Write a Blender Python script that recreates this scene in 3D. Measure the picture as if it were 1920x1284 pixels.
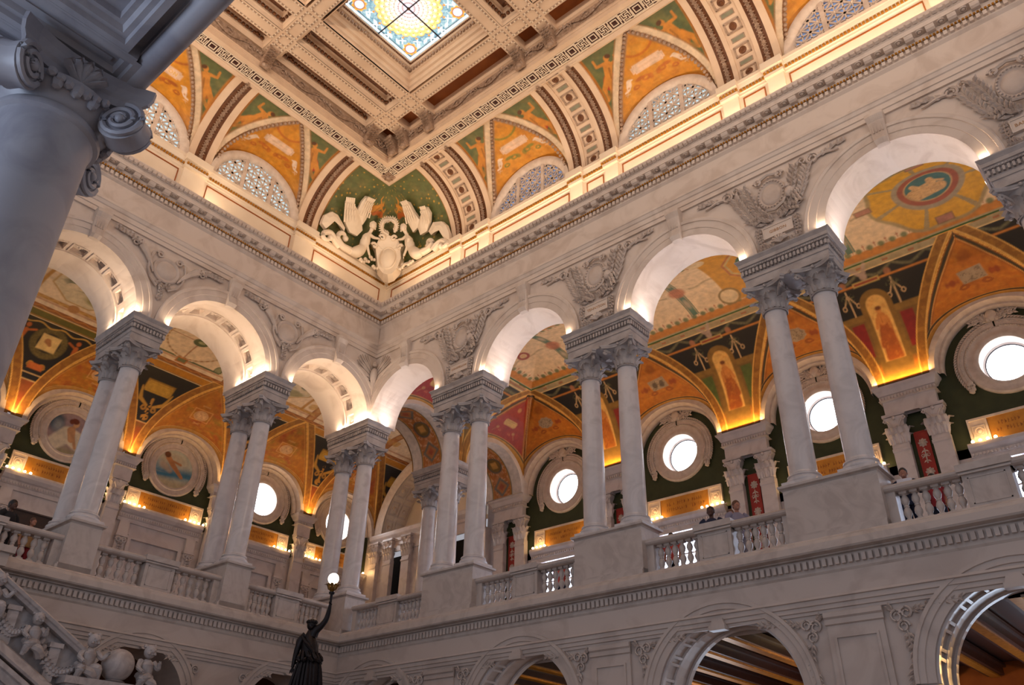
import bpy, math, random
import numpy as np
from mathutils import Vector, Matrix
PI = math.pi
random.seed(7)
rng = np.random.default_rng(7)
SC = bpy.context.scene
COL = SC.collection
for o in list(bpy.data.objects): bpy.data.objects.remove(o)

# ---------------------------------------------------------------- camera, world, exposure
CAMLOC = Vector((18.1487, -13.9607, 1.6))
yaw, pitch, roll, FPX = 2.29536, 0.55514, 0.026010, 1519.51
cd = bpy.data.cameras.new('camera'); cam = bpy.data.objects.new('camera', cd); COL.objects.link(cam)
cd.sensor_fit = 'HORIZONTAL'; cd.sensor_width = 36.0; cd.lens = 36.0*FPX/1920.0
cd.clip_start = 0.05; cd.clip_end = 300
fw = Vector((math.cos(yaw)*math.cos(pitch), math.sin(yaw)*math.cos(pitch), math.sin(pitch)))
rt = Vector((math.sin(yaw), -math.cos(yaw), 0)); up = rt.cross(fw)
r2 = rt*math.cos(roll)+up*math.sin(roll); u2 = up*math.cos(roll)-rt*math.sin(roll)
mw = Matrix((r2, u2, -fw)).transposed().to_4x4(); mw.translation = CAMLOC
cam.matrix_world = mw
SC.camera = cam
SC.view_settings.view_transform = 'Standard'
SC.view_settings.look = 'None'
SC.view_settings.exposure = 0.2
SC.view_settings.gamma = 1.0
SC.view_settings.use_curve_mapping = False
SC.cycles.use_denoising = True
SC.cycles.max_bounces = 6
SC.cycles.diffuse_bounces = 4
SC.cycles.glossy_bounces = 3
SC.cycles.sample_clamp_indirect = 4.0
SC.cycles.caustics_reflective = False
SC.cycles.caustics_refractive = False
W = bpy.data.worlds.new('world'); SC.world = W; W.use_nodes = True
WORLD_COL, WORLD_STR = (0.86, 0.85, 0.93), 0.37
bg = W.node_tree.nodes['Background']; bg.inputs[0].default_value = (*WORLD_COL, 1); bg.inputs[1].default_value = WORLD_STR

# ---------------------------------------------------------------- lamps of the hall (powers in W)
WARM, AMBER, DAY = (1.0, 0.73, 0.49), (1.0, 0.56, 0.20), (0.78, 0.86, 1.0)
def area(name, loc, size, sizey, power, col, direction, spread=180):
    l = bpy.data.lights.new(name, 'AREA'); l.shape = 'RECTANGLE'; l.size = size; l.size_y = sizey
    l.energy = power; l.color = col; l.spread = math.radians(spread)
    o = bpy.data.objects.new(name, l); COL.objects.link(o); o.location = loc
    d = Vector(direction).normalized()
    o.rotation_euler = d.to_track_quat('-Z', 'Y').to_euler()
    return o
def point(name, loc, power, col, radius=0.05):
    l = bpy.data.lights.new(name, 'POINT'); l.energy = power; l.color = col; l.shadow_soft_size = radius
    o = bpy.data.objects.new(name, l); COL.objects.link(o); o.location = loc
    return o
PX = [-0.88, 3.869, 8.624, 13.438, 18.342]             # pier centres along the right-hand arcade
PY = [0.344, -3.351, -7.155, -10.97]                   # pier centres along the left-hand arcade
PYB = [4.10, 7.75]                                     # the left gallery's piers beyond the corner
ZI = 12.566                                            # top of the impost blocks
RB = [(PX[i]+PX[i+1])/2 for i in range(4)] + [20.75]   # right bays
LB = [(PY[i]+PY[i+1])/2 for i in range(3)]             # left bays
# lamps hidden on the main cornice, washing the attic and the cove
for k in range(5):
    area('cornice_lamp', (1.3+4.2*k+2.0, -0.30, 16.68), 4.0, 0.12, 42, WARM, (0, -0.12, 1))
for k in range(3):
    area('cornice_lamp', (0.30, -1.2-3.9*k-1.4, 16.68), 0.12, 3.6, 38, WARM, (0.12, 0, 1))
# the same lamps on the cornices of the two unseen sides
area('cornice_lamp', (11.5, -14.5, 16.9), 22.0, 0.3, 1150, (1.0, 0.75, 0.55), (0, 0.50, 0.87))
area('cornice_lamp', (23.6, -7.0, 16.9), 0.3, 13.0, 600, (1.0, 0.75, 0.55), (-0.50, 0, 0.87))
# lamps on the impost blocks, at the feet of the arches
for k, x in enumerate(PX):
    for s in ((-1, 1) if k else (1,)):
        area('impost_lamp', (x+s*0.93, 0.02, ZI+0.05), 0.12, 0.30, 9, WARM, (s*0.1, 0.25, 1))
        area('impost_lamp', (x+s*0.93, 0.55, ZI+0.05), 0.10, 0.8, 26, (1.0, 0.88, 0.84), (s*0.5, 0.0, 1))
for k, y in enumerate(PY[:3]):
    for s in ((-1, 1) if k else (-1,)):
        area('impost_lamp', (-0.6, y+s*0.46, ZI+0.05), 1.6, 0.10, 52, WARM, (0, s*0.35, 1))
# lamps on the gallery's rear imposts, washing the painted vaults
for x in PX[:5]:
    area('vault_lamp', (x, 7.36, ZI+0.06), 1.5, 0.12, 44, AMBER, (0, -0.45, 1))
for y in PY[:3] + PYB:
    area('vault_lamp', (-8.34, y, ZI+0.06), 0.12, 0.7, 40, AMBER, (0.45, 0, 1))
# daylight from the windows of the passage under the gallery
for x in RB[1:4]: area('passage_daylight', (x, 7.9, 2.2), 2.2, 2.4, 55, (0.66, 0.80, 1.0), (0, -1, 0.25))
area('added_cool_fill', (13.5, -19.0, 3.0), 4.0, 3.0, 190, (0.62, 0.76, 1.0), (0.0, 1, 0.45))  # added unseen cool fill that turns the near column and soffit bluish
# ---------------------------------------------------------------- materials
def srgb(c):
    if isinstance(c, str): c = tuple(int(c[i:i+2], 16) for i in (0, 2, 4))
    return tuple(((v/255)/12.92 if v/255 <= 0.04045 else ((v/255+0.055)/1.055)**2.4) for v in c)
MATS = {}
def mat(name, col, rough=0.5, col2=None, scale=3.0, vein=False, metal=0.0, emit=None, strength=0.0, bump=0.0, bscale=40, spec=0.5, attr=None, detail=5):
    m = bpy.data.materials.new(name); m.use_nodes = True; nt = m.node_tree; N = nt.nodes; L = nt.links
    b = N['Principled BSDF']; b.inputs['Roughness'].default_value = rough; b.inputs['Metallic'].default_value = metal
    b.inputs['Specular IOR Level'].default_value = spec
    tc = N.new('ShaderNodeTexCoord')
    src = None
    if attr:
        a = N.new('ShaderNodeAttribute'); a.attribute_name = attr
        no = N.new('ShaderNodeTexNoise'); no.inputs['Scale'].default_value = scale; no.inputs['Detail'].default_value = detail
        L.new(tc.outputs['Object'], no.inputs['Vector'])
        mr = N.new('ShaderNodeMapRange'); mr.inputs[1].default_value = .3; mr.inputs[2].default_value = .7; mr.inputs[3].default_value = 0.80; mr.inputs[4].default_value = 1.12
        L.new(no.outputs['Fac'], mr.inputs[0])
        mx = N.new('ShaderNodeVectorMath'); mx.operation = 'SCALE'
        L.new(a.outputs['Color'], mx.inputs[0]); L.new(mr.outputs[0], mx.inputs['Scale']); src = mx.outputs[0]
    else:
        c1 = srgb(col); c2 = srgb(col2) if col2 else tuple(v*0.82 for v in c1)
        no = N.new('ShaderNodeTexNoise'); no.inputs['Scale'].default_value = scale; no.inputs['Detail'].default_value = 8 if vein else detail
        if vein: no.inputs['Distortion'].default_value = 1.6
        L.new(tc.outputs['Object'], no.inputs['Vector'])
        rp = N.new('ShaderNodeValToRGB')
        rp.color_ramp.elements[0].color = (*c2, 1); rp.color_ramp.elements[1].color = (*c1, 1)
        rp.color_ramp.elements[0].position = 0.36 if vein else .3; rp.color_ramp.elements[1].position = 0.54 if vein else .7
        L.new(no.outputs['Fac'], rp.inputs[0]); src = rp.outputs[0]
    L.new(src, b.inputs['Base Color'])
    if emit is not None or (attr and strength):
        if emit is not None: b.inputs['Emission Color'].default_value = (*srgb(emit), 1)
        else: L.new(src, b.inputs['Emission Color'])
        b.inputs['Emission Strength'].default_value = strength
    if bump:
        n2 = N.new('ShaderNodeTexNoise'); n2.inputs['Scale'].default_value = bscale; n2.inputs['Detail'].default_value = 4
        L.new(tc.outputs['Object'], n2.inputs['Vector'])
        bp = N.new('ShaderNodeBump'); bp.inputs['Strength'].default_value = bump; bp.inputs['Distance'].default_value = 0.02
        L.new(n2.outputs['Fac'], bp.inputs['Height']); L.new(bp.outputs[0], b.inputs['Normal'])
    MATS[name] = m
    return m
M_WALL = mat('warm_grey_marble', 'd8cabf', .42, 'c9b9ad', 1.1, True)
M_CARVE = mat('carved_marble', 'd4c7bd', .55, 'bcaca1', 2.5, bump=.25, bscale=30)
M_COL = mat('polished_marble', 'd2cac8', .22, 'c3bbb9', 1.6, True)
M_CAP = mat('capital_marble', 'b9b1ae', .5, '9d9491', 4, bump=.2)
M_LOW = mat('lower_wall_marble', 'bfb1a9', .34, 'b1a29a', 1.0, True)
M_RAIL = mat('balustrade_marble', 'bcafa7', .3, 'ad9f97', 2.0, True)
M_BACK = mat('gallery_marble', 'd8cdc8', .3, 'c9bdb8', 1.4, True)
M_CREAM = mat('cream_plaster', 'ead9c2', .55, 'e0ceb6', 2.0)
M_CEIL = mat('ceiling_plaster', 'e2c8ac', .6, 'd6b99c', 2.0)
M_BROWN = mat('gilt_brown_ground', '7a4a26', .5, '5c3418', 8, bump=.3)
M_UMBER = mat('umber_paint', 'a05a20', .6, '8a4816', 3)
M_DKBR = mat('dark_red_brown', '4a1c12', .6, '3a140c', 5)
M_GUIL = mat('antique_relief', 'b59a84', .5, '8d725c', 12, bump=.4)
M_GREENP = mat('olive_panel', '8d8c74', .6, '7d7c66', 6)
M_GOLD = mat('gold_leaf', 'c98f36', .35, 'a8701e', 9, metal=.5)
M_ORN = mat('white_relief', 'e0cfbf', .6, 'cdbaa8', 6, bump=.2)
M_DKGRN = mat('dark_green_wall', '3b4122', .7, '30361a', 4)
M_BRONZE = mat('dark_bronze', '241c1c', .35, '150f12', 12, metal=.6, bump=.2)
M_BRASS = mat('brass_leaf', '8a6224', .4, '5f3f12', 20, metal=.6)
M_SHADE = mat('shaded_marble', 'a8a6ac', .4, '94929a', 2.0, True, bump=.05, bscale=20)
M_STAIR = mat('stair_marble', 'b3aaa8', .45, '9c9391', 3, True)
M_FLOOR = mat('floor_marble', 'a89c92', .3, '958a80', 2, True)
M_RED = mat('red_paint', 'b03428', .6, '962a20', 4)
M_PAINT = mat('mural_paint', 'ffffff', .55, attr='paint', scale=6)
M_DARK = mat('dark_wood', '3a2018', .4, '2a1610', 6)
M_DKSHEET = mat('unlit_depth', '2a2418', .8, '221c12', 6)
M_GLASSW = mat('daylight_glass', 'ffffff', .3, emit='f4f8ff', strength=7.0)
M_GLASSB = mat('blue_sky_glass', '7f9cc8', .25, emit='7f9fd0', strength=0.55)
M_GLASSC = mat('pale_sky_glass', 'c8dce4', .25, emit='c4dfea', strength=0.85)
M_GLASSL = mat('lower_window_glass', 'e8f0ff', .3, emit='d4e2ff', strength=5.5)
M_BULB = mat('lit_bulb', 'fff4e0', .3, emit='ffdca0', strength=14)
M_GLOBE = mat('lit_globe', 'fff4e0', .3, emit='fff0d8', strength=6)
M_INS = mat('gold_inscription_ground', 'c98a2c', .5, 'b3741c', 5)
M_INK = mat('bronze_lettering', '9a5a14', .5)
M_PLATE = mat('pale_name_plate', 'dccfc4', .5, 'd2c3b6', 3)
M_LET = mat('gilt_lettering', 'b98a5a', .5)
M_SKY = mat('stained_glass', 'ffffff', .3, attr='paint', scale=40, strength=1.2)
M_IRON = mat('window_iron', '2a2632', .5)

# ---------------------------------------------------------------- mesh building
class MB:
    def __init__(s): s.V = []; s.F = []; s.mi = []; s.n = 0
    def add(s, v, f, m=0):
        v = np.asarray(v, float).reshape(-1, 3); s.V.append(v); k = s.n
        for q in f: s.F.append(tuple(i+k for i in q)); s.mi.append(m)
        s.n += len(v); return s
    def box(s, x0, y0, z0, x1, y1, z1, m=0):
        v = [(x0,y0,z0),(x1,y0,z0),(x1,y1,z0),(x0,y1,z0),(x0,y0,z1),(x1,y0,z1),(x1,y1,z1),(x0,y1,z1)]
        return s.add(v, [(0,3,2,1),(4,5,6,7),(0,1,5,4),(1,2,6,5),(2,3,7,6),(3,0,4,7)], m)
    def obox(s, c, ax, ay, az, m=0):           # centre and half-axis vectors
        c, ax, ay, az = (np.array(t, float) for t in (c, ax, ay, az))
        v = [c+i*ax+j*ay+k*az for k in (-1,1) for (i,j) in ((-1,-1),(1,-1),(1,1),(-1,1))]
        return s.add(v, [(0,3,2,1),(4,5,6,7),(0,1,5,4),(1,2,6,5),(2,3,7,6),(3,0,4,7)], m)
    def grid(s, P, m=0, close_u=False, close_v=False, flip=False):
        P = np.asarray(P, float); nu, nv = P.shape[:2]; f = []
        for i in range(nu if close_u else nu-1):
            for j in range(nv if close_v else nv-1):
                a, b, c, d = i*nv+j, ((i+1)%nu)*nv+j, ((i+1)%nu)*nv+(j+1)%nv, i*nv+(j+1)%nv
                f.append((a,d,c,b) if flip else (a,b,c,d))
        return s.add(P.reshape(-1,3), f, m)
    def lathe(s, prof, n=16, c=(0,0,0), m=0, a0=0.0):
        a = a0+np.arange(n)*2*PI/n
        P = np.array([[(c[0]+r*math.cos(t), c[1]+r*math.sin(t), c[2]+z) for (r, z) in prof] for t in a])
        return s.grid(P, m, close_u=True)
    def tube(s, pts, r, n=6, m=0, cap=True):
        pts = np.asarray(pts, float); k = len(pts); r = np.broadcast_to(np.asarray(r, float), (k,))
        T = np.gradient(pts, axis=0); T /= np.linalg.norm(T, axis=1)[:, None]+1e-12
        ref = np.array([0,0,1.0]) if abs(T[0][2]) < .9 else np.array([1.0,0,0])
        P = []
        for i in range(k):
            a = np.cross(T[i], ref); a /= np.linalg.norm(a)+1e-12; b = np.cross(T[i], a); ref = -np.cross(T[i], a) if False else ref
            P.append([pts[i]+r[i]*(math.cos(t)*a+math.sin(t)*b) for t in np.arange(n)*2*PI/n])
        s.grid(P, m, close_v=True, flip=True)
        if cap:
            for e, fl in ((0, False), (k-1, True)):
                base = s.n; idx = list(range(n)); s.add(P[e], [tuple(idx if not fl else idx[::-1])], m)
        return s
    def sphere(s, c, r, nu=10, nv=7, m=0, sq=(1,1,1)):
        th = np.linspace(0.001, PI-.001, nv); ph = np.arange(nu)*2*PI/nu
        P = [[(c[0]+r*sq[0]*math.sin(t)*math.cos(p), c[1]+r*sq[1]*math.sin(t)*math.sin(p), c[2]+r*sq[2]*math.cos(t)) for t in th] for p in ph]
        return s.grid(P, m, close_u=True, flip=True)
    def prism(s, poly, fn, d0, d1, m=0):       # polygon in a plane, mapped by fn(a, b, depth)
        n = len(poly); v = [fn(a, b, d0) for a, b in poly]+[fn(a, b, d1) for a, b in poly]
        f = [tuple(range(n)), tuple(range(2*n-1, n-1, -1))]+[(i, n+i, n+(i+1)%n, (i+1)%n) for i in range(n)]
        return s.add(v, f, m)
    def mould(s, prof, p0, p1, out0, out1=None, m=0, caps=True):
        # profile [(offset, z)] swept from p0 to p1 (plan points); out = plan offset vectors at both ends
        out1 = out0 if out1 is None else out1
        P = [[(p[0]+o*e[0], p[1]+o*e[1], z) for (o, z) in prof] for p, e in ((p0, out0), (p1, out1))]
        s.grid(P, m)
        if caps:
            n = len(prof)
            for q in P:
                s.add(q, [tuple(range(n))], m)
        return s
    def ring(s, prof, x0, y0, x1, y1, m=0):    # profile [(offset, z)] around a rectangle
        P = [[(cx+o*sx, cy+o*sy, z) for (o, z) in prof] for cx, cy, sx, sy in ((x0,y0,-1,-1),(x1,y0,1,-1),(x1,y1,1,1),(x0,y1,-1,1))]
        s.grid(P, m, close_u=True)
        return s
    def mesh(s, name, mats, smooth=False):
        me = bpy.data.meshes.new(name)
        v = np.concatenate(s.V) if s.V else np.zeros((0,3))
        me.from_pydata(v.tolist(), [], s.F)
        for m in (mats if isinstance(mats, (list, tuple)) else [mats]): me.materials.append(m)
        if any(s.mi): me.polygons.foreach_set('material_index', s.mi)
        if smooth:
            me.polygons.foreach_set('use_smooth', [True]*len(s.F))
            try: me.set_sharp_from_angle(angle=math.radians(40))
            except Exception: pass
        me.update()
        return me
    def build(s, name, mats, parent=None, smooth=False, kind=None, world=False, label=None):
        return put(name, s.mesh(name, mats, smooth), parent, None, kind, world, label)
def put(name, me, parent=None, loc=None, kind=None, world=False, label=None, rot=None):
    o = bpy.data.objects.new(name, me); COL.objects.link(o)
    if parent is not None:
        o.parent = parent
        if world: o.matrix_parent_inverse = Matrix.Translation(parent['_l']).inverted() if '_l' in parent else Matrix.Translation(parent.location).inverted()
    if loc is not None: o.location = loc
    if rot is not None: o.rotation_euler = rot
    if kind: o['kind'] = kind
    if label: o['label'] = label
    return o
def thing(name, label, cat, loc=(0,0,0), group=None, rz=0.0):
    o = bpy.data.objects.new(name, None); COL.objects.link(o); o.location = loc; o.rotation_euler = (0,0,rz)
    o.empty_display_size = .2
    o['label'] = label; o['category'] = cat
    if group: o['group'] = group
    return o
def tag(o, label, cat, group=None):
    o['label'] = label; o['category'] = cat
    if group: o['group'] = group
    return o
def struct(name, label=None):                   # an Empty of the setting at the origin
    o = bpy.data.objects.new(name, None); COL.objects.link(o); o['kind'] = 'structure'
    if label: o['label'] = label
    return o
def gridmesh(name, P, paint, m, parent=None, flip=False, kind=None, mask=None, smooth=True):
    """numpy heightfield P[nu,nv,3] with a per-vertex colour P[nu,nv,3] -> one mesh object"""
    nu, nv = P.shape[:2]
    i = np.arange(nu*nv).reshape(nu, nv)
    a, b, c, d = i[:-1,:-1], i[1:,:-1], i[1:,1:], i[:-1,1:]
    q = np.stack([a, d, c, b] if flip else [a, b, c, d], -1).reshape(-1, 4)
    if mask is not None:
        q = q[mask.reshape(-1)[q].all(1)]
    me = bpy.data.meshes.new(name)
    me.vertices.add(nu*nv); me.vertices.foreach_set('co', P.astype(np.float32).ravel())
    me.loops.add(q.size); me.loops.foreach_set('vertex_index', q.astype(np.int32).ravel())
    me.polygons.add(len(q)); me.polygons.foreach_set('loop_start', np.arange(0, q.size, 4, dtype=np.int32))
    if smooth: me.polygons.foreach_set('use_smooth', np.ones(len(q), bool))
    me.materials.append(m)
    at = me.attributes.new('paint', 'FLOAT_COLOR', 'POINT')
    rgba = np.ones((nu*nv, 4), np.float32); rgba[:, :3] = paint.reshape(-1, 3); at.data.foreach_set('color', rgba.ravel())
    me.update(calc_edges=True)
    return put(name, me, parent, kind=kind)

# ---------------------------------------------------------------- painting helpers (arrays of surface coordinates)
def C3(h): return np.array(srgb(h), np.float32)
def ss(d, w=0.02): return np.clip(0.5-d/(2*w), 0, 1)           # 1 inside (d<0)
def lay(img, h, a): img += (C3(h)-img)*a[..., None]
def d_box(s, t, cx, cy, hx, hy): return np.maximum(abs(s-cx)-hx, abs(t-cy)-hy)
def d_ell(s, t, cx, cy, rx, ry): return (np.sqrt(((s-cx)/rx)**2+((t-cy)/ry)**2)-1)*min(rx, ry)
def d_cap(s, t, x0, y0, x1, y1, r0, r1=None):
    r1 = r0 if r1 is None else r1
    dx, dy = x1-x0, y1-y0; k = np.clip(((s-x0)*dx+(t-y0)*dy)/(dx*dx+dy*dy+1e-9), 0, 1)
    return np.hypot(s-x0-k*dx, t-y0-k*dy)-(r0+(r1-r0)*k)
def rot(s, t, cx, cy, a):
    c, n = math.cos(a), math.sin(a); return (s-cx)*c+(t-cy)*n, -(s-cx)*n+(t-cy)*c
def vnoise(s, t, sc, seed=0):                                    # cheap smooth value noise
    r = np.random.default_rng(seed); T = r.random((64, 64)).astype(np.float32)
    a, b = s*sc+100.3, t*sc+77.7; i, j = np.floor(a).astype(int), np.floor(b).astype(int); u, v = a-i, b-j
    u, v = u*u*(3-2*u), v*v*(3-2*v)
    g = lambda x, y: T[x % 64, y % 64]
    return (g(i,j)*(1-u)+g(i+1,j)*u)*(1-v)+(g(i,j+1)*(1-u)+g(i+1,j+1)*u)*v
def mottle(img, s, t, h, sc=5, amt=.6, seed=1, lo=.5):
    n = vnoise(s, t, sc, seed)*.6+vnoise(s, t, sc*2.7, seed+5)*.4
    lay(img, h, np.clip((n-lo)*3, 0, 1)*amt)
def paint_figure(img, s, t, cx, cy, sc, ang, flesh, drape, hair, flip=1):
    """a painted nude or draped figure about 1.0 tall before scaling, head up"""
    x, y = rot(s, t, cx, cy, ang); x = x/sc*flip; y = y/sc; w = .012/sc
    lay(img, drape, ss(np.minimum(d_ell(x,y,.05,-.08,.17,.20), d_cap(x,y,.1,-.05,.26,.22,.05,.10)), w))
    body = np.minimum.reduce([d_cap(x,y,0,.27,.01,.02,.10,.085), d_cap(x,y,.01,-.02,.08,-.25,.075,.055), d_cap(x,y,.08,-.25,-.02,-.48,.05,.03),
        d_cap(x,y,-.02,-.02,-.10,-.24,.075,.055), d_cap(x,y,-.10,-.24,-.02,-.44,.05,.03), d_cap(x,y,-.08,.30,-.24,.24,.04,.03), d_cap(x,y,-.24,.24,-.30,.38,.03,.025),
        d_cap(x,y,.09,.30,.22,.36,.04,.03), d_cap(x,y,.22,.36,.16,.48,.03,.025)])
    lay(img, flesh, ss(body, w))
    lay(img, hair, ss(np.minimum.reduce([d_cap(x,y,.03,.2,.06,.0,.02), d_cap(x,y,.10,-.05,.11,-.25,.02)]), w)*.5)
    lay(img, flesh, ss(d_ell(x,y,-.01,.43,.06,.075), w)); lay(img, hair, ss(d_ell(x,y,.02,.475,.065,.05), w))
def paint_scroll(img, s, t, cx, cy, r, h, flip=1, th=.02):
    x, y = (s-cx)*flip, t-cy; rr = np.hypot(x, y); a = np.arctan2(y, x)
    k = (a/(2*PI))
    d = np.minimum(abs(rr-r*(.35+.3*((k) % 1))), abs(rr-r*(.65+.3*((k) % 1))))-th
    lay(img, h, ss(np.maximum(d, rr-r), .012))
# ================================================================ SETTING: arcade walls
ZT = 14.78
def fR(s, d, z): return (s, d, z)                # right arcade: along x, depth = +y
def fL(s, d, z): return (-d, s, z)               # left arcade: along y, depth = -x
def arcade(mb, fn, cells, zs, zt, d0, d1, soffit=True, n=28, mfront=0):
    for (a, b, c, hw) in cells:
        if c is None:
            for d in (d0, d1):
                mb.add([fn(a,d,zs), fn(b,d,zs), fn(b,d,zt), fn(a,d,zt)], [(0,1,2,3)], mfront)
            mb.add([fn(a,d0,zs), fn(b,d0,zs), fn(b,d1,zs), fn(a,d1,zs)], [(0,1,2,3)], mfront); continue
        t = np.linspace(PI, 0, n+1); S = c+hw*np.cos(t); Zz = zs+hw*np.sin(t)
        for d in (d0, d1):
            mb.grid([[fn(s,d,z), fn(s,d,zt)] for s, z in zip(S, Zz)], mfront)
            for p, q in ((a, c-hw), (c+hw, b)):
                if q-p > 1e-4: mb.add([fn(p,d,zs), fn(q,d,zs), fn(q,d,zt), fn(p,d,zt)], [(0,1,2,3)], mfront)
        for p, q in ((a, c-hw), (c+hw, b)):
            if q-p > 1e-4: mb.add([fn(p,d0,zs), fn(q,d0,zs), fn(q,d1,zs), fn(p,d1,zs)], [(0,1,2,3)], mfront)
        if soffit: mb.grid([[fn(s,d0,z), fn(s,d1,z)] for s, z in zip(S, Zz)], mfront)
def archivolt(fn, c, hw, zs, prof, n=32):
    mb = MB(); t = np.linspace(PI, 0, n+1)
    mb.grid([[fn(c+(hw+r)*math.cos(a), d, zs+(hw+r)*math.sin(a)) for r, d in prof] for a in t])
    return mb
APROF = [(-.01, 0), (-.01, -.03), (.16, -.035), (.17, -.055), (.33, -.06), (.34, -.09), (.40, -.10), (.43, -.08), (.43, 0)]
def keystone(fn, c, zlo, zhi):
    mb = MB()
    P = []
    for z, w, d in ((zlo, .12, -.10), (zlo+.08, .13, -.19), (zlo+.3, .15, -.13), (zhi-.22, .165, -.17), (zhi-.1, .18, -.24), (zhi, .19, -.22)):
        P.append([fn(c-w, 0, z), fn(c-w, d, z), fn(c-w*.45, d-.025, z), fn(c+w*.45, d-.025, z), fn(c+w, d, z), fn(c+w, 0, z)])
    mb.grid(P); mb.add(P[0], [(0,1,2,3,4,5)]); mb.add(P[-1], [(0,1,2,3,4,5)])
    for k in range(4):
        mb.obox(fn(c-.09+.06*k, -.16, (zlo+zhi)/2+.02), *[np.array(fn(*q))-np.array(fn(0,0,0)) for q in ((.012,0,0),(0,.02,0),(0,0,.13))])
    return mb
RCELL = [(PX[i], PX[i+1], RB[i], (PX[i+1]-PX[i])/2-.96) for i in range(4)] + [(PX[4], 23.2, 20.75, 1.46)]
LCELL = [(PY[i+1], PY[i], LB[i], (PY[i]-PY[i+1])/2-.44) for i in range(3)]

wall_right = struct('wall_right', 'upper arcade wall of pale marble on the right side of the hall')
mb = MB(); arcade(mb, fR, [(c[0] if i else 0.0,)+c[1:] for i, c in enumerate(RCELL)], ZI, ZT+.3, 0.0, 1.0); mb.build('arch_wall', M_WALL, wall_right)
for c in RCELL[:5]:
    archivolt(fR, c[2], c[3], ZI, APROF).build('archivolt', M_WALL, wall_right, True)
    keystone(fR, c[2], ZI+c[3]-.06, ZT+.02).build('keystone', M_CARVE, wall_right)
wall_left = struct('wall_left', 'upper arcade wall of pale marble on the left side with coffered arches')
mb = MB(); arcade(mb, fL, LCELL+[(-13, PY[3], None, 0)], ZI, ZT+.3, 0.0, 2.08, soffit=False); mb.build('arch_wall', M_WALL, wall_left)
# coffered soffits of the left arches
for c in LCELL:
    mb = MB(); cof = MB(); ros = []
    ctr, hw = c[2], c[3]; nC = 9
    ab = []
    for k in range(nC): a0 = PI*(k+.5)/nC; ab += [(a0-PI/nC*.5, a0-.115, 0), (a0-.115, a0+.115, 1), (a0+.115, a0+PI/nC*.5, 0)]
    db = [(0,.14,0),(.14,.52,0),(.52,.60,0),(.60,.92,1),(.92,1.0,0),(1.0,1.12,2),(1.12,2.08,0)]
    def pt(a, d, r): return fL(ctr+(hw+r)*math.cos(a), d, ZI+(hw+r)*math.sin(a))
    for a0, a1, ca in ab:
        for d0, d1, cdp in db:
            if ca and cdp == 1:
                r = .13; q = [(a0,d0),(a1,d0),(a1,d1),(a0,d1)]
                for i in range(4):
                    (p, e), (p2, e2) = q[i], q[(i+1)%4]
                    mb.add([pt(p,e,0), pt(p2,e2,0), pt(p2,e2,r), pt(p,e,r)], [(0,1,2,3)])
                mb.add([pt(p,e,r) for p,e in q], [(0,1,2,3)], 1)
                ros.append(((a0+a1)/2, (d0+d1)/2))
                for (aa, bb, dd, ee) in ((a0-.035,a0-.012,d0-.05,d1+.05),(a1+.012,a1+.035,d0-.05,d1+.05)):
                    cof.grid([[pt(aa,dd,-.025), pt(aa,ee,-.025)],[pt(bb,dd,-.025), pt(bb,ee,-.025)]])
                for (dd, ee) in ((d0-.05,d0-.02),(d1+.02,d1+.05)):
                    cof.grid([[pt(a,dd,-.025), pt(a,ee,-.025)] for a in np.linspace(a0-.035, a1+.035, 4)])
            else:
                r = -.045 if cdp == 2 else 0
                mb.grid([[pt(a,d0,r), pt(a,d1,r)] for a in np.linspace(a0, a1, 3)])
                if cdp == 2:
                    for e in (d0, d1): mb.grid([[pt(a,e,r), pt(a,e,0)] for a in np.linspace(a0, a1, 3)])
    mb.build('arch_soffit', [M_WALL, M_CARVE], wall_left, label='arch soffit with square coffers')
    cof.build('coffer_frame', M_WALL, wall_left)
    for a, d in ros:
        r = MB(); cx = np.array(pt(a, d, .10)); nrm = np.array(pt(a,d,-1))-np.array(pt(a,d,0)); tv = np.array(pt(a+.01,d,0))-np.array(pt(a,d,0)); tv /= np.linalg.norm(tv); dv = np.array([-1.0,0,0])
        for k in range(6):
            e = tv*math.cos(k*PI/3)+dv*math.sin(k*PI/3); f2 = np.cross(e, nrm)
            r.add([cx, cx+.05*e+.028*f2+.03*nrm, cx+.105*e+.01*nrm, cx+.05*e-.028*f2+.03*nrm], [(0,1,2),(0,2,3)])
        r.sphere(cx+.02*nrm, .03, 6, 4)
        r.build('coffer_rosette', M_CARVE, wall_left)
for c in LCELL:
    archivolt(fL, c[2], c[3], ZI, [(r*.92, d) for r, d in APROF]).build('archivolt', M_WALL, wall_left, True)
    keystone(fL, c[2], ZI+c[3]-.06, ZT+.02).build('keystone', M_CARVE, wall_left)

# ---------------------------------------------------------------- main entablature, one length per wall
XE, YE = 24.0, -13.0
def two(prof, name, m, smooth=False):
    MB().mould(prof, (XE,0), (0,0), (0,-1), (1,-1)).build(name, m, wall_right, smooth)
    MB().mould(prof, (0,0), (0,YE), (1,-1), (1,0)).build(name, m, wall_left, smooth)
two([(0,ZT),(.05,ZT),(.05,14.9),(.075,14.91),(.075,15.04),(.10,15.06),(.13,15.13),(.15,15.15),(.15,15.21),(.03,15.22)], 'architrave', M_WALL)
two([(.03,15.22),(.03,15.87),(.06,15.9)], 'frieze', M_WALL)
two([(.06,15.9),(.09,15.93),(.09,16.10),(.15,16.11),(.17,16.15),(.17,16.27),(.35,16.27),(.35,16.39),(.37,16.40),(.38,16.44),(.42,16.50),(.43,16.56),(.43,16.58),(-.2,16.60)], 'cornice', M_WALL)
dr, dl, er, el, gr, gl = MB(), MB(), MB(), MB(), MB(), MB()
x = .2
while x < XE: dr.box(x,-.155,15.97,x+.075,-.08,16.08); x += .125
y = -.2
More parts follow.
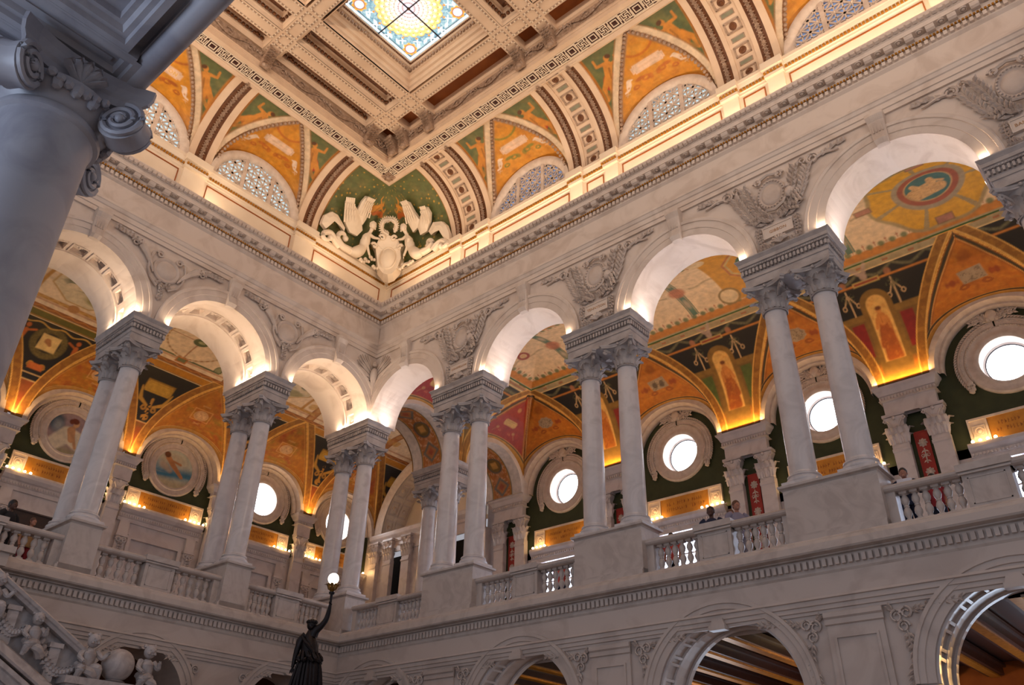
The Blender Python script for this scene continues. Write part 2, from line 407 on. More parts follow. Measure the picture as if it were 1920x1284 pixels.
while y > YE: dl.box(.08,y-.075,15.97,.155,y,16.08); y -= .125
x = .55
while x < 20: er.obox((x,-.425,16.47),(.045,0,0),(0,.03,-.012),(0,.0,.05)); x += .13
y = -.55
while y > YE: el.obox((.425,y,16.47),(0,.045,0),(.03,0,.012),(0,.0,.05)); y -= .13
x = .2
while x < 20: gr.obox((x,-.155,16.115),(.022,0,0),(0,.022,0),(0,0,.022)); x += .07
y = -.2
while y > YE: gl.obox((.155,y,16.115),(0,.022,0),(.022,0,0),(0,0,.022)); y -= .07
dr.build('dentil_course', M_WALL, wall_right, kind='stuff'); dl.build('dentil_course', M_WALL, wall_left, kind='stuff')
er.build('egg_moulding', M_CARVE, wall_right, kind='stuff'); el.build('egg_moulding', M_CARVE, wall_left, kind='stuff')
gr.build('gilt_bead_row', M_GOLD, wall_right, kind='stuff'); gl.build('gilt_bead_row', M_GOLD, wall_left, kind='stuff')
mm = MB(); mm.mould([(-.17,-.0),(-.17,-.11),(-.26,-.115),(-.31,-.085),(-.335,-.03),(-.335,0)], (-.085,0),(.085,0),(0,1)); mod_me = mm.mesh('modillion', M_CARVE)
mm = MB(); mm.lathe([(.085,0),(.08,-.02),(.055,-.02),(.05,-.005),(.03,-.03),(.001,-.035)], 10); ros_me = mm.mesh('soffit_rosette', M_CARVE)
for k in range(46):
    x = .50+.428*k
    if x < 19.5:
        put('modillion', mod_me, wall_right, (x+.21,0,16.27)); put('soffit_rosette', ros_me, wall_right, (x,-.26,16.27))
for k in range(24):
    y = -.50-.42*k
    if y > -10.5:
        put('modillion', mod_me, wall_left, (0,y-.21,16.27), rot=(0,0,PI/2)); put('soffit_rosette', ros_me, wall_left, (.26,y,16.27))

# ================================================================ attic
trim_r, trim_l = struct('trim_1', 'cream plaster attic band above the right cornice'), struct('trim_2', 'cream plaster attic band above the left cornice')
def attic(parent, right):
    def Bx(s0, s1, e0, e1, z0, z1, mb, m=0):
        if right: mb.box(s0, -e1, z0, s1, -e0, z1, m)
        else: mb.box(e0, s0, z0, e1, s1, z1, m)
    smax = XE if right else 13.0
    mb = MB()
    if right: mb.mould([(-.15,16.55),(-.15,17.62),(-.12,17.64),(-.12,17.70),(-.09,17.71),(-.09,17.80),(-.05,17.82),(-.02,17.92),(0,17.95),(0,18.05),(-.5,18.08)], (XE,0),(0,0),(0,-1),(1,-1))
    else: mb.mould([(-.15,16.55),(-.15,17.62),(-.12,17.64),(-.12,17.70),(-.09,17.71),(-.09,17.80),(-.05,17.82),(-.02,17.92),(0,17.95),(0,18.05),(-.5,18.08)], (0,0),(0,YE),(1,-1),(1,0))
    mb.build('attic_wall', M_CREAM, parent)
    piers = [(x+o, .21) for x in PX[1:] for o in (-.6, .6)] if right else [(y, .34) for y in PY[1:3]]
    edges = []
    for c, w in piers:
        p = MB(); Bx(c-w, c+w, -.15, -.06, 16.58, 17.62, p); Bx(c-w-.03, c+w+.03, -.1, .02, 17.62, 17.71, p); Bx(c-w-.06, c+w+.06, -.1, .10, 17.84, 18.07, p); Bx(c-w-.03, c+w+.03, -.1, .0, 17.71, 17.84, p)
        p.build('attic_pilaster', M_CREAM, parent); edges.append((c-w, c+w))
    # sunk panels: thin umber-lined frames between the pilasters
    edges = sorted(edges); lim = (.05, 22) if right else (-12, -.05)
    prev = lim[0]; spans = []
    for a, b in edges: spans.append((prev, a)); prev = b
    spans.append((prev, lim[1]))
    for a, b in spans:
        if b-a < .3: continue
        p = MB(); a += .1; b -= .1
        for (s0, s1, z0, z1) in ((a, b, 17.50, 17.53), (a, b, 16.6, 16.63), (a, a+.025, 16.63, 17.50), (b-.025, b, 16.63, 17.50)):
            Bx(s0, s1, -.152, -.125, z0, z1, p)
        p.build('attic_panel', M_UMBER, parent)
    bd = MB(); k = .06
    while k < (20 if right else 12):
        s = k if right else -k
        near = any(a-.04 < s < b+.04 for a, b in edges); e = .02 if near else -.075
        bd.obox((s, -e, 17.755) if right else (e, s, 17.755), (.028,0,0), (0,.028,0), (0,0,.033)); k += .085
    bd.build('bead_moulding', M_GOLD, parent, kind='stuff')
attic(trim_r, True); attic(trim_l, False)

# ================================================================ the cove (main ceiling)
ZC, RC = 18.10, 1.95; EC = 1.80                     # springing, radius, distance of the frame edge from the wall line
ceiling = struct('ceiling', 'coved and coffered painted ceiling of the great hall')
HWR, HWL, DAP, H0 = 1.50, 1.53, 1.93, 1.46
RLUN = RB[1:4]+[RB[4]]; LLUN = [LB[1], LB[2]]
def cove_h(d): return RC*np.sqrt(np.clip(1-(1-np.clip(d,0,RC)/RC)**2, 0, 1))
def ug_cove(d): return np.clip(1-np.clip(d/DAP, 0, 1)**1.12, 0, 1)
def lun_h(s, d, c, hw, cov, cfun, ug, dap, h0):
    """lunette vault: an arch spanning the groins (plan half-width hw*ug(d)), rising from a half circle on the wall to the vault at d = dap"""
    w = ug(d)*hw; crown = h0+(float(cfun(dap))-h0)*np.clip(d/dap, 0, 1); crown = np.maximum(crown, cfun(d))
    u = np.clip(abs(s-c)/np.maximum(w, 1e-6), 0, 1)
    return cov+(crown-cov)*np.sqrt(1-u*u), np.where(d < dap, w-abs(s-c), -1.0)
STARS = np.random.default_rng(3).random((400, 2))
def paint_cove(S, A, f, gd, lc, hw, ribs, rw, seed, tint):
    """S along the wall, A arc length above the springing"""
    img = np.empty(S.shape+(3,), np.float32); img[:] = C3('5f6638')
    mottle(img, S, A, '4a5a3a', 2.5, .7, 3); mottle(img, S, A, '7e7440', 3.7, .6, 9)
    # corner bay stars
    st = np.full(S.shape, 9.0, np.float32)
    for q in STARS[:130]: st = np.minimum(st, np.hypot(S-q[0]*3.0, A-q[1]*2.9)-(.014+.016*((q[0]*37) % 1)))
    lay(img, 'd9a53c', ss(st, .014)*(S < 3.0))
    for k, c in enumerate(lc):
        u = S-c
        if abs(c) < 30:
            fig = np.ones_like(img)
            for sgn in (-1, 1):
                paint_figure(img, S, A, c+sgn*1.13, 2.10, 1.3, sgn*(.48+.12*((k*3+seed) % 3)), tint[0], ('a8601c','b0341c')[(k+seed+(sgn > 0)) % 2], '5a3410', -sgn)
                lay(img, '3f5a36', ss(d_ell(S, A, c+sgn*1.30, 1.62, .09, .16), .05)*.6)
    near = np.full(S.shape, 9.0, np.float32)
    for c in ribs: near = np.minimum(near, abs(S-c)-rw)
    lay(img, 'b7772e', ss(near-.06)); 
    inl = f > 0
    cov = ~inl
    lay(img, 'dcc3a2', ss(gd-.17)*cov); lay(img, '9a6a3c', ss(abs(gd-.19)-.012, .012)*cov)
    # orange lunette vaults
    o = np.empty_like(img); o[:] = C3('cf8a22'); mottle(o, S, A, 'b8701a', 3.1, .6, 21+seed); mottle(o, S, A, 'dca040', 5.3, .5, 22+seed)
    for k, c in enumerate(lc):
        u = S-c; near = abs(u) < 2
        if not near.any(): continue
        sc_ = ('6f7a2a','b8601c','a8541c')[(k+seed) % 3]
        for sg in (-1, 1):
            paint_scroll(o, u, A, sg*.25, 1.42, .13, sc_, sg, .014); paint_scroll(o, u, A, sg*.62, 1.28, .11, sc_, -sg, .014)
            lay(o, sc_, ss(d_ell(u, A, sg*.42, 1.50, .14, .07), .02)*.85)
            lay(o, sc_, ss(d_ell(u, A, sg*.12, 1.36, .07, .12), .02)*.7)
            sx, sy = rot(u, A, sg*.80, 1.50, sg*.5)
            hs = np.minimum.reduce([d_cap(sx,sy,0,.16,.02,0,.07,.08), d_cap(sx,sy,.02,0,-.02*sg,-.13,.075,.05), d_cap(sx,sy,0,.18,-.09*sg,.20,.05,.025), d_cap(sx,sy,-.02*sg,-.15,.06*sg,-.19,.035)])
            lay(o, 'e8cdb2', ss(hs, .014)); lay(o, 'cf8a22', ss(d_ell(sx,sy,.02,-.06,.025,.03), .012))
            lay(o, 'dcb894', ss(np.minimum(d_cap(sx,sy,-.05,-.28,.08,-.28,.015), d_cap(sx,sy,.01,-.2,.01,-.36,.012)), .012)*.8)
        tb = np.minimum(d_box(u, A, 0, 1.86, .43, .16), d_box(u, A, 0, 1.86, .50, .11))
        lay(o, 'e6c4a6', ss(tb, .014)); lay(o, 'c89a78', ss(abs(tb+.035)-.008, .01)*.8); lay(o, 'd8a878', ss(d_box(u, A, 0, 1.86, .27, .02), .02)*(.5 if not (seed and k == 1) else 0))
        if seed and k == 1:                            # the two legible gilt letters of the tablet, O and N
            lay(o, 'e0b050', ss(abs(d_ell(-u, A, .17, 1.86, .045, .06))-.010, .01)); lay(o, 'e0b050', ss(np.minimum.reduce([d_cap(-u,A,.27,1.80,.27,1.92,.010), d_cap(-u,A,.35,1.80,.35,1.92,.010), d_cap(-u,A,.27,1.92,.35,1.80,.010)]), .01))
        lay(o, sc_, ss(abs(np.hypot(u*.8, A-2.62)-.42)-.03, .015)*(A < 2.45)*.8)
        lay(o, 'b8741c', ss(d_box(u, A, .0, 2.62, .08, .06), .03)*.7)
    w = ss(-gd+.0, .01)
    img = np.where(inl[..., None], o, img)
    lay(img, 'a8805c', ss(gd-.13)*inl)
    return img
def cove_grid(right, step=.026):
    smin, smax = EC, (21.0 if right else 11.0)
    s = np.arange(smin, smax, step)
    t = np.linspace(0, PI/2, 122)
    S, T = np.meshgrid(s, t, indexing='ij')
    d = RC*(1-np.cos(T)); cov = RC*np.sin(T)
    lc = RLUN if right else [-v for v in LLUN]; hw = HWR if right else HWL
    LF = [lun_h(S, d, c, hw, cov, cove_h, ug_cove, DAP, H0) for c in lc]
    f = np.max([q[1] for q in LF], 0); H = np.max([cov]+[q[0] for q in LF], 0); A = RC*T
    g0 = np.gradient(f, step, axis=0); g1 = np.gradient(f, RC*(t[1]-t[0]), axis=1)
    gd = abs(f)/(np.hypot(g0, g1)+.05)
    ribs = PX[1:] if right else [-v for v in PY[1:3]]
    img = paint_cove(S, A, f, gd, lc, hw, ribs, .87 if right else .38, 0 if right else 1, ('c98430',) )
    e = d-.15                                        # distance in front of the wall line
    Z = ZC+H
    P = np.stack([S, -e, Z], -1) if right else np.stack([e, -S, Z], -1)
    gridmesh('cove_vault', P, img, M_PAINT, ceiling)
cove_grid(True); cove_grid(False)
# corner of the cove: a rounded hip carrying the starry field
th = np.linspace(0, PI/2, 90); t = np.linspace(0, PI/2, 100)
TH, T = np.meshgrid(th, t, indexing='ij')
q = RC*np.cos(T); nrm4 = (np.cos(TH)**4+np.sin(TH)**4)**.25
X = EC-q*np.cos(TH)/nrm4; Y = -EC+q*np.sin(TH)/nrm4; Zq = ZC+RC*np.sin(T)
Sx = np.where(TH < PI/4, -(Y)-0, X); A = RC*T
img = np.empty(X.shape+(3,), np.float32); img[:] = C3('5f6638'); mottle(img, X*2-Y, A, '4a5a3a', 1.5, .7, 3); mottle(img, X-Y*2, A, '7e7440', 2.0, .6, 9)
st = np.full(X.shape, 9.0, np.float32); U = (TH-PI/4)*1.9
for q2 in STARS[130:290]: st = np.minimum(st, np.hypot(U-(q2[0]-.5)*3.6, A-q2[1]*2.6-.2)-(.014+.016*((q2[0]*37) % 1)))
lay(img, 'd9a53c', ss(st, .014))
for sg in (-1, 1): paint_figure(img, U, A, sg*.80, 1.98, 1.05, sg*1.05, 'd08a2c', 'c0621c', '6a3a10', -sg)
lay(img, '6f6a24', ss(abs(np.hypot(U, A-2.6)-.5)-.05, .03)*(A < 2.4)*.7)
gridmesh('corner_cove', np.stack([X, Y, Zq], -1), img, M_PAINT, ceiling)
# relief borders along the groins of the lunettes
def groin(c, hw, sgn, n=60):
    out = []
    for tt in np.linspace(.05, math.acos(1-DAP/RC), n):
        d = RC*(1-math.cos(tt)); out.append((c+sgn*hw*float(ug_cove(d)), d, RC*math.sin(tt)))
    return np.array(out)
def resample(P, step):
    L = np.r_[0, np.cumsum(np.linalg.norm(np.diff(P, axis=0), axis=1))]; k = np.arange(step/2, L[-1], step)
    return np.stack([np.interp(k, L, P[:, i]) for i in range(3)], -1)
for right in (True, False):
    mb = MB()
    for c in (RLUN if right else [-v for v in LLUN]):
        for sg in (-1, 1):
            G = resample(groin(c, HWR if right else HWL, sg), .125)
            for i, (s, d, z) in enumerate(G):
                s2 = s-sg*.07; e = d-.15
                p = (s2, -e-.01, ZC+z-.02) if right else (e+.01, -s2, ZC+z-.02)
                mb.sphere(p, .052, 6, 5); 
    mb.build('leaf_bead_border', M_GUIL, ceiling, kind='stuff')
# transverse ribs
def rib(right, c, strips):
    for (o0, o1, lift, m, nm) in strips:
        mb = MB(); P = []
        for tt in np.linspace(0, PI/2, 28):
            row = []
            for (o, l) in ((o0, 0), (o0, lift), (o1, lift), (o1, 0)):
                r = RC-l; e = EC-r*math.cos(tt); z = ZC+r*math.sin(tt)
                row.append((c+o, -e, z) if right else (e, c+o, z))
            P.append(row)
        mb.grid(P); mb.build(nm, m, ceiling, True)
def rib_pt(right, c, o, tt, lift):
    r = RC-lift; e = EC-r*math.cos(tt); z = ZC+r*math.sin(tt)
    return np.array((c+o, -e, z) if right else (e, c+o, z))
def guil(right, c, o, parent):
    mb = MB(); n = 24
    for k in range(n):
        tt = (k+.5)/n*PI/2; p = rib_pt(right, c, o, tt, .085); q = rib_pt(right, c, o+.1, tt, .085)-p; nn = rib_pt(right, c, o, tt, .185)-p; tg = np.cross(q, nn)*10
        for j in range(6):
            a = j*PI/3+.5*(k % 2); e = q*math.cos(a)+tg*math.sin(a); f2 = np.cross(e, nn)*10
            mb.add([p, p+.45*e+.22*f2+.25*nn, p+.9*e+.05*nn, p+.45*e-.22*f2+.25*nn], [(0,1,2),(0,2,3)])
        mb.obox(rib_pt(right, c, o, (k+1)/n*PI/2, .08), q*.35, tg*.18, nn*.22)
    mb.build('guilloche_relief', M_GUIL, parent, kind='stuff')
for x in PX[1:]:
    rib(True, x, [(-.86,-.68,.07,M_CEIL,'rib_fillet'),(-.68,-.40,.045,M_BROWN,'rib_band'),(-.40,-.28,.07,M_CEIL,'rib_fillet'),(-.28,.28,.035,M_CEIL,'rib_field'),(.28,.40,.07,M_CEIL,'rib_fillet'),(.40,.68,.045,M_BROWN,'rib_band'),(.68,.86,.07,M_CEIL,'rib_fillet')])
    guil(True, x, -.54, ceiling); guil(True, x, .54, ceiling)
    for k in range(9):
        tt = (k+.55)/9*PI/2; p = rib_pt(True, x, 0, tt, .04); q = np.array((1.0,0,0)); nn = rib_pt(True, x, 0, tt, 1.04)-p; tg = np.cross(q, nn)
        mb = MB()
        if k % 2 == 0:
            for (a, b, ha, hb) in ((-.19,0,.02,.15),(.19,0,.02,.15),(0,-.13,.21,.02),(0,.13,.21,.02)):
                mb.obox(p+a*q+b*tg+.01*nn, ha*q, hb*tg, .022*nn, 0)
            mb.obox(p-.005*nn, .17*q, .11*tg, .01*nn, 1)
            for (r, h) in ((.105,.02),(.07,.035),(.035,.05)):
                n = 12; ring = [p+r*(math.cos(i*2*PI/n)*q+math.sin(i*2*PI/n)*tg)+(h-.012)*nn for i in range(n)]; rin = [p+r*.72*(math.cos(i*2*PI/n)*q+math.sin(i*2*PI/n)*tg)+h*nn for i in range(n)]
                mb.add(ring+rin+[p+h*.7*nn], [(i,(i+1)%n,n+(i+1)%n,n+i) for i in range(n)]+[(n+i,n+(i+1)%n,2*n) for i in range(n)], 2)
            mb.build('rosette_coffer', [M_GUIL, M_CEIL, M_BROWN], ceiling)
        else:
            mb.obox(p, .18*q, .065*tg, .012*nn, 0); mb.obox(p+.004*nn, .155*q, .045*tg, .012*nn, 1); mb.build('plain_coffer', [M_GUIL, M_GREENP], ceiling)
for y in PY[1:3]:
    rib(False, y, [(-.37,-.17,.07,M_CEIL,'rib_fillet'),(-.17,.17,.045,M_BROWN,'rib_band'),(.17,.37,.07,M_CEIL,'rib_fillet')])
    guil(False, y, 0, ceiling)
# corner ribs' edge mouldings are the outer fillets above; lunette windows below each orange vault
def lunette_window(idx, right, c, hw, glass):
    w = struct('window_%d' % idx, 'half-round lattice window under the cove')
    b = hw-.06; hgt = H0-.06; off = .22
    def P(u, z, dep): return (c+u, .15+dep, ZC-.02+z) if right else (-.15-dep, c+u, ZC-.02+z)
    n = 40; t = np.linspace(PI, 0, n+1)
    fr = MB()
    prof = [(1.06, -.03), (1.06, -.10), (1.0, -.12), (.93, -.08), (.90, -.03), (.88, .05)]
    fr.grid([[P(b*k*math.cos(a), hgt*k*math.sin(a), d) for k, d in prof] for a in t])
    fr.build('window_frame', M_ORN, w, True)
    for u in (-.48, .48):
        m_ = MB(); z1 = hgt*.89*math.sqrt(1-(u/b)**2)
        m_.add([P(u+i*.055, z, d) for z in (0, z1) for d in (-.04, .06) for i in (-1, 1)], [(0,1,5,4),(2,3,7,6),(0,2,6,4),(1,3,7,5)])
        m_.build('mullion', M_ORN, w)
    lt = MB(); g = .42
    def seg(u0, z0, u1, z1, hwid):
        pts = [(u0+(u1-u0)*k/12, z0+(z1-z0)*k/12) for k in range(13)]
        ins = [(u, z) for u, z in pts if (u/(b*.89))**2+(z/(hgt*.89))**2 <= 1 and z >= 0]
        if len(ins) < 2: return
        (a0, c0), (a1, c1) = ins[0], ins[-1]; L = math.hypot(a1-a0, c1-c0); nx, nz = -(c1-c0)/L*hwid, (a1-a0)/L*hwid
        lt.add([P(a0+nx,c0+nz,-.01),P(a0-nx,c0-nz,-.01),P(a1-nx,c1-nz,-.01),P(a1+nx,c1+nz,-.01),P(a0+nx,c0+nz,.04),P(a0-nx,c0-nz,.04),P(a1-nx,c1-nz,.04),P(a1+nx,c1+nz,.04)],
               [(0,1,2,3),(0,3,7,4),(1,2,6,5)])
    for i in range(-5, 5):
        for j in range(0, 4):
            u, z = i*g, j*g-.02
            seg(u, z, u+g, z+g, .022); seg(u+g, z, u, z+g, .022); seg(u+g/2, z, u+g/2, z+g, .015); seg(u, z+g/2, u+g, z+g/2, .015)
            seg(u, z, u+g, z, .02); seg(u, z, u, z+g, .02)
            lt.sphere(P(u+g/2, max(z+g/2,0), -.01), .035, 6, 4) if ((u+g/2)/(b*.85))**2+((z+g/2)/(hgt*.85))**2 < 1 and z+g/2 > 0 else None
    lt.build('lattice_grille', M_ORN, w, kind='stuff')
    gp = MB(); gp.add([P(b*math.cos(a), hgt*math.sin(a), off) for a in t], [tuple(range(n+1))]); gp.build('window_pane', glass, w)
    rv = MB(); rv.grid([[P(b*math.cos(a), hgt*math.sin(a), d) for d in (-.02, off)] for a in t]); rv.build('window_reveal', M_SHADE, w)
for i, c in enumerate(RLUN): lunette_window(1+i, True, c, HWR, M_GLASSB if i != 1 else M_GLASSC)
for i, c in enumerate(LLUN): lunette_window(5+i, False, c, HWL, M_GLASSC)
# backing of the wall ends behind the lunettes
MB().box(0, .45, 16.4, XE, .55, 20.2).build('backing_wall', M_SHADE, ceiling); MB().box(-.55, YE, 16.4, -.45, .5, 20.2).build('backing_wall', M_SHADE, ceiling)
# ================================================================ flat ceiling inside the cove
ZF = ZC+RC                                          # 20.05, underside of the meander frame
def two_c(prof, name, m, s0=EC):
    MB().mould(prof, (XE,0), (0,0), (0,-1), (1,-1)).build(name, m, ceiling)
    MB().mould(prof, (0,0), (0,YE), (1,-1), (1,0)).build(name, m, ceiling)
two_c([(1.76,ZF+.06),(1.70,ZF+.02),(1.70,ZF-.05),(1.76,ZF-.08),(1.82,ZF-.04),(1.86,ZF-.02),(1.88,ZF-.0)], 'frame_moulding', M_CEIL)
two_c([(1.88,ZF),(2.30,ZF)], 'meander_ground', M_DKBR)
two_c([(2.30,ZF),(2.30,ZF-.03),(2.44,ZF-.03),(2.44,ZF+.12),(2.47,ZF+.13),(2.47,ZF+.18),(2.5,ZF+.19)], 'frame_moulding', M_CEIL)
two_c([(2.5,ZF+.19),(2.52,ZF+.35),(2.56,ZF+.52)], 'acanthus_ground', M_GUIL)
two_c([(2.56,ZF+.52),(2.50,ZF+.53),(2.50,ZF+.60),(2.58,ZF+.62),(2.62,ZF+.74),(2.62,ZF+.9)], 'frame_moulding', M_CEIL)
two_c([(2.62,ZF+.9),(3.6,ZF+.9)], 'recess_soffit', M_UMBER)
# meander (fret): alternate squares and crosses, each a part
def lines(segs, w, h=.012):
    mb = MB()
    for (a, b, c, d) in segs:
        L = math.hypot(c-a, d-b); ux, uy = (c-a)/L, (d-b)/L
        mb.obox(((a+c)/2, (b+d)/2, -h), (ux*(L/2+w), uy*(L/2+w), 0), (-uy*w, ux*w, 0), (0,0,h))
    return mb
def sqr(r): return [(-r,-r,r,-r),(r,-r,r,r),(r,r,-r,r),(-r,r,-r,-r)]
fs = lines(sqr(.155)+sqr(.085), .0125); fs.box(-.028,-.028,-.016,.028,.028,-.004,1); fsq = fs.mesh('fret_square', [M_CREAM, M_DKBR])
q = []
for k in range(4):
    c, s = round(math.cos(k*PI/2)), round(math.sin(k*PI/2))
    for (a, b, d, e) in ((0,0,.06,0),(.06,0,.06,.105),(.06,.105,.165,.105),(.165,.105,.165,-.05),(.115,.06,.115,-.165),(.115,-.165,.165,-.165)):
        q.append((a*c-b*s, a*s+b*c, d*c-e*s, d*s+e*c))
fcr = lines(q, .0105).mesh('fret_cross', M_CREAM)
EM = 2.09
for k in range(-1, 60):
    x = 2.55+.35*k
    if 2.1 < x < 21: put('fret_square' if k % 2 == 0 else 'fret_cross', fsq if k % 2 == 0 else fcr, ceiling, (x, -EM, ZF))
for k in range(-2, 30):
    y = -2.76-.36*k
    if y < -2.1 and y > -11: put('fret_square' if k % 2 == 0 else 'fret_cross', fsq if k % 2 == 0 else fcr, ceiling, (EM, y, ZF))
for e in (1.905, 2.275):
    MB().box(e, -e-.012, ZF-.02, XE, -e+.012, ZF).build('fret_border', M_CREAM, ceiling); MB().box(e-.012, YE, ZF-.02, e+.012, -e, ZF).build('fret_border', M_CREAM, ceiling)
cb = MB(); cb.obox((1.99,-1.99,ZF-.02),(.17,0,0),(0,.17,0),(0,0,.02)); cb.sphere((1.99,-1.99,ZF-.05),.1,8,5)
for k in range(8): cb.obox((1.99+.12*math.cos(k*PI/4),-1.99+.12*math.sin(k*PI/4),ZF-.05),(.05*math.cos(k*PI/4),.05*math.sin(k*PI/4),0),(-.025*math.sin(k*PI/4),.025*math.cos(k*PI/4),0),(0,0,.02))
cb.build('corner_boss', M_GUIL, ceiling)
# running acanthus scroll on the riser
def scroll_frieze(right, s0, s1):
    mb = MB(); L = s1-s0; n = max(2, int(L/.62)); st = L/n
    def P(s, z, e): return (s, -e, z) if right else (e, s, z)
    zc = ZF+.36; sg0 = 1 if right else -1
    ss_ = np.linspace(0, L, n*8+1)
    mb.tube([P(s0+s, zc+.10*math.sin(s/st*PI), 2.56) for s in ss_], .022, 5)
    for k in range(n):
        c = s0+(k+.5)*st; up_ = 1 if k % 2 == 0 else -1
        sp = [P(c+(.13-.022*j*.5)*math.cos(j*.62)*up_, zc-.03*up_+(.13-.011*j)*math.sin(j*.62)*.9, 2.575) for j in range(11)]
        mb.tube(sp, np.linspace(.02, .012, 11), 4)
        for j in range(5):
            a = -.9+j*.45; b = (c-.2*st+.1*j, zc+up_*(.02+.05*math.cos(j))); dx, dz = .12*math.sin(a), up_*.13*math.cos(a)
            mb.add([P(b[0],b[1],2.56), P(b[0]+dx*.5-dz*.25,b[1]+dz*.5+dx*.25,2.62), P(b[0]+dx,b[1]+dz,2.60), P(b[0]+dx*.5+dz*.25,b[1]+dz*.5-dx*.25,2.62)], [(0,1,2,3)])
    mb.build('acanthus_scroll', M_GUIL, ceiling, kind='stuff')
# beams
BZ = 20.60
BX = [x+o for x in PX[1:] for o in (-.55, .55)]; BY = PY[1:4]
BH = .23
for x in BX: MB().box(x-BH, YE, BZ, x+BH, -2.56, BZ+.5).build('beam', M_CEIL, ceiling)
for y in BY: MB().box(2.56, y-BH, BZ+.002, XE, y+BH, BZ+.5).build('beam', M_CEIL, ceiling)
MB().box(2.5, YE, 21.55, XE, -2.5, 21.6).build('ceiling_slab', M_CEIL, ceiling)
pm = {}
def panel(x0, y0, x1, y1):
    x0 += .05; y0 += .05; x1 -= .05; y1 -= .05; key = (round(x1-x0,2), round(y1-y0,2))
    if min(key) < .1: return
    if key not in pm:
        a, b = key[0]/2, key[1]/2; mb = MB(); z = -.012
        for (u0,v0,u1,v1) in ((-a,-b,a,-b+.035),(-a,b-.035,a,b),(-a,-b+.035,-a+.035,b-.035),(a-.035,-b+.035,a,b-.035)): mb.box(u0,v0,z,u1,v1,.0)
        for (L, fixed, ax) in ((a, b, 0), (b, a, 1)):
            n = int(2*L/.11)
            for k in range(n):
                s = -L+(k+.5)*2*L/n
                for sg in (-1, 1): p = (s, sg*(fixed-.018), -.016) if ax == 0 else (sg*(fixed-.018), s, -.016); mb.obox(p, (.02,0,0), (0,.02,0), (0,0,.012), 1)
        pm[key] = mb.mesh('beam_panel', [M_GUIL, M_CREAM])
    put('beam_panel', pm[key], ceiling, ((x0+x1)/2, (y0+y1)/2, BZ))
xs = sorted(BX); ys = sorted(BY, reverse=True)
for x in xs:
    for y in ys: panel(x-BH, y-BH, x+BH, y+BH)
    e = -2.62
    for y in ys+[-13.0]:
        if y+BH < e: panel(x-BH, max(y+BH, -11), x+BH, e)
        e = y-BH
for y in ys:
    e = 2.62
    for x in xs+[20.]:
        panel(e, y-BH, x-BH, y+BH); e = x+BH
# coffers between the beams
def coffer(x0, y0, x1, y1, prof, name, m, dent=None):
    mb = MB(); mb.ring(prof, x0, y0, x1, y1); o = mb.build(name, m, ceiling)
    if dent:
        off, z, col = dent; d = MB()
        for (a, b, c, e) in ((x0,y0,x1,y0),(x1,y0,x1,y1),(x1,y1,x0,y1),(x0,y1,x0,y0)):
            L = math.hypot(c-a, e-b); n = int((L+2*off)/.12); ux, uy = (c-a)/L, (e-b)/L; nx, ny = uy, -ux
            for k in range(n):
                s = -off+(k+.5)*(L+2*off)/n; d.obox((a+ux*s+nx*(off-.03), b+uy*s+ny*(off-.03), z), (.034*ux,.034*uy,0), (.03*nx,.03*ny,0), (0,0,.04))
        d.build('coffer_dentils', col, ceiling, kind='stuff')
yl = [-2.62+BH]+ys
YS = [(-2.85, -2.85)]
ybreaks = [-2.62]+[v for y in ys for v in (y+BH, y-BH)]
bays_y = [(ybreaks[i+1], ybreaks[i]) for i in range(0, len(ybreaks)-1, 2)]          # (-3.1,-2.62), (-6.9,-3.6), ...
xbreaks = [2.62]+[v for x in xs for v in (x-BH, x+BH)]
bays_x = [(xbreaks[i], xbreaks[i+1]) for i in range(0, len(xbreaks)-1, 2)]
sky_n = 7
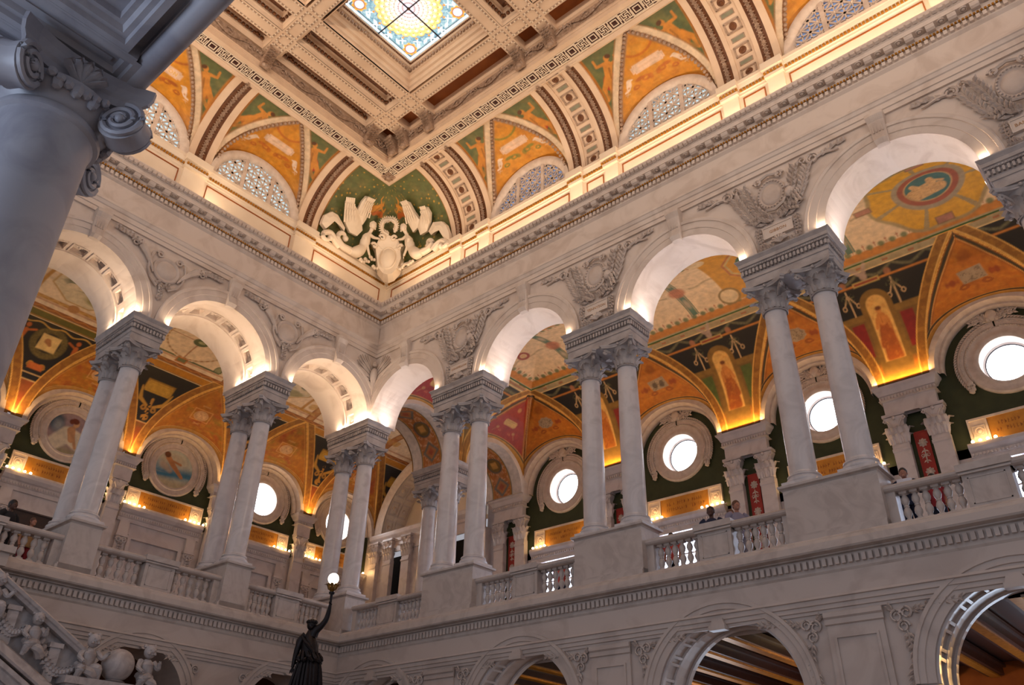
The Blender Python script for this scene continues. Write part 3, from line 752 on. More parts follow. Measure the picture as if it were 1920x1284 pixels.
for (xa, xb) in bays_x:
    for (ya, yb) in bays_y:
        wx, wy = xb-xa, yb-ya
        if xa > 15 or ya < -11.5: continue
        if wx > 2 and wy > 2:                        # skylight coffer
            cx, cy = (xa+xb)/2, (ya+yb)/2; h = 1.27; ox, oy = wx/2-h, wy/2-h; k = min(ox, oy)
            pr = [(0,21.52),(0,21.40),(.05,21.38),(.06,21.28),(.12,21.26),(.13,21.12),(.18,21.10),(.19,20.94),(.25,20.92),(.26,20.76),(.31,20.74),(k,20.66),(k,20.60)]
            coffer(cx-h, cy-h, cx+h, cy+h, pr, 'skylight_moulding', M_CEIL, (.13, 21.18, M_GUIL))
            bd = MB(); n = 44
            for i in range(n):
                s = -h-.03+(i+.5)*(2*h+.06)/n
                for p in ((cx+s, cy-h-.03), (cx+s, cy+h+.03), (cx-h-.03, cy+s), (cx+h+.03, cy+s)): bd.obox((p[0],p[1],21.375),(.018,0,0),(0,.018,0),(0,0,.014))
            bd.build('bead_moulding', M_BROWN, ceiling, kind='stuff')
            sk = struct('window_%d' % sky_n, 'square stained-glass skylight'); sky_n += 1
            g = np.linspace(-h, h, 190 if sky_n == 8 else 100); GX, GY = np.meshgrid(g, g, indexing='ij')
            im = np.empty(GX.shape+(3,), np.float32); im[:] = C3('7fa6b4'); mottle(im, GX, GY, '4d8096', 9, .9, 4, .45); mottle(im, GX, GY, 'b8d0d4', 14, .8, 8, .55); mottle(im, GX, GY, '3c5f74', 18, .6, 18, .6)
            R_ = np.hypot(GX, GY); TA = np.arctan2(GY, GX)
            edge = np.maximum(abs(GX), abs(GY))
            lay(im, 'dfe8ee', ss(abs(edge-1.06)-.045, .02)*(.5+.5*np.sign(np.sin((GX+GY)*22)))); lay(im, 'e8eef4', ss(abs(edge-1.22)-.03, .02)); lay(im, '3a4652', ss(abs(edge-1.16)-.012, .01))
            for j in range(16):
                a = (j+.5)*2*PI/16; q8 = 1.12/max(1, 1.0) ; px, py = q8*math.cos(a), q8*math.sin(a)
                lay(im, 'eef2f6', ss(np.minimum(d_cap(GX,GY,px-.07,py-.07,px+.07,py+.07,.015), d_cap(GX,GY,px+.07,py-.07,px-.07,py+.07,.015)), .01))
                lay(im, 'd88a34', ss(d_ell(GX,GY,1.01*math.cos(a),1.01*math.sin(a),.035,.035), .01))
            nring = 24
            for ri, (r0, r1, ca, cb_) in enumerate(((.82,.96,'e0c474','f2e4b8'),(.68,.82,'e4d096','f6ecd0'),(.54,.68,'e6d8bc','f6f0e4'),(.41,.54,'e8dccc','f6f2ea'),(.29,.41,'dccfd6','f4eef4'),(.17,.29,'ddd4e0','f4f0f8'),(0,.17,'d4cade','eeeaf6'))):
                ph = (TA/(2*PI)*nring+.5*(ri % 2)) % 1
                rr = r1-.06*(2*abs(ph-.5))**2*(r1-r0)/.12
                lay(im, ca, (R_ < rr).astype(np.float32)); lay(im, cb_, ss(np.hypot((ph-.5)*2*PI*R_/nring, R_-(r0+r1)/2+.01)-.04, .015)*(R_ < rr))
                lay(im, 'a86a2c', ss(abs(R_-rr)-.006, .006)*(R_ < rr+.02)*.9); lay(im, '6a3c20', ss(np.hypot((ph-.5)*2*PI*R_/nring, R_-r0-.012)-.018, .01)*(R_ < rr)*.9)
                lay(im, '8a7060', ss(abs((ph % 1)-.0)*2*PI*R_/nring-.005, .006)*(R_ < rr)*(R_ > r0)*.7)
            for sx in (-1, 1):
                for sy in (-1, 1):
                    rr = np.hypot(GX-sx*.97, GY-sy*.97)
                    lay(im, 'e0a032', ss(rr-.20+.02*np.sin(np.arctan2(GY-sy*.97, GX-sx*.97)*8))); lay(im, '6a2c44', ss(rr-.155)); lay(im, 'f4f4fb', ss(rr-.125))
            gs = gridmesh('stained_glass', np.stack([cx+GX, cy+GY, np.full_like(GX, 21.46)], -1), im, M_SKY, sk, smooth=False)
            for j in range(8):
                a = j*PI/4; L = h; c_, s_ = math.cos(a), math.sin(a)
                if j % 2 == 0: MB().obox((cx+c_*L/2, cy+s_*L/2, 21.44), (c_*L/2, s_*L/2, 0), (-s_*.012, c_*.012, 0), (0,0,.02)).build('glazing_bar', M_IRON, sk)
            MB().sphere((cx, cy, 21.44), .05, 8, 6, sq=(1,1,.6)).build('centre_boss', M_BROWN, sk)
        elif wx < .9 and wy > 2:
            coffer(xa+.24, ya+.24, xb-.24, yb-.24, [(0,20.98),(.06,20.97),(.07,20.86),(.14,20.84),(.15,20.72),(.20,20.70),(.24,20.62),(.24,20.6)], 'beam_coffer', M_CEIL, (.13, 20.8, M_BROWN))
            MB().box(xa+.2, ya+.2, 20.98, xb-.2, yb-.2, 21.0).build('coffer_soffit', M_BROWN, ceiling)
        else:
            MB().box(xa, ya, ZF+.88, xb, yb, ZF+.9).build('coffer_soffit', M_UMBER, ceiling)
# corbels under the beam ends
def corbel_mesh():
    mb = MB(); w = .15
    prof = [(0,.52),(0,.0),(.10,-.02),(.16,.06),(.15,.16),(.20,.28),(.30,.38),(.38,.44),(.40,.52)]
    mb.prism(prof, lambda a, b, d: (d, -a, b), -w, w)
    for k in range(7):
        z = .08+.06*k; dep = np.interp(z, [0,.06,.16,.28,.38,.44], [.1,.16,.15,.20,.30,.38])
        for sx in (-.09, 0, .09): mb.obox((sx, -dep-.005, z), (.05,0,.02), (0,.025,0), (0,.012,.03))
    mb.sphere((0,-.12,.0), .1, 8, 6, sq=(1.4,.9,.9)); mb.sphere((-.13,-.36,.48), .06, 8, 5); mb.sphere((.13,-.36,.48), .06, 8, 5)
    return mb.mesh('corbel', M_GUIL)
CM = corbel_mesh()
for x in xs:
    if x < 20: put('corbel', CM, ceiling, (x, -2.48, ZF+.05))
for y in ys: put('corbel', CM, ceiling, (2.48, y, ZF+.05), rot=(0,0,PI/2))
put('corbel', CM, ceiling, (2.80, -2.48, ZF+.05)); 
seg = [2.95]+[x for x in xs]+[20.5]
for i in range(len(seg)-1):
    a, b = seg[i]+.2, seg[i+1]-.2
    if b-a > .3: scroll_frieze(True, a, b)
seg = [-2.6]+ys
for i in range(len(seg)-1): scroll_frieze(False, seg[i+1]+.2, seg[i]-.2)
# ================================================================ gallery vaults
def make_vault(right):
    if right: sa, sb, WD, zc = -.02, 18.6, 6.45, 12.62
    else: sa, sb, WD, zc = -11.0, 7.62, 6.37, 12.62
    R = WD/2; step = .0255
    s = np.arange(sa, sb, step)
    if right: s = np.r_[sa+np.array([0,.002,.006,.012,.018]), s[1:]]
    t = np.linspace(0, PI, 398)
    S, T = np.meshgrid(s, t, indexing='ij'); Wd = R*(1-np.cos(T)); cov = R*np.sin(T)
    DAPV = 1.72
    bays = RB[:4] if right else LB+[(PY[0]+PYB[0])/2, (PYB[0]+PYB[1])/2]
    hw = 1.68 if right else 1.56
    cf = lambda d: R*np.sqrt(np.clip(1-(1-np.clip(d,0,R)/R)**2, 0, 1)); ug = lambda d: np.clip(1-d/DAPV, 0, 1)
    def lun(a, d, c, w, base, h0=None): return lun_h(a, d, c, w, base, cf, ug, DAPV, w*.96 if h0 is None else h0)
    base = cov.copy(); DE = np.full_like(cov, R)
    if right:
        DE = S-sa; base = np.minimum(cov, np.where(DE < R, cf(DE), R))
    LK = [lun(S, Wd, c, hw, base) for c in bays]; LR = [lun(S, WD-Wd, c, hw, base) for c in bays]
    def mx(L): return np.max([q[0] for q in L], 0), np.max([q[1] for q in L], 0)
    LBk, fB_ = mx(LK); LFr, fF_ = mx(LR); LE, fE_ = np.zeros_like(cov), np.full_like(cov, -1)
    if right: LE, fE_ = mx([lun(Wd, DE, 7.45-c, 1.56, base) for c in ((PY[0]+PYB[0])/2, (PYB[0]+PYB[1])/2)])
    H = np.max([base, LBk, LFr, LE], 0)
    A = R*T; AE = np.where(DE < R, R*np.arccos(np.clip(1-DE/R,-1,1)), 9)
    f = np.max([fB_, fF_, fE_], 0); reg = np.where(f > 0, 1+np.argmax([fB_, fF_, fE_], 0), 0)
    gd = abs(f)/(np.hypot(np.gradient(f, step, axis=0), np.gradient(f, R*(t[1]-t[0]), axis=1))+.08)
    A2 = np.minimum(np.minimum(A, PI*R-A), AE)
    piers = PX if right else PY+PYB
    img = np.empty(S.shape+(3,), np.float32)
    idx = np.argmin([abs(S-p) for p in piers], 0); pv = np.array(piers)[idx]; U = S-pv
    bix = np.argmin([abs(S-c) for c in bays], 0); V = S-np.array(bays)[bix]
    if right:
        img[:] = C3('15130f'); low = A2 < 1.95
        lay(img, '6f5424', low.astype(np.float32)); mottle(img, S, A, '8a6a28', 4, .6*1.0, 2) if False else None
        side = d_box(abs(U), A2, .66, 1.35, .17, .50)
        for i in range(len(piers)): lay(img, ('6d2018','7a1c16','4a5a24','7a1c16','4a5a24')[i], ss(side)*(idx == i))
        lay(img, '80622a', ss(abs(A2-2.0)-.09))
        lay(img, 'a8651c', ss(A2-.55, .1)); lay(img, 'c98a34', ss(abs(A2-.35)-.012)*(abs(U) < .35))
        # garlands and ribbon bows on the black band
        ph = np.abs(((U+10) % .9)-.45)
        sw = abs(A2-(3.06+.55*ph**1.4*1.2))-.045
        lay(img, '6e6a4a', ss(sw, .03)*(A2 > 2.96)*(A2 < 3.34)*(.55+.45*vnoise(S,A,22,4)))
        for c in (-.62, .62):
            u = abs(U)-abs(c)
            bow = np.minimum.reduce([d_cap(u,A2,0,2.86,0,2.10,.018), d_cap(u,A2,0,2.75,-.16,2.42,.016), d_cap(u,A2,0,2.75,.17,2.45,.016), abs(d_ell(u,A2,-.19,2.38,.05,.06))-.012, abs(d_ell(u,A2,.19,2.40,.05,.06))-.012])
            lay(img, 'b79a74', ss(bow, .014))
            lay(img, '5c5a3a', ss(d_ell(u,A2,0,2.66,.15,.12),.05)*.6*(vnoise(S,A,20,6) > .45)); lay(img, 'a06a4a', ss(d_ell(u,A2,0,3.05,.08,.10),.03)*.8)
        lay(img, 'c07a30', ss(abs(A2-2.95)-.028))
        pl = d_box(U, A2, 0, 2.96, .36, .07); lay(img, 'b8a05a', ss(pl)); lay(img, '8a3020', ss(pl+.035))
        ang = np.minimum.reduce([d_cap(U,A2,0,3.16,-.24,3.42,.07,.04), d_cap(U,A2,0,3.16,.16,3.5,.07,.04), d_ell(U,A2,0,3.14,.09,.12)])
        lay(img, 'a89080', ss(ang, .03)*.8*(A2 > 3.0)); angm = ss(ang, .03)*.8
        # arched niche with a standing figure
        ni = np.minimum(d_box(U, A2, 0, 1.25, .42, 1.02), d_ell(U, A2, 0, 2.27, .42, .44)); lay(img, '7a5c26', ss(ni)); mottle(img, S, A, '7a5c26', 9, .0, 3)
        inn = np.minimum(d_box(U, A2, 0, 1.45, .27, .82), d_ell(U, A2, 0, 2.25, .27, .28)); lay(img, 'd2a860', ss(inn))
        for i in range(len(piers)):
            mk = idx == i; fl = 1 if i % 2 else -1
            tmp = img.copy()
            x, y = U*fl, A2
            dr = np.minimum.reduce([d_cap(x,y,.02,1.75,.0,.75,.15,.22), d_cap(x,y,-.08,1.5,-.14,1.1,.10,.12), d_cap(x,y,.1,1.2,.12,.7,.1,.12)])
            lay(tmp, ('9a5214','a05c1a','8e4c18','96501c','9a5a20')[i], ss(dr, .03)); mottle(tmp, S, A, 'c07e30', 8, .5*1, 30+i, .55)
            lay(tmp, 'b87838', ss(np.minimum.reduce([d_cap(x,y,-.12,1.85,-.2,1.6,.05,.04), d_cap(x,y,.12,1.85,.15,1.55,.05,.04), d_cap(x,y,0,1.9,0,1.75,.12,.11)]), .02))
            lay(tmp, 'bb8040', ss(d_ell(x,y,.0,2.08,.07,.09), .02)); lay(tmp, '6a3a14', ss(d_ell(x,y,.0,2.14,.085,.06), .02))
            lay(tmp, '8a4a14', ss(abs(vnoise(S*3,A*.7,5,60+i)-.5)-.04,.04)*ss(dr,.03)*.6)
            m_ = (ss(inn)*mk)[..., None]; img += (tmp-img)*m_
        # borders around the ceiling field
        for a0, wv, h in ((3.30,.022,'e2c48c'),(3.40,.075,'a0906a'),(3.487,.012,'e2c48c'),(3.54,.034,'2c5418'),(3.585,.012,'e6cc9a')):
            lay(img, h, ss(abs(A2-a0)-wv, .012))
        lay(img, '9a4a24', ss(abs(A2-3.40)-.03,.02)*(np.sin(S*9) > .75)*.8)
        fld = A2 > 3.6
        o = np.empty_like(img); o[:] = C3('dcc096'); mottle(o, S, A, 'd2b488', 3, .5, 12)
        lay(o, 'c07c2c', ss(A2-3.86)); 
        g = abs(((S*1.0) % .30)-.15); g = np.where(abs(A2-AE) < 1e-6, abs(((A) % .30)-.15), g)
        lay(o, '5c6a3e', ss(np.hypot(g, (A2-3.90)*1.0)-.085, .03)*.9); lay(o, 'a85a34', ss(np.minimum(np.hypot(g-.15,A2-4.0)-.03, abs(g-.15)+np.maximum(abs(A2-3.97)-.08,0)-.012), .015)*.85)
        K = PI*R/2                                        # crown
        tl = (abs(U) < .14)&(pv > 1); lay(o, '4f6f58', tl.astype(np.float32)*(A2 > 3.95)); lay(o, 'b89a70', ss(abs(abs(U)-.10)-.012)*(pv > 1)*(A2 > 3.95)); lay(o, 'c0a888', ss(d_ell(U, A2, 0, 4.45, .07, .2), .03)*(pv > 1)*.8)
        lay(o, 'a8906a', ss(abs(A-K+.05*np.sin(S*7))-.035,.03)*(abs(V) < 2)*.8)
        lay(o, 'b86a44', ss(np.hypot(U*1.0, A-K)-.25, .05)*(pv > 1)*.85)
        for c, kind in ((RB[0], 0), (RB[1], 0), (RB[2], 1), (RB[3], 2)):
            u = S-c; v = A-K-.12; rr = np.hypot(u, v)
            if kind == 0:
                lay(o, '9a4a3a', ss(abs(np.hypot(u-1.2,v)-.17)-.05)); lay(o, 'c9a06c', ss(np.hypot(u-1.2,v)-.09)); lay(o, '8a6a50', ss(abs(rr-.12)-.02)*.6)
            if kind == 1:
                bl = d_box(u, v, 0, 0, 1.22, 1.3); lay(o, 'c58a26', ss(bl)); mottle(o, S, A, 'c58a26', 6, 0, 3)
                oc = np.maximum(np.maximum(abs(u), abs(v)), (abs(u)+abs(v))*.72)
                lay(o, 'a8643c', ss(abs(oc-.70)-.03)); lay(o, 'b8a06a', ss(abs(oc-.62)-.03)); lay(o, '2f5c4a', ss(np.hypot(u/.85, v)-.42)); lay(o, 'c9905a', ss(d_cap(u,v,-.1,-.2,.15,.12,.13,.09)))
                for sx in (-1, 1): lay(o, 'd8be90', ss(np.hypot(u-sx*1.15, v+1.05)-.26)); lay(o, '8a7040', ss(abs(np.hypot(u-sx*1.15, v+1.05)-.30)-.03)); lay(o, 'd8be90', ss(np.hypot(u-sx*1.15, v-1.05)-.26))
            if kind == 2:
                an = np.arctan2(v, u)
                lay(o, 'a08a5a', ss(rr-1.52+.05*np.sin(an*7), .03)); lay(o, 'd09a14', ss(np.maximum(rr-1.42+.06*np.sin(an*7), .80-rr), .03)*(abs(np.sin(an*3.5+.4)) > .16))
                lay(o, '9a8a6c', ss(abs(rr-.78)-.07)); lay(o, '96482a', ss(rr-.71)); lay(o, 'd0a868', ss(rr-.56)); lay(o, '2e6460', ss(rr-.535))
                fg = np.minimum.reduce([d_cap(u,v,-.32,-.18,.22,-.16,.24,.18), d_cap(u,v,-.25,.05,-.32,.2,.1,.07), d_cap(u,v,.12,.08,.1,.26,.11,.08), d_cap(u,v,-.2,.05,.1,.12,.05), d_cap(u,v,.1,.2,.36,.02,.04)])
                lay(o, 'cfa468', ss(np.maximum(fg, rr-.53), .02)); lay(o, 'a87c40', ss(np.maximum(abs(vnoise(u*2,v*3,6,5)-.5)-.05, fg+.03), .03)*.6)
                for sx, sy in ((-1.62,0),(1.62,0),(0,1.28),(0,-1.28)): q_ = d_box(u,v,sx,sy,.20,.11); lay(o, 'a8705a', ss(q_)); lay(o, '7a5a3a', ss(abs(q_)-.015))
        img = np.where(fld[..., None], o, img); img += (C3('a89080')-img)*(angm*(A2 > 3.0)*(A2 < 3.8))[..., None]
    else:
        img[:] = C3('12131a'); lay(img, '8e4a22', ss(A2-1.15)*1.0); mottle(img, S, A, '6a5a30', 5, 0, 2)
        lay(img, '7a5a2a', ss(A2-1.1)*np.clip(vnoise(S,A,4,8)*1.6-.6,0,1)); lay(img, 'd8b884', ss(abs(A2-1.16)-.014))
        lay(img, '8e6c2c', ss(d_box(U, A2, 0, 2.45, .50, .23))*(idx != 2)); tb = np.minimum(d_box(U,A2,0,2.42,.42,.20), d_box(U,A2,0,2.42,.47,.14)); lay(img, 'b8923a', ss(tb)*(idx != 2))
        lay(img, '9a7828', ss(abs(tb+.05)-.008)*(idx != 2))
        for sx in (-1, 1):
            sc = np.minimum.reduce([d_cap(U,A2,sx*.12,1.75,sx*.42,1.92,.04,.07), d_cap(U,A2,sx*.42,1.92,sx*.55,2.35,.07,.02)])
            lay(img, 'b0883a', ss(sc)*(idx != 2)); paint_scroll(img, U, A2, sx*.18, 1.66, .11, 'a87c34', sx, .018)
        lay(img, 'a87c34', ss(np.minimum(d_cap(U,A2,0,2.0,0,1.35,.05,.07), d_ell(U,A2,0,1.35,.13,.12)))*(idx != 2)*(vnoise(S,A,18,3) > .35))
        k2 = idx == 2                                    # the pier with a seal and wreath
        rr = np.hypot(U, A2-2.45); lay(img, '6f6236', ss(abs(rr-.44)-.10, .03)*k2*(.5+.5*vnoise(S,A,26,2))); sq_ = d_box(U, A2, 0, 2.45, .28, .27); lay(img, 'd8bc80', ss(sq_)*k2); lay(img, '8a4a2a', ss(d_cap(U,A2,-.05,2.5,.05,2.4,.10,.05))*k2*.8)
        for sx in (-1, 1):
            b = np.minimum.reduce([d_cap(U,A2,sx*.78,2.62,sx*.80,2.3,.07,.06), d_cap(U,A2,sx*.80,2.3,sx*.84,1.95,.055,.03), d_cap(U,A2,sx*.80,2.3,sx*.72,1.95,.055,.03), d_cap(U,A2,sx*.78,2.6,sx*.52,2.72,.035), d_ell(U,A2,sx*.78,2.80,.07,.08)])
            lay(img, 'b4602a', ss(b)*k2)
        lay(img, 'c9a050', ss(abs(A2-(2.98+.05*np.sin(U*9)))-.022)*k2); lay(img, 'b8642c', ss(d_box(U,A2,0,1.62,.22,.10))*k2)
        lay(img, 'd8b884', ss(abs(A2-(1.55+.18*np.sign(abs(U)-.45)))-.015)*(abs(U) < .8)*k2)
        for a0, wv, h in ((3.13,.014,'e6cca0'),(3.29,.13,'b47a20'),(3.435,.014,'e6cca0'),(3.54,.085,'8e5428')):
            lay(img, h, ss(abs(A2-a0)-wv, .012))
        lay(img, '5e5a20', ss(abs(A2-3.29)-.11)*k2); lay(img, 'c08040', ss(abs(A2-3.54-.03*np.sin(S*14))-.02,.015)*.8)
        o = np.empty_like(img); o[:] = C3('dfccb4'); mottle(o, S, A, 'd2bea6', 3, .5, 12)
        K = PI*R/2
        tbm = abs(V) < .17
        lay(o, 'a8703c', tbm.astype(np.float32)); lay(o, '7a4a24', ss(abs(abs(V)-.155)-.015)); lay(o, 'c49a64', ss(d_ell(V, (A % .5), 0, .25, .09, .16), .02)*tbm*.6)
        for i, p_ in enumerate(piers):
            u = S-p_; v = A-K; rr = np.hypot(u, v); mk = (idx == i)
            lay(o, 'a05a2c', ss(abs(v)-1.24)*ss(1.16-abs(v))*mk*.6)
            if i in (1,):
                lay(o, '4a5a3c', ss(rr-.26)*mk); lay(o, '9aa07a', ss(d_ell(u,v,.02,0,.12,.09),.02)*mk)
                lay(o, 'a06a4a', ss(np.minimum(abs(u),abs(v))-.02)*(rr < 1.1)*(rr > .26)*mk); lay(o, 'a07a54', ss(abs(rr-1.08)-.03,.02)*mk*(.5+.5*(np.sin(np.arctan2(v,u)*36) > 0)))
                for sx in (-1, 1):
                    for sy in (-1, 1):
                        lay(o, '4c5c40', ss(abs(abs(u)-1.42)-.02)*mk*(abs(v) < 1.12)); lay(o, '4c5c40', ss(abs(abs(v)-1.12)-.02)*mk*(abs(u) < 1.42)*(rr > 1.15))
                        q_ = np.hypot(u-sx*1.40, v-sy*1.0); lay(o, '8a9070', ss(q_-.24)*mk*(abs(u) < 1.42)*(abs(v) < 1.12)); lay(o, '4c5c40', ss(abs(q_-.24)-.018)*mk*(abs(u) < 1.42)*(abs(v) < 1.12))
                    q_ = d_box(u, v, 0, sx*1.22, .2, .13); lay(o, 'b8703c', ss(q_)*mk); lay(o, '6a7050', ss(q_+.05)*mk)
            elif i in (0, 2):
                oc = np.maximum(np.maximum(abs(u)*.85, abs(v)*1.0), (abs(u)*.85+abs(v))*.74); lay(o, 'b89a6a', ss(abs(oc-.86)-.03)*mk); 
                ins = ss(oc-.83)*mk; lay(o, 'cfc6ae', ins); 
                lay(o, '3f5c58', ss(np.minimum.reduce([d_ell(u,v,-.25,.1,.55,.30), d_ell(u,v,.5,.3,.3,.3)]),.06)*ins*(.4+.6*vnoise(S,A,6,5))); lay(o, '7a7a4a', ss(d_ell(u,v,.45,-.45,.4,.22),.05)*ins*.8)
                lay(o, 'd8cdb8', ss(np.minimum.reduce([d_cap(u,v,-.5,-.1,.25,.1,.16,.12), d_cap(u,v,.2,.1,.45,.28,.1,.07), d_cap(u,v,.25,.05,.6,-.2,.09,.06)]),.03)*ins)
                lay(o, 'b0803c', ss(abs(abs(v)-1.08)-.07)*mk); lay(o, 'c49a5c', ss(abs(abs(v)-1.08+.03*np.sin(u*20))-.03)*mk); lay(o, 'a8784a', ss(np.hypot(u, abs(v)-1.08)-.17)*mk)
                lay(o, 'b0803c', ss(abs(abs(u)-1.25)-.06)*mk*(abs(v) < 1.1))
            else:
                lay(o, '6a7a58', ss(abs(np.maximum(abs(u),abs(v))-.5)-.05)*mk); lay(o, 'a8804a', ss(rr-.2)*mk)
            lay(o, 'c49a50', ss(np.maximum(np.hypot(abs(u)-1.55, abs(v)-.72)-.18, 1.4-abs(u)))*mk*.8)
        img = np.where((A2 > 3.62)[..., None], o, img)
    # bands along the groins and the lunette vaults
    inl = f > 0; cv = ~inl
    gw = .24 if right else .27
    lay(img, '8a5c1e' if right else '8e5e26', ss(gd-gw)*cv*(A2 < 3.5)); lay(img, 'a8762c', ss(gd-gw)*cv*(A2 < 3.5)*(vnoise(S,A,11,7) > .55)*.5)
    lay(img, 'e2b05a', ss(abs(gd-gw)-.013, .012)*cv*(A2 < 3.5)); lay(img, 'd8a040', ss(gd-.045, .014)*(A2 < 3.5)); lay(img, 'ecc67e', ss(abs(gd-.03)-.008,.01)*(A2 < 3.5)*.7)
    l = np.empty_like(img)
    dB = np.where(reg == 1, A, np.where(reg == 3, AE, PI*R-A)); LV = np.where(reg == 3, 7.45-Wd-np.where(7.45-Wd < PYB[0], (PY[0]+PYB[0])/2, (PYB[0]+PYB[1])/2), V)
    if right:
        l[:] = C3('b86c14'); mottle(l, S, A, 'a0560e', 3, .6, 3); mottle(l, S, A, 'cc8a2c', 7, .4, 5)
        for i in range(len(bays)):
            mk = (bix == i)
            if i in (0, 2): sh = np.hypot(LV, dB-2.05)-.30+.015*np.sin(np.arctan2(LV,dB-2.05)*9)
            else: sh = d_box(*rot(LV, dB, 0, 2.02, .12), 0, 0, .30, .27)
            lay(l, 'a08a6e', ss(sh)*mk); lay(l, '6f5c48', ss(abs(vnoise(LV*2+i,dB*2,7,i)-.5)-.07,.05)*ss(sh+.04)*mk*.8)
            if i in (1,): lay(l, '4a3c30', ss(np.minimum(d_ell(LV,dB,-.13,2.0,.09,.16), d_ell(LV,dB,.13,2.0,.09,.16)),.02)*mk*.8)
            for sx in (-1, 1): lay(l, '8a3410', ss(d_ell(LV,dB,sx*.52,1.95,.15,.12)+.03*np.sin(LV*40),.04)*mk*.75); paint_scroll(l, LV, dB, sx*.28, 1.62, .14, '9a520f', sx, .016)
            lay(l, '94500f', ss(np.hypot(LV, dB-2.7)-.16,.04)*mk*.7)
        if True:
            rd = np.empty_like(l); rd[:] = C3('96281a'); mottle(rd, S, A, '822014', 4, .5, 3); mottle(rd, S, A, 'b04428', 12, .35, 4, .6)
            tbx, tby = rot(LV, dB, 0, 2.0, .0); lay(rd, 'c49a58', ss(np.minimum(d_box(tbx,tby,0,0,.27,.17), d_box(tbx,tby,0,0,.31,.11)))); lay(rd, '9a7038', ss(abs((tby*14) % 1-.5)-.1,.1)*ss(d_box(tbx,tby,0,0,.2,.12))*.6)
            for sx in (-1, 1): lay(rd, 'b8844a', ss(np.minimum(d_ell(LV,dB,sx*.42,1.55,.07,.09), d_cap(LV,dB,sx*.42,1.55,sx*.58,1.2,.012)))*.8); paint_scroll(rd, LV, dB, sx*.25, 1.4, .09, 'b05a34', sx, .012)
            lay(rd, 'b8844a', ss(d_ell(LV,dB,0,2.65,.09,.09))*.8)
            l = np.where((reg == 3)[..., None], rd, l)
        lay(l, '3f3418', ss(abs(gd-.105)-.045)); lay(l, 'd8a860', ss(abs(gd-.165)-.010,.01)); lay(l, 'a05c18', ss(abs(gd-.2)-.02))
        lay(l, 'b07c28', ss(dB-.62)); lay(l, '42381c', ss(abs(dB-.72)-.06)); lay(l, 'dcb468', ss(abs(dB-.60)-.012)); lay(l, 'c89a50', ss(abs(dB-.81)-.010))
    else:
        l[:] = C3('a8681e'); mottle(l, S, A, '9a4420', 2.2, .8, 3, .45); mottle(l, S, A, '8a7a24', 3.1, .6, 5, .5); mottle(l, S, A, 'c88a2c', 6, .5, 6)
        l2 = np.where((reg == 1), 1, 0)
        dm = d_box(*rot(LV, dB, 0, 2.0, .0), 0, 0, .34, .30); lay(l, 'd8a060', ss(abs(dm)-.012)); ci = np.hypot(LV, dB-1.98)-.27; lay(l, 'c8a078', ss(ci)); lay(l, 'a8784a', ss(abs(ci+.05)-.01)*.8); lay(l, '9a6a48', ss(abs(vnoise(LV*2,dB*2,9,4)-.5)-.06,.05)*ss(ci+.06)*.7)
        lay(l, 'd0a868', ss(np.minimum(d_cap(LV,dB,-.1,1.52,.1,1.42,.02), d_cap(LV,dB,-.1,1.42,.1,1.52,.02)))*.7); lay(l, 'c89858', ss(abs(dB-2.46)-.02)*(abs(LV) < .16))
        lay(l, 'c8904a', ss(abs(gd-.10)-.012)); lay(l, '9c6826', ss(gd-.09)*(gd > .045)); lay(l, 'a87830', ss(dB-.75)); lay(l, 'e0b878', ss(abs(dB-.76)-.012)); lay(l, 'e0b878', ss(abs(dB-.60)-.010))
    img = np.where((inl & (gd > .035))[..., None], l, img)
    P = np.stack([S, 7.45-Wd, zc+H], -1) if right else np.stack([-8.45+Wd, S, zc+H], -1)
    par = struct('ceiling', 'painted barrel vault of the right-hand gallery' if right else 'painted barrel vault of the left-hand gallery')
    gridmesh('painted_vault', P, img, M_PAINT, par)
    return par
vault_r = make_vault(True); vault_l = make_vault(False)
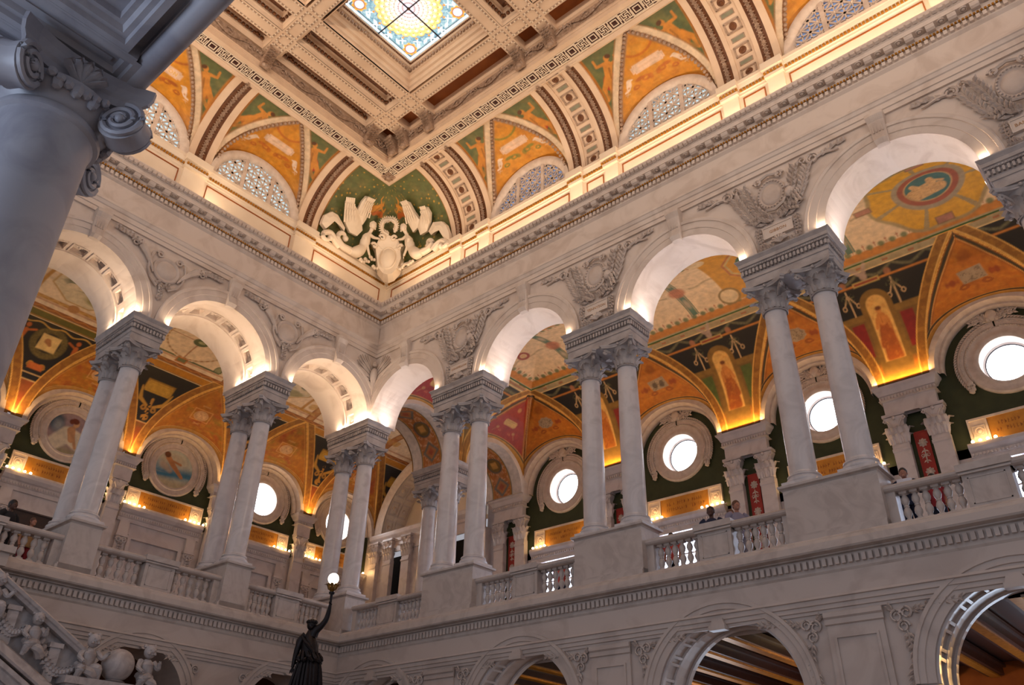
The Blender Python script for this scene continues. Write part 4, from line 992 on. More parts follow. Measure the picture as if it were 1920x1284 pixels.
# ================================================================ columns
def leaf(mb, base, out, side, up_, h, w, curl=.35, m=0):
    """an acanthus leaf: base point, outward, sideways and upward unit vectors"""
    base, out, side, up_ = (np.array(v, float) for v in (base, out, side, up_))
    P = []
    for j in range(6):
        v = j/5; ww = w*(.55+.75*v-.15*v*v)*(1 if j < 4 else (.8 if j == 4 else .42)); ww *= (1.12 if j % 2 else .92)
        o = .012+.05*v+curl*h*max(0, v-.55)**1.35*1.9; z = h*(v if v < .82 else .82-(v-.82)*.45)
        P.append([base+side*ww*a+out*(o-(.02 if abs(a) == 1 else 0)+(.012 if a == 0 else 0))+up_*z for a in (-1, -.5, 0, .5, 1)])
    mb.grid(P, m)
def capital_mesh(hh=.57, r0=.225):
    mb = MB(); k = hh/.57
    mb.lathe([(r0+.03,-.05),(r0+.045,-.03),(r0+.03,-.01),(r0,0),(r0,.2*k),(r0+.03,.38*k),(r0+.07,.47*k),(r0+.09,.49*k)], 20)
    for ring, (z, h, n, off) in enumerate(((0,.235,8,0),(.0,.37,8,PI/8))):
        for i in range(n):
            a = off+i*2*PI/n; o = (math.cos(a), math.sin(a), 0); s_ = (-math.sin(a), math.cos(a), 0); r = r0+.01+.012*ring
            leaf(mb, (o[0]*r, o[1]*r, z), o, s_, (0,0,1), h*k, .074+.012*ring, .75)
    for i in range(4):                                # corner volutes and their stalks
        a = PI/4+i*PI/2; c, s_ = math.cos(a), math.sin(a); pts = []
        for j in range(6): v = j/5; r = r0+.05+.21*v**1.5; pts.append((c*r, s_*r, (.28+.17*v)*k))
        for j in range(8): b = PI/2-j*.75; rr = .055-.005*j; pts.append((c*(r0+.265+rr*math.cos(b)), s_*(r0+.265+rr*math.cos(b)), .395*k+rr*math.sin(b)))
        mb.tube(pts, np.r_[np.linspace(.02,.04,6), np.linspace(.04,.026,8)], 6)
        a2 = i*PI/2; c, s_ = math.cos(a2), math.sin(a2)
        for sg in (-1, 1):
            pts = [(c*(r0+.06)-s_*sg*(.10-.018*j+.0), s_*(r0+.06)+c*sg*(.10-.018*j), (.30+.028*j)*k) for j in range(5)]
            mb.tube(pts, .017, 4)
        mb.sphere((c*(r0+.115), s_*(r0+.115), .53*k), .042, 7, 5)
    P = []                                            # abacus with concave sides
    out = []
    for i in range(4):
        a = PI/4+i*PI/2
        for t in np.linspace(-1, 1, 8):
            u = t; d = (r0+.10)+.15*(abs(u)**2.2)
            b = a+PI/4; c, s_ = math.cos(b), math.sin(b); w = u*.405
            out.append((c*d*1.0-s_*w, s_*d*1.0+c*w))
    for z, f in ((.485*k, .96), (.52*k, .98), (.53*k, 1.02), (.57*k, 1.04)): P.append([(x*f, y*f, z) for x, y in out])
    mb.grid(P, close_v=True, flip=True); mb.add(P[-1], [tuple(range(len(out)))]); mb.add(P[0], [tuple(range(len(out)-1,-1,-1))])
    return mb
ZP, ZCAP, ZBLK = 7.365, 11.30, 11.875                 # pedestal top, capital foot, impost block foot
cap_me = capital_mesh().mesh('capital', M_CAP, True)
b_ = MB(); b_.box(-.335,-.335,0,.335,.335,.075); b_.lathe([(.335,.075),(.35,.10),(.345,.135),(.315,.15),(.30,.165),(.295,.185),(.315,.20),(.312,.225),(.285,.24),(.265,.25),(.262,.27)], 24)
base_me = b_.mesh('base', M_COL, True)
s_ = MB(); H = ZCAP-ZP
s_.lathe([(.268,.25),(.256,.29)]+[(.256-.034*max(0,(v-.3)/.7)**1.5, .29+(H-.05-.29)*v) for v in np.linspace(0,1,9)]+[(.235,H-.03),(.235,H)], 28)
shaft_me = s_.mesh('shaft', M_COL, True)
def column(x, y, label, group=None):
    c = thing('column', label, 'column', (x, y, ZP), group)
    put('base', base_me, c); put('shaft', shaft_me, c); put('capital', cap_me, c, (0,0,H))
    return c
CS = .53
RN = ['at the inner corner', 'on the first free right-hand pedestal', 'on the second free right-hand pedestal', 'on the third free right-hand pedestal', 'on the right-hand pedestal at the frame edge']
for i, x in enumerate(PX):
    for sg in (-1, 1): column(x+sg*CS, PY[0]-.0, '%s of the paired marble columns %s' % ('left' if sg < 0 else 'right', RN[i]), 'paired gallery columns')
LN = ['on the first left-hand pedestal from the corner', 'on the second left-hand pedestal from the corner']
for i, y in enumerate(PY[1:3]):
    for sg in (-1, 1): column(-.88+sg*CS, y, '%s of the paired marble columns %s' % ('rear' if sg < 0 else 'front', LN[i]), 'paired gallery columns')
for sg in (-1, 1): column(-.88+sg*CS, PYB[0], '%s marble column carrying the middle of the double arch inside the gallery' % ('left' if sg < 0 else 'right'), 'paired gallery columns')
# ================================================================ impost blocks
def rect_prof(prof, hx, hy, cx, cy): return prof
def impost_meshes(hx, hy):
    b = MB(); b.ring([(-.12,ZBLK-ZI),(-.12,-.50),(-.10,-.49),(-.10,-.42),(-.085,-.40)], -hx, -hy, hx, hy)
    b.add([(sx*(hx-.12), sy*(hy-.12), ZBLK-ZI) for sx, sy in ((-1,-1),(1,-1),(1,1),(-1,1))], [(0,1,2,3)])
    c = MB(); c.ring([(-.105,-.42),(-.105,-.24),(-.06,-.23),(-.05,-.18),(-.02,-.17),(-.02,-.09),(-.0,-.06),(.03,-.02),(.035,0),(-.1,.0)], -hx+.02, -hy+.02, hx-.02, hy-.02)
    c.add([(sx*(hx-.1), sy*(hy-.1), 0) for sx, sy in ((-1,-1),(1,-1),(1,1),(-1,1))], [(0,1,2,3)])
    d = MB()
    for L, o, ax in ((hx, hy, 0), (hy, hx, 1)):
        n = int(2*(L-.08)/.082)
        for k in range(n):
            s = -L+.08+(k+.5)*2*(L-.08)/n
            for sg in (-1, 1):
                p = (s, sg*(o-.085), -.32) if ax == 0 else (sg*(o-.085), s, -.32)
                d.obox(p, (.022,0,0) if ax == 0 else (.028,0,0), (0,.028,0) if ax == 0 else (0,.022,0), (0,0,.05))
        n = int(2*L/.06)
        for k in range(n):
            s = -L+.06+(k+.5)*2*(L-.06)/n
            for sg in (-1, 1):
                p = (s, sg*(o-.075), -.215) if ax == 0 else (sg*(o-.075), s, -.215); d.obox(p, (.016,0,0), (0,.016,0), (0,0,.018))
    return b.mesh('impost_block', M_CAP), c.mesh('impost_cornice', M_CAP), d.mesh('dentil_course', M_CAP)
IM = impost_meshes(1.04, .504)
def impost(x, y, label):
    t = thing('impost', label, 'impost block', (x, y, ZI), 'impost blocks above the paired columns')
    put('block', IM[0], t); put('cornice', IM[1], t); put('dentil_course', IM[2], t, kind='stuff')
for i, x in enumerate(PX): impost(x, PY[0], 'dentilled impost block above the paired columns '+RN[i])
for i, y in enumerate(PY[1:3]): impost(-.88, y, 'dentilled impost block above the paired columns '+LN[i])
impost(-.88, PYB[0], 'marble impost block in the middle of the double arch inside the gallery')
# ================================================================ pedestals and balustrades
ZPL = 6.27
pd = MB(); pd.box(-.86,-.35,ZPL,.86,.35,ZP-.10); pdie = pd.mesh('die', M_RAIL)
pc = MB(); pc.ring([(-.08,-.12),(-.05,-.10),(-.03,-.07),(.02,-.05),(.025,-.01),(.015,0),(-.2,0)], -.91,-.38,.91,.38); pc.add([(sx*.72,sy*.2,0) for sx,sy in ((-1,-1),(1,-1),(1,1),(-1,1))], [(0,1,2,3)]); pcap = pc.mesh('cap', M_RAIL)
pb = MB(); pb.box(-.86,-.40,0,.86,.40,.10); pb.box(-.86,-.375,.10,.86,.375,.14); pbase = pb.mesh('base', M_RAIL)
def pedestal(x, y, label):
    t = thing('pedestal', label, 'pedestal', (x, y, ZPL), 'pedestals of the gallery columns')
    put('die', pdie, t, (0,0,-ZPL)); put('cap', pcap, t, (0,0,ZP-ZPL)); put('base', pbase, t)
for i, x in enumerate(PX): pedestal(x, PY[0], 'plain marble pedestal under the paired columns '+RN[i])
for i, y in enumerate(PY[1:4]): pedestal(-.88, y, 'plain marble pedestal under the paired columns '+(LN+['beside the stair head'])[i])
pedestal(-.88, PYB[0], 'plain marble pedestal under the middle columns of the double arch')
bal = MB(); HB = .545
bal.box(-.062,-.062,0,.062,.062,.045); bal.box(-.062,-.062,HB-.04,.062,.062,HB)
bal.lathe([(.05,.045),(.052,.06),(.034,.075),(.04,.10),(.064,.15),(.067,.19),(.05,.24),(.034,.268),(.044,.275),(.044,.295),(.034,.302),(.05,.33),(.067,.385),(.06,.43),(.036,.475),(.03,.485),(.05,.50),(.05,HB-.04)], 14)
bal_me = bal.mesh('baluster', M_RAIL, True)
ZR0, ZR1 = 6.335, 6.88
RY = PY[0]-.06
def balustrade(right, s0, s1, label, nper=6):
    L = s1-s0; c = (s0+s1)/2
    t = thing('balustrade', label, 'balustrade', (c, RY, ZPL) if right else (-.30, c, ZPL), 'gallery balustrades')
    def bx(mb, a0, a1, h, z0, z1):
        if right: mb.box(a0, -h, z0-ZPL, a1, h, z1-ZPL)
        else: mb.box(-h, a0, z0-ZPL, h, a1, z1-ZPL)
    def prof(mb, a0, a1, pr):
        pr = [(o, z-ZPL) for o, z in pr]
        if right: mb.mould(pr, (a0,0), (a1,0), (0,1))
        else: mb.mould(pr, (0,a0), (0,a1), (1,0))
    h = L/2
    rail = [(-.13,ZR1),(-.17,ZR1+.02),(-.19,ZR1+.05),(-.19,ZR1+.09),(-.16,ZR1+.12),(-.10,ZR1+.135),(.10,ZR1+.135),(.16,ZR1+.12),(.19,ZR1+.09),(.19,ZR1+.05),(.17,ZR1+.02),(.13,ZR1)]
    m_ = MB(); prof(m_, -h, h, rail); prof(m_, -h, h, [(-.13,ZR1),(.13,ZR1)]); m_.build('rail', M_RAIL, t)
    m_ = MB(); bx(m_, -h, h, .14, ZPL-.0, ZR0); m_.build('plinth', M_RAIL, t)
    m_ = MB(); bx(m_, -.36, .36, .15, ZR0, ZR1); bx(m_, -.39, .39, .205, ZR1+.0, ZR1+.03); bx(m_, -.41, .41, .225, ZR1+.05, ZR1+.17)
    for (a0, a1, z0, z1) in ((-.28,.28,ZR1-.07,ZR1-.05),(-.28,.28,ZR0+.05,ZR0+.07),(-.28,-.26,ZR0+.05,ZR1-.05),(.26,.28,ZR0+.05,ZR1-.05)): bx(m_, a0, a1, .16, z0, z1)
    m_.build('post', M_RAIL, t)
    for e in (-h, h-.16):
        m_ = MB(); bx(m_, e, e+.16, .12, ZR0, ZR1); m_.build('end_post', M_RAIL, t)
    for sg in (-1, 1):
        a0, a1 = .38, h-.18; n = nper
        for k in range(n):
            s = sg*(a0+(k+.5)*(a1-a0)/n); put('baluster', bal_me, t, (s,0,ZR0-ZPL) if right else (0,s,ZR0-ZPL))
RW = ['in the bay nearest the corner', 'in the second bay from the corner', 'in the third bay from the corner', 'in the fourth bay, cut by the frame edge']
balustrade(True, .16-.0, PX[1]-.86, 'right-hand marble balustrade '+RW[0])
for i in range(1, 4): balustrade(True, PX[i]+.86, PX[i+1]-.86, 'right-hand marble balustrade '+RW[i])
balustrade(True, PX[4]+.86, 22.0, 'right-hand marble balustrade beyond the last pedestal')
LWN = ['in the bay nearest the corner', 'in the second bay from the corner, above the bronze lamp-bearer', 'in the third bay from the corner, at the picture edge']
for i in range(3): balustrade(False, PY[i+1]+.35, PY[i]-.35-(.45 if i == 0 else 0), 'left-hand marble balustrade '+LWN[i], 5)

# ================================================================ wall below the galleries
low_r, low_l = struct('wall_right_lower', 'lower arcade wall on the right with festoon reliefs'), struct('wall_left_lower', 'lower arcade wall on the left')
def two_l(prof, name, m):
    MB().mould(prof, (XE,0), (0,0), (0,-1), (1,-1)).build(name, m, low_r)
    MB().mould(prof, (0,0), (0,YE), (1,-1), (1,0)).build(name, m, low_l)
two_l([(-.35,ZPL),(.09,ZPL),(.10,6.24),(.20,6.20),(.22,6.14),(.23,6.02),(.21,5.99),(.10,5.97),(.10,5.95)], 'gallery_cornice', M_RAIL)
two_l([(.10,5.95),(.04,5.94),(.04,5.70),(.03,5.68),(.02,5.66)], 'gallery_cornice', M_RAIL)
two_l([(.02,5.66),(.02,5.30)], 'frieze', M_LOW)
two_l([(.02,5.30),(.10,5.29),(.11,5.25),(.08,5.24),(.08,5.16),(.055,5.15),(.055,5.08),(.03,5.07),(.03,5.02),(0,5.02)], 'architrave', M_LOW)
dr, dl = MB(), MB()
x = .1
while x < 19.5: dr.box(x,-.095,5.77,x+.07,-.03,5.90); x += .113
y = -.1
while y > -9: dl.box(.03,y-.07,5.77,.095,y,5.90); y -= .113
dr.build('dentil_course', M_LOW, low_r, kind='stuff'); dl.build('dentil_course', M_LOW, low_l, kind='stuff')
GH = 1.42; ZG = 3.80
mb = MB(); arcade(mb, fR, [((0.0 if i == 0 else c[0]), c[1], c[2], GH) for i, c in enumerate(RCELL)], ZG, 5.10, 0.0, 1.05); 
for i, c in enumerate(RCELL):
    for a, b in (((0.0 if i == 0 else c[0]), c[2]-GH), (c[2]+GH, c[1])): mb.box(a, 0, 0, b, 1.05, ZG)
mb.build('arch_wall', M_LOW, low_r)
GHL = 1.12; ZGL = 4.0
mb = MB(); LC2 = [(PY[i+1], PY[i] if i else 0.0, LB[i], GHL) for i in range(3)]
arcade(mb, fL, LC2+[(-13, PY[3], None, 0)], ZGL, 5.10, 0.0, 1.2)
for c in LC2:
    for a, b in ((c[0], c[2]-GHL), (c[2]+GHL, c[1])): mb.box(-1.2, a, 0, 0, b, ZGL)
mb.box(-1.2,-13,0,0,PY[3],ZGL); mb.build('arch_wall', M_LOW, low_l)
GPROF = [(-.005,0),(-.005,-.03),(.12,-.035),(.13,-.06),(.22,-.065),(.23,-.09),(.29,-.09),(.30,0)]
for c in RCELL:
    archivolt(fR, c[2], GH, ZG, GPROF).build('archivolt', M_LOW, low_r, True)
    k = MB(); P = [[fR(c[2]-w,0,z), fR(c[2]-w,d,z), fR(c[2]+w,d,z), fR(c[2]+w,0,z)] for z, w, d in ((ZG+GH-.03,.10,-.07),(ZG+GH+.05,.115,-.13),(ZG+GH-.03+.0,.115,-.10),(4.90,.13,-.12),(4.95,.15,-.15),(5.02,.15,-.15))]
    k = MB(); P = [[fR(c[2]-w,0,z), fR(c[2]-w,d,z), fR(c[2]+w,d,z), fR(c[2]+w,0,z)] for z, w, d in ((5.15,.10,-.07),(5.0,.12,-.15),(5.06,.14,-.14))]
    k = MB(); k.prism([(-.10,ZG+GH-.04),(.10,ZG+GH-.04),(.14,5.06),(-.14,5.06)], lambda a, b, d: (c[2]+a, d, b), 0, -.13); k.box(c[2]-.16,-.17,4.97,c[2]+.16,0,5.05); k.build('keystone', M_LOW, low_r)
for c in LC2:
    archivolt(fL, c[2], GHL, ZGL, GPROF).build('archivolt', M_LOW, low_l, True)
    k = MB(); k.prism([(-.09,ZGL+GHL-.1),(.09,ZGL+GHL-.1),(.13,5.06),(-.13,5.06)], lambda a, b, d: fL(c[2]+a, d, b), 0, -.13); k.build('keystone', M_LOW, low_l)
# flat piers with sunk panels between the lower arches
for i, x in enumerate(PX[1:]):
    p = MB(); w = .46
    p.box(x-w,-.05,0,x+w,0,4.80); p.mould([(.05,4.80),(.08,4.82),(.08,4.90),(.11,4.93),(.11,5.0),(.05,5.02)], (x-w-.02,0), (x+w+.02,0), (0,-1))
    for (a0,a1,z0,z1) in ((-.36,.36,4.60,4.64),(-.36,-.32,2.44,4.60),(.32,.36,2.44,4.60),(-.36,.36,2.4,2.44)): p.box(x+a0,-.075,z0,x+a1,-.05,z1)
    p.build('pilaster', M_LOW, low_r)
p = MB(); p.box(.0,-.05,0,.12,0,4.8); p.build('pilaster', M_LOW, low_r)
# relief sprays of leaves, shared by every spandrel
def spray(mb, fn, pts, n, ln, wd, tilt=.6, lift=.035, both=True, dep=0.0):
    """leaves along a stem; pts are (s, z) in the wall plane, fn(s, depth, z)"""
    pts = np.array(pts, float); L = np.r_[0, np.cumsum(np.linalg.norm(np.diff(pts, axis=0), axis=1))]
    kk = np.linspace(0, L[-1], 14); S = np.interp(kk, L, pts[:,0]); Zz = np.interp(kk, L, pts[:,1])
    mb.tube([fn(s, -lift*.6+dep, z) for s, z in zip(S, Zz)], .018, 4)
    for i in range(n):
        k = (i+.3)/n*L[-1]; s, z = np.interp(k, L, pts[:,0]), np.interp(k, L, pts[:,1]); k2 = min(k+.02, L[-1]); s2, z2 = np.interp(k2, L, pts[:,0]), np.interp(k2, L, pts[:,1])
        d = np.array([s2-s, z2-z]); d = d/(np.linalg.norm(d)+1e-9) if np.linalg.norm(d) > 1e-6 else np.array([0,1.])
        for sg in ((-1, 1) if both else (1,)):
            a = sg*tilt; e = np.array([d[0]*math.cos(a)-d[1]*math.sin(a), d[0]*math.sin(a)+d[1]*math.cos(a)]); q = np.array([-e[1], e[0]]); l = ln*(.8+.4*((i*7+3*sg) % 5)/5)
            pt2 = lambda u, v, h: fn(s+e[0]*u+q[0]*v, -h+dep, z+e[1]*u+q[1]*v)
            mb.add([pt2(0,0,.01), pt2(l*.45,wd,lift*1.1), pt2(l,0,lift*1.3), pt2(l*.45,-wd,lift*1.1), pt2(l*.5,0,lift*2.1)], [(0,1,4),(1,2,4),(2,3,4),(3,0,4)])
def spiral(mb, fn, cs, cz, r, turns=1.6, w=.025, flip=1, lift=.03, dep=0.0):
    n = 22; mb.tube([fn(cs+flip*r*(1-.7*k/n)*math.cos(k/n*turns*2*PI), -lift+dep, cz+r*(1-.7*k/n)*math.sin(k/n*turns*2*PI)) for k in range(n)], np.linspace(w, w*.6, n), 5)
for i, x in enumerate(PX):                            # festoon reliefs in the lower spandrels
    for sg in (-1, 1):
        if i == 0 and sg < 0: continue
        mb = MB(); c = x+sg*.72
        for (a, b, r, f) in ((-.06,.10,.11,1),(.10,.14,.10,-1),(.02,-.06,.10,1)): spiral(mb, fR, c+sg*a, 4.72+b, r, 1.5, .022, sg*f)
        spray(mb, fR, [(c+sg*.05,4.60),(c+sg*.10,4.2),(c-sg*.02,3.8)], 9, .16, .03); spray(mb, fR, [(c+sg*.16,4.86),(c+sg*.5,4.95),(c+sg*.95,4.96)], 8, .13, .022); spray(mb, fR, [(c-sg*.1,4.9),(c-sg*.16,4.98)], 3, .1, .02)
        mb.build('festoon_relief', M_LOW, low_r)
for i, y in enumerate([0.0]+PY[1:3]):
    for sg in (-1, 1):
        if i == 0 and sg > 0: continue
        mb = MB(); c = y+sg*.68
        for (a, b, r, f) in ((-.06,.10,.10,1),(.10,.14,.09,-1),(.02,-.06,.09,1)): spiral(mb, fL, c+sg*a, 4.70+b, r, 1.5, .022, sg*f)
        spray(mb, fL, [(c+sg*.05,4.60),(c+sg*.04,4.2),(c-sg*.02,3.9)], 8, .15, .03); spray(mb, fL, [(c+sg*.14,4.86),(c+sg*.4,4.95),(c+sg*.7,4.96)], 6, .12, .022)
        mb.build('festoon_relief', M_LOW, low_l)
# passage behind the lower arches: soffit panels, inner arch, gilded beams
for c in RCELL[:5]:
    hs = GH; mb = MB(); t = np.linspace(PI, 0, 33); P = lambda a, d, r: fR(c[2]+(hs+r)*math.cos(a), d, ZG+(hs+r)*math.sin(a))
    for (d0, d1) in ((0.04,.12),(.42,.50),(.9,1.02)): mb.grid([[P(a,d0,0), P(a,d0,-.045), P(a,d1,-.045), P(a,d1,0)] for a in t])
    for k in range(1, 10):
        a = k*PI/10
        for da in (-.05, .05): mb.grid([[P(a+da-.018,.1,-.04), P(a+da-.018,.45,-.04)],[P(a+da+.018,.1,-.04), P(a+da+.018,.45,-.04)]]); mb.grid([[P(a+da-.018,.1,-.04), P(a+da-.018,.45,-.04)],[P(a+da-.018,.1,0), P(a+da-.018,.45,0)]])
    mb.build('soffit_panel', M_COL, low_r)
passage = struct('ceiling', 'dark gilded beamed ceiling of the passage behind the lower arches')
MB().box(.0,1.05,5.42,XE,8.3,5.5).build('passage_soffit', M_DARK, passage)
for k in range(17):
    x = 3.2+1.02*k; b = MB(); b.box(x,1.05,5.14,x+.36,8.2,5.42); b.box(x-.08,1.05,5.30,x+.44,8.2,5.37); b.box(x+.09,1.05,5.10,x+.27,8.2,5.14,1); b.build('passage_beam', [M_DARK, M_GOLD], passage)
    d = MB(); y = 1.1
    while y < 8.1: d.box(x-.06,y,5.23,x,y+.05,5.29); y += .1
    d.build('gilt_dentils', M_GOLD, passage, kind='stuff')
MB().box(0,8.2,0,XE,8.3,5.5).build('passage_wall', M_UMBER, passage)
for x in RB[1:4]: point('passage_lamp', (x+.5, 5.2, 4.4), 60, AMBER, .15)
MB().box(-9.5,-13,6.05,-.35,9,6.15).build('gallery_floor', M_FLOOR, struct('floor', 'marble floor of the left gallery'))
MB().box(-.35,.3,6.05,XE,8.6,6.15).build('gallery_floor', M_FLOOR, struct('floor', 'marble floor of the right gallery'))
MB().box(-9.5,-20,-.1,XE+4,8.3,0).build('hall_floor', M_FLOOR, struct('floor', 'marble floor of the great hall'))
MB().box(-9.0,-13,5.42,-1.2,.0,5.5).build('passage_soffit', M_DARK, passage); MB().box(-9.0,-13,0,-8.9,.0,5.5).build('passage_wall', M_UMBER, passage)
MB().box(-9.0,0,5.42,0,8.3,5.5).build('passage_soffit', M_DARK, passage); MB().box(-9.0,0,0,-8.9,8.3,5.5).build('passage_wall', M_UMBER, passage); MB().box(-9.0,8.2,0,0,8.3,5.5).build('passage_wall', M_UMBER, passage)
# ================================================================ rear walls of the galleries
YB, XB = 7.90, -8.90
wall_back = struct('wall_back', 'rear wall of the right gallery with round windows'); wall_far = struct('wall_far', 'rear wall of the left gallery with painted roundels')
def fB(s, d, z): return (s, YB-d, z)             # rear wall of the right gallery, depth toward the hall
def fF(s, d, z): return (XB+d, s, z)             # rear wall of the left gallery
def box_fn(mb, fn, s0, s1, d0, d1, z0, z1, m=0):
    v = [fn(s,d,z) for z in (z0,z1) for (s,d) in ((s0,d0),(s1,d0),(s1,d1),(s0,d1))]
    return mb.add(v, [(0,3,2,1),(4,5,6,7),(0,1,5,4),(1,2,6,5),(2,3,7,6),(3,0,4,7)], m)
def ring_fn(fn, c, z, prof, n=40, a0=0, a1=2*PI):
    mb = MB(); t = np.linspace(a0, a1, n+1)
    mb.grid([[fn(c+r*math.cos(a), d, z+r*math.sin(a)) for r, d in prof] for a in t]); return mb
def oculus_wall(fn, c, half, z0, zs, hw, zo, ro, mat_, parent, hole=True):
    """green lunette wall with a circular hole, between the springing pilasters"""
    mb = MB(); n = 64; P = []
    for k in range(n+1):
        a = k*2*PI/n+PI/4; ca, sa = math.cos(a), math.sin(a)
        r_in = ro if hole else .01
        zt = zs+1.7; k1 = min(half/abs(ca) if abs(ca) > 1e-6 else 1e9, ((zt-zo)/sa if sa > 1e-6 else ((z0-zo)/sa if sa < -1e-6 else 1e9)))
        P.append([fn(c+r_in*ca, 0, zo+r_in*sa), fn(c+k1*ca, 0, zo+k1*sa)])
    mb.grid(P); mb.build('lunette_wall', mat_, parent)
def wreath(fn, c, z, r, label, small=False):
    t = tag(MB().build('wreath', M_ORN), label, 'wreath', 'carved wreaths around the roundels') if False else thing('wreath', label, 'wreath', fn(c, .05, z))
    o = -np.array(fn(c,.05,z)); f2 = lambda s, d, zz: tuple(np.array(fn(s, d, zz))+o)
    n = 30
    for part in range(2):
        mb = MB(); lo, hi = (PI*.5+.02, PI*1.14) if part == 0 else (-PI*.14, PI*.5-.02)
        for k in range(n):
            a = lo+(hi-lo)*(k+.5)/n
            for j in range(3):
                rr = r+.085*(j-1); b = a+.03*j; e = np.array([math.cos(b), math.sin(b)]); q = np.array([-e[1], e[0]])*(1 if part else -1)*-1
                p = np.array([c, z])+rr*e; l = .155; ax = q*.9+e*(j-1)*.5; w = np.array([-ax[1], ax[0]])*.4
                G = lambda u, v, h: f2(p[0]+ax[0]*u+w[0]*v, h, p[1]+ax[1]*u+w[1]*v)
                mb.add([G(0,0,.06), G(l*.5,l*.5,.09), G(l,0,.08), G(l*.5,-l*.5,.09), G(l*.5,0,.125)], [(0,1,4),(1,2,4),(2,3,4),(3,0,4)])
        mb.grid([[f2(c+(r+o_)*math.cos(a), d, z+(r+o_)*math.sin(a)) for o_, d in ((-.12,.03),(-.07,.09),(.07,.09),(.12,.03))] for a in np.linspace(lo, hi, 20)])
        e = (lo if part else hi); ex, ez = c+r*math.cos(e), z+r*math.sin(e)-.12
        for k in range(9): mb.sphere(f2(ex+.09*math.cos(k*2.4)*(.4+.1*(k%3)), .10+.015*(k%2), ez+.13*math.sin(k*2.4)), .065, 6, 4)
        mb.build('leaf_garland', M_ORN, t)
    mb = MB(); top = z+r+.06; mb.sphere(f2(c, .11, top+.17), .15, 10, 7, sq=(1,.7,1.2) if fn is fB else (.7,1,1.2)); 
    mb.sphere(f2(c-.1, .12, top+.05), .07, 6, 5); mb.sphere(f2(c+.1, .12, top+.05), .07, 6, 5); mb.build('crest_shell', M_ORN, t, True)
    for sg in (-1, 1):
        mb = MB()
        for (ex, ez) in ((.62, .26), (.55, .10), (.45, .36)): spray(mb, f2, [(c+sg*.08, top+.02), (c+sg*ex*.5, top+.08+ez*.4), (c+sg*ex, top+ez)], 6, .17, .036, .55, -.03, dep=.08)
        mb2 = MB(); mb2.V = mb.V; mb2.F = mb.F; mb2.mi = mb.mi; mb2.n = mb.n; mb2.build('leaf_spray', M_ORN, t)
    return t
def text_obj(body, size, loc, axes, m, parent=None, name='lettering', ext=.004, world=True, align='CENTER'):
    cu = bpy.data.curves.new(name, 'FONT'); cu.body = body; cu.size = size; cu.extrude = ext; cu.align_x = align; cu.align_y = 'CENTER'; cu.resolution_u = 2
    cu.materials.append(m); tmp = bpy.data.objects.new('tmp', cu); COL.objects.link(tmp)
    dg = bpy.context.evaluated_depsgraph_get(); me = bpy.data.meshes.new_from_object(tmp.evaluated_get(dg)); bpy.data.objects.remove(tmp)
    if not me.materials: me.materials.append(m)
    M_ = Matrix((axes[0], axes[1], axes[2])).transposed().to_4x4(); M_.translation = loc; me.transform(M_)
    o = bpy.data.objects.new(name, me); COL.objects.link(o); o.name = name
    if parent is not None: o.parent = parent; o.matrix_parent_inverse = Matrix.Translation((parent.parent or parent).location).inverted()
    return o
def rosette_sq(mb, fn, c, z, d, h):
    for (a0,a1,z0,z1) in ((-h,h,h-.03,h),(-h,h,-h,-h+.03),(-h,-h+.03,-h+.03,h-.03),(h-.03,h,-h+.03,h-.03)): box_fn(mb, fn, c+a0, c+a1, d, d+.025, z+z0, z+z1)
    t = np.linspace(0, 2*PI, 19)
    mb.grid([[fn(c+r*h*math.cos(a), d+q, z+r*h*math.sin(a)) for r, q in ((.82,0),(.78,.03),(.6,.03),(.55,.005),(.42,.005),(.36,.03),(.12,.045),(.0,.05))] for a in t])
def inscription(fn, c, half, z0, z1, d, label, words):
    t = thing('inscription_panel', label, 'inscription panel', fn(c, d, z0)); o = np.array(fn(c, d, z0)); g = lambda s, dd, z: tuple(np.array(fn(s, dd, z))-o)
    mb = MB()
    for (a0,a1,b0,b1,dd) in ((-half,half,z0,z0+.05,.06),(-half,half,z1-.06,z1,.06),(-half,-half+.05,z0+.05,z1-.06,.06),(half-.05,half,z0+.05,z1-.06,.06),(-half+.42,-half+.46,z0+.05,z1-.06,.05),(half-.46,half-.42,z0+.05,z1-.06,.05)): box_fn(mb, g, c+a0, c+a1, d, d+dd, b0, b1)
    mb.build('frame', M_ORN, t)
    mb = MB(); box_fn(mb, g, c-half, c+half, d-.02, d+.012, z0, z1); mb.build('back_panel', M_ORN, t)
    mb = MB(); box_fn(mb, g, c-half+.46, c+half-.46, d+.0, d+.02, z0+.05, z1-.06); gf_ = mb.build('gilt_field', M_INS, t)
    for sg in (-1, 1):
        mb = MB(); rosette_sq(mb, g, c+sg*(half-.235), (z0+z1)/2-.005, d+.012, .155); mb.build('rosette', M_ORN, t)
    ax = (Vector((1,0,0)), Vector((0,0,1)), Vector((0,-1,0))) if fn is fB else (Vector((0,1,0)), Vector((0,0,1)), Vector((1,0,0)))
    zc_ = (z0+z1)/2
    if not words:                                     # worn lettering: two rows of illegible strokes
        lt = MB(); r_ = np.random.default_rng(int(abs(c)*100))
        for row in (.10, -.08):
            s = c-half+.62+.1*r_.random()
            while s < c+half-.62:
                h = .045+.012*r_.random()
                if r_.random() > .16: box_fn(lt, g, s, s+.014, d+.02, d+.024, zc_+row-h, zc_+row+h); box_fn(lt, g, s+.014, s+.03+.02*r_.random(), d+.02, d+.024, zc_+row+h*(-1+1.6*r_.random()), zc_+row+h*(-.7+1.6*r_.random()))
                s += .075
        lt.build('lettering', M_INK, gf_, kind='stuff')
    for k, w in enumerate(words): text_obj(w, .13, Vector(fn(c, d+.022, zc_+.15*(len(words)/2-.5-k))), ax, M_INK, gf_, ext=.002)
    return t
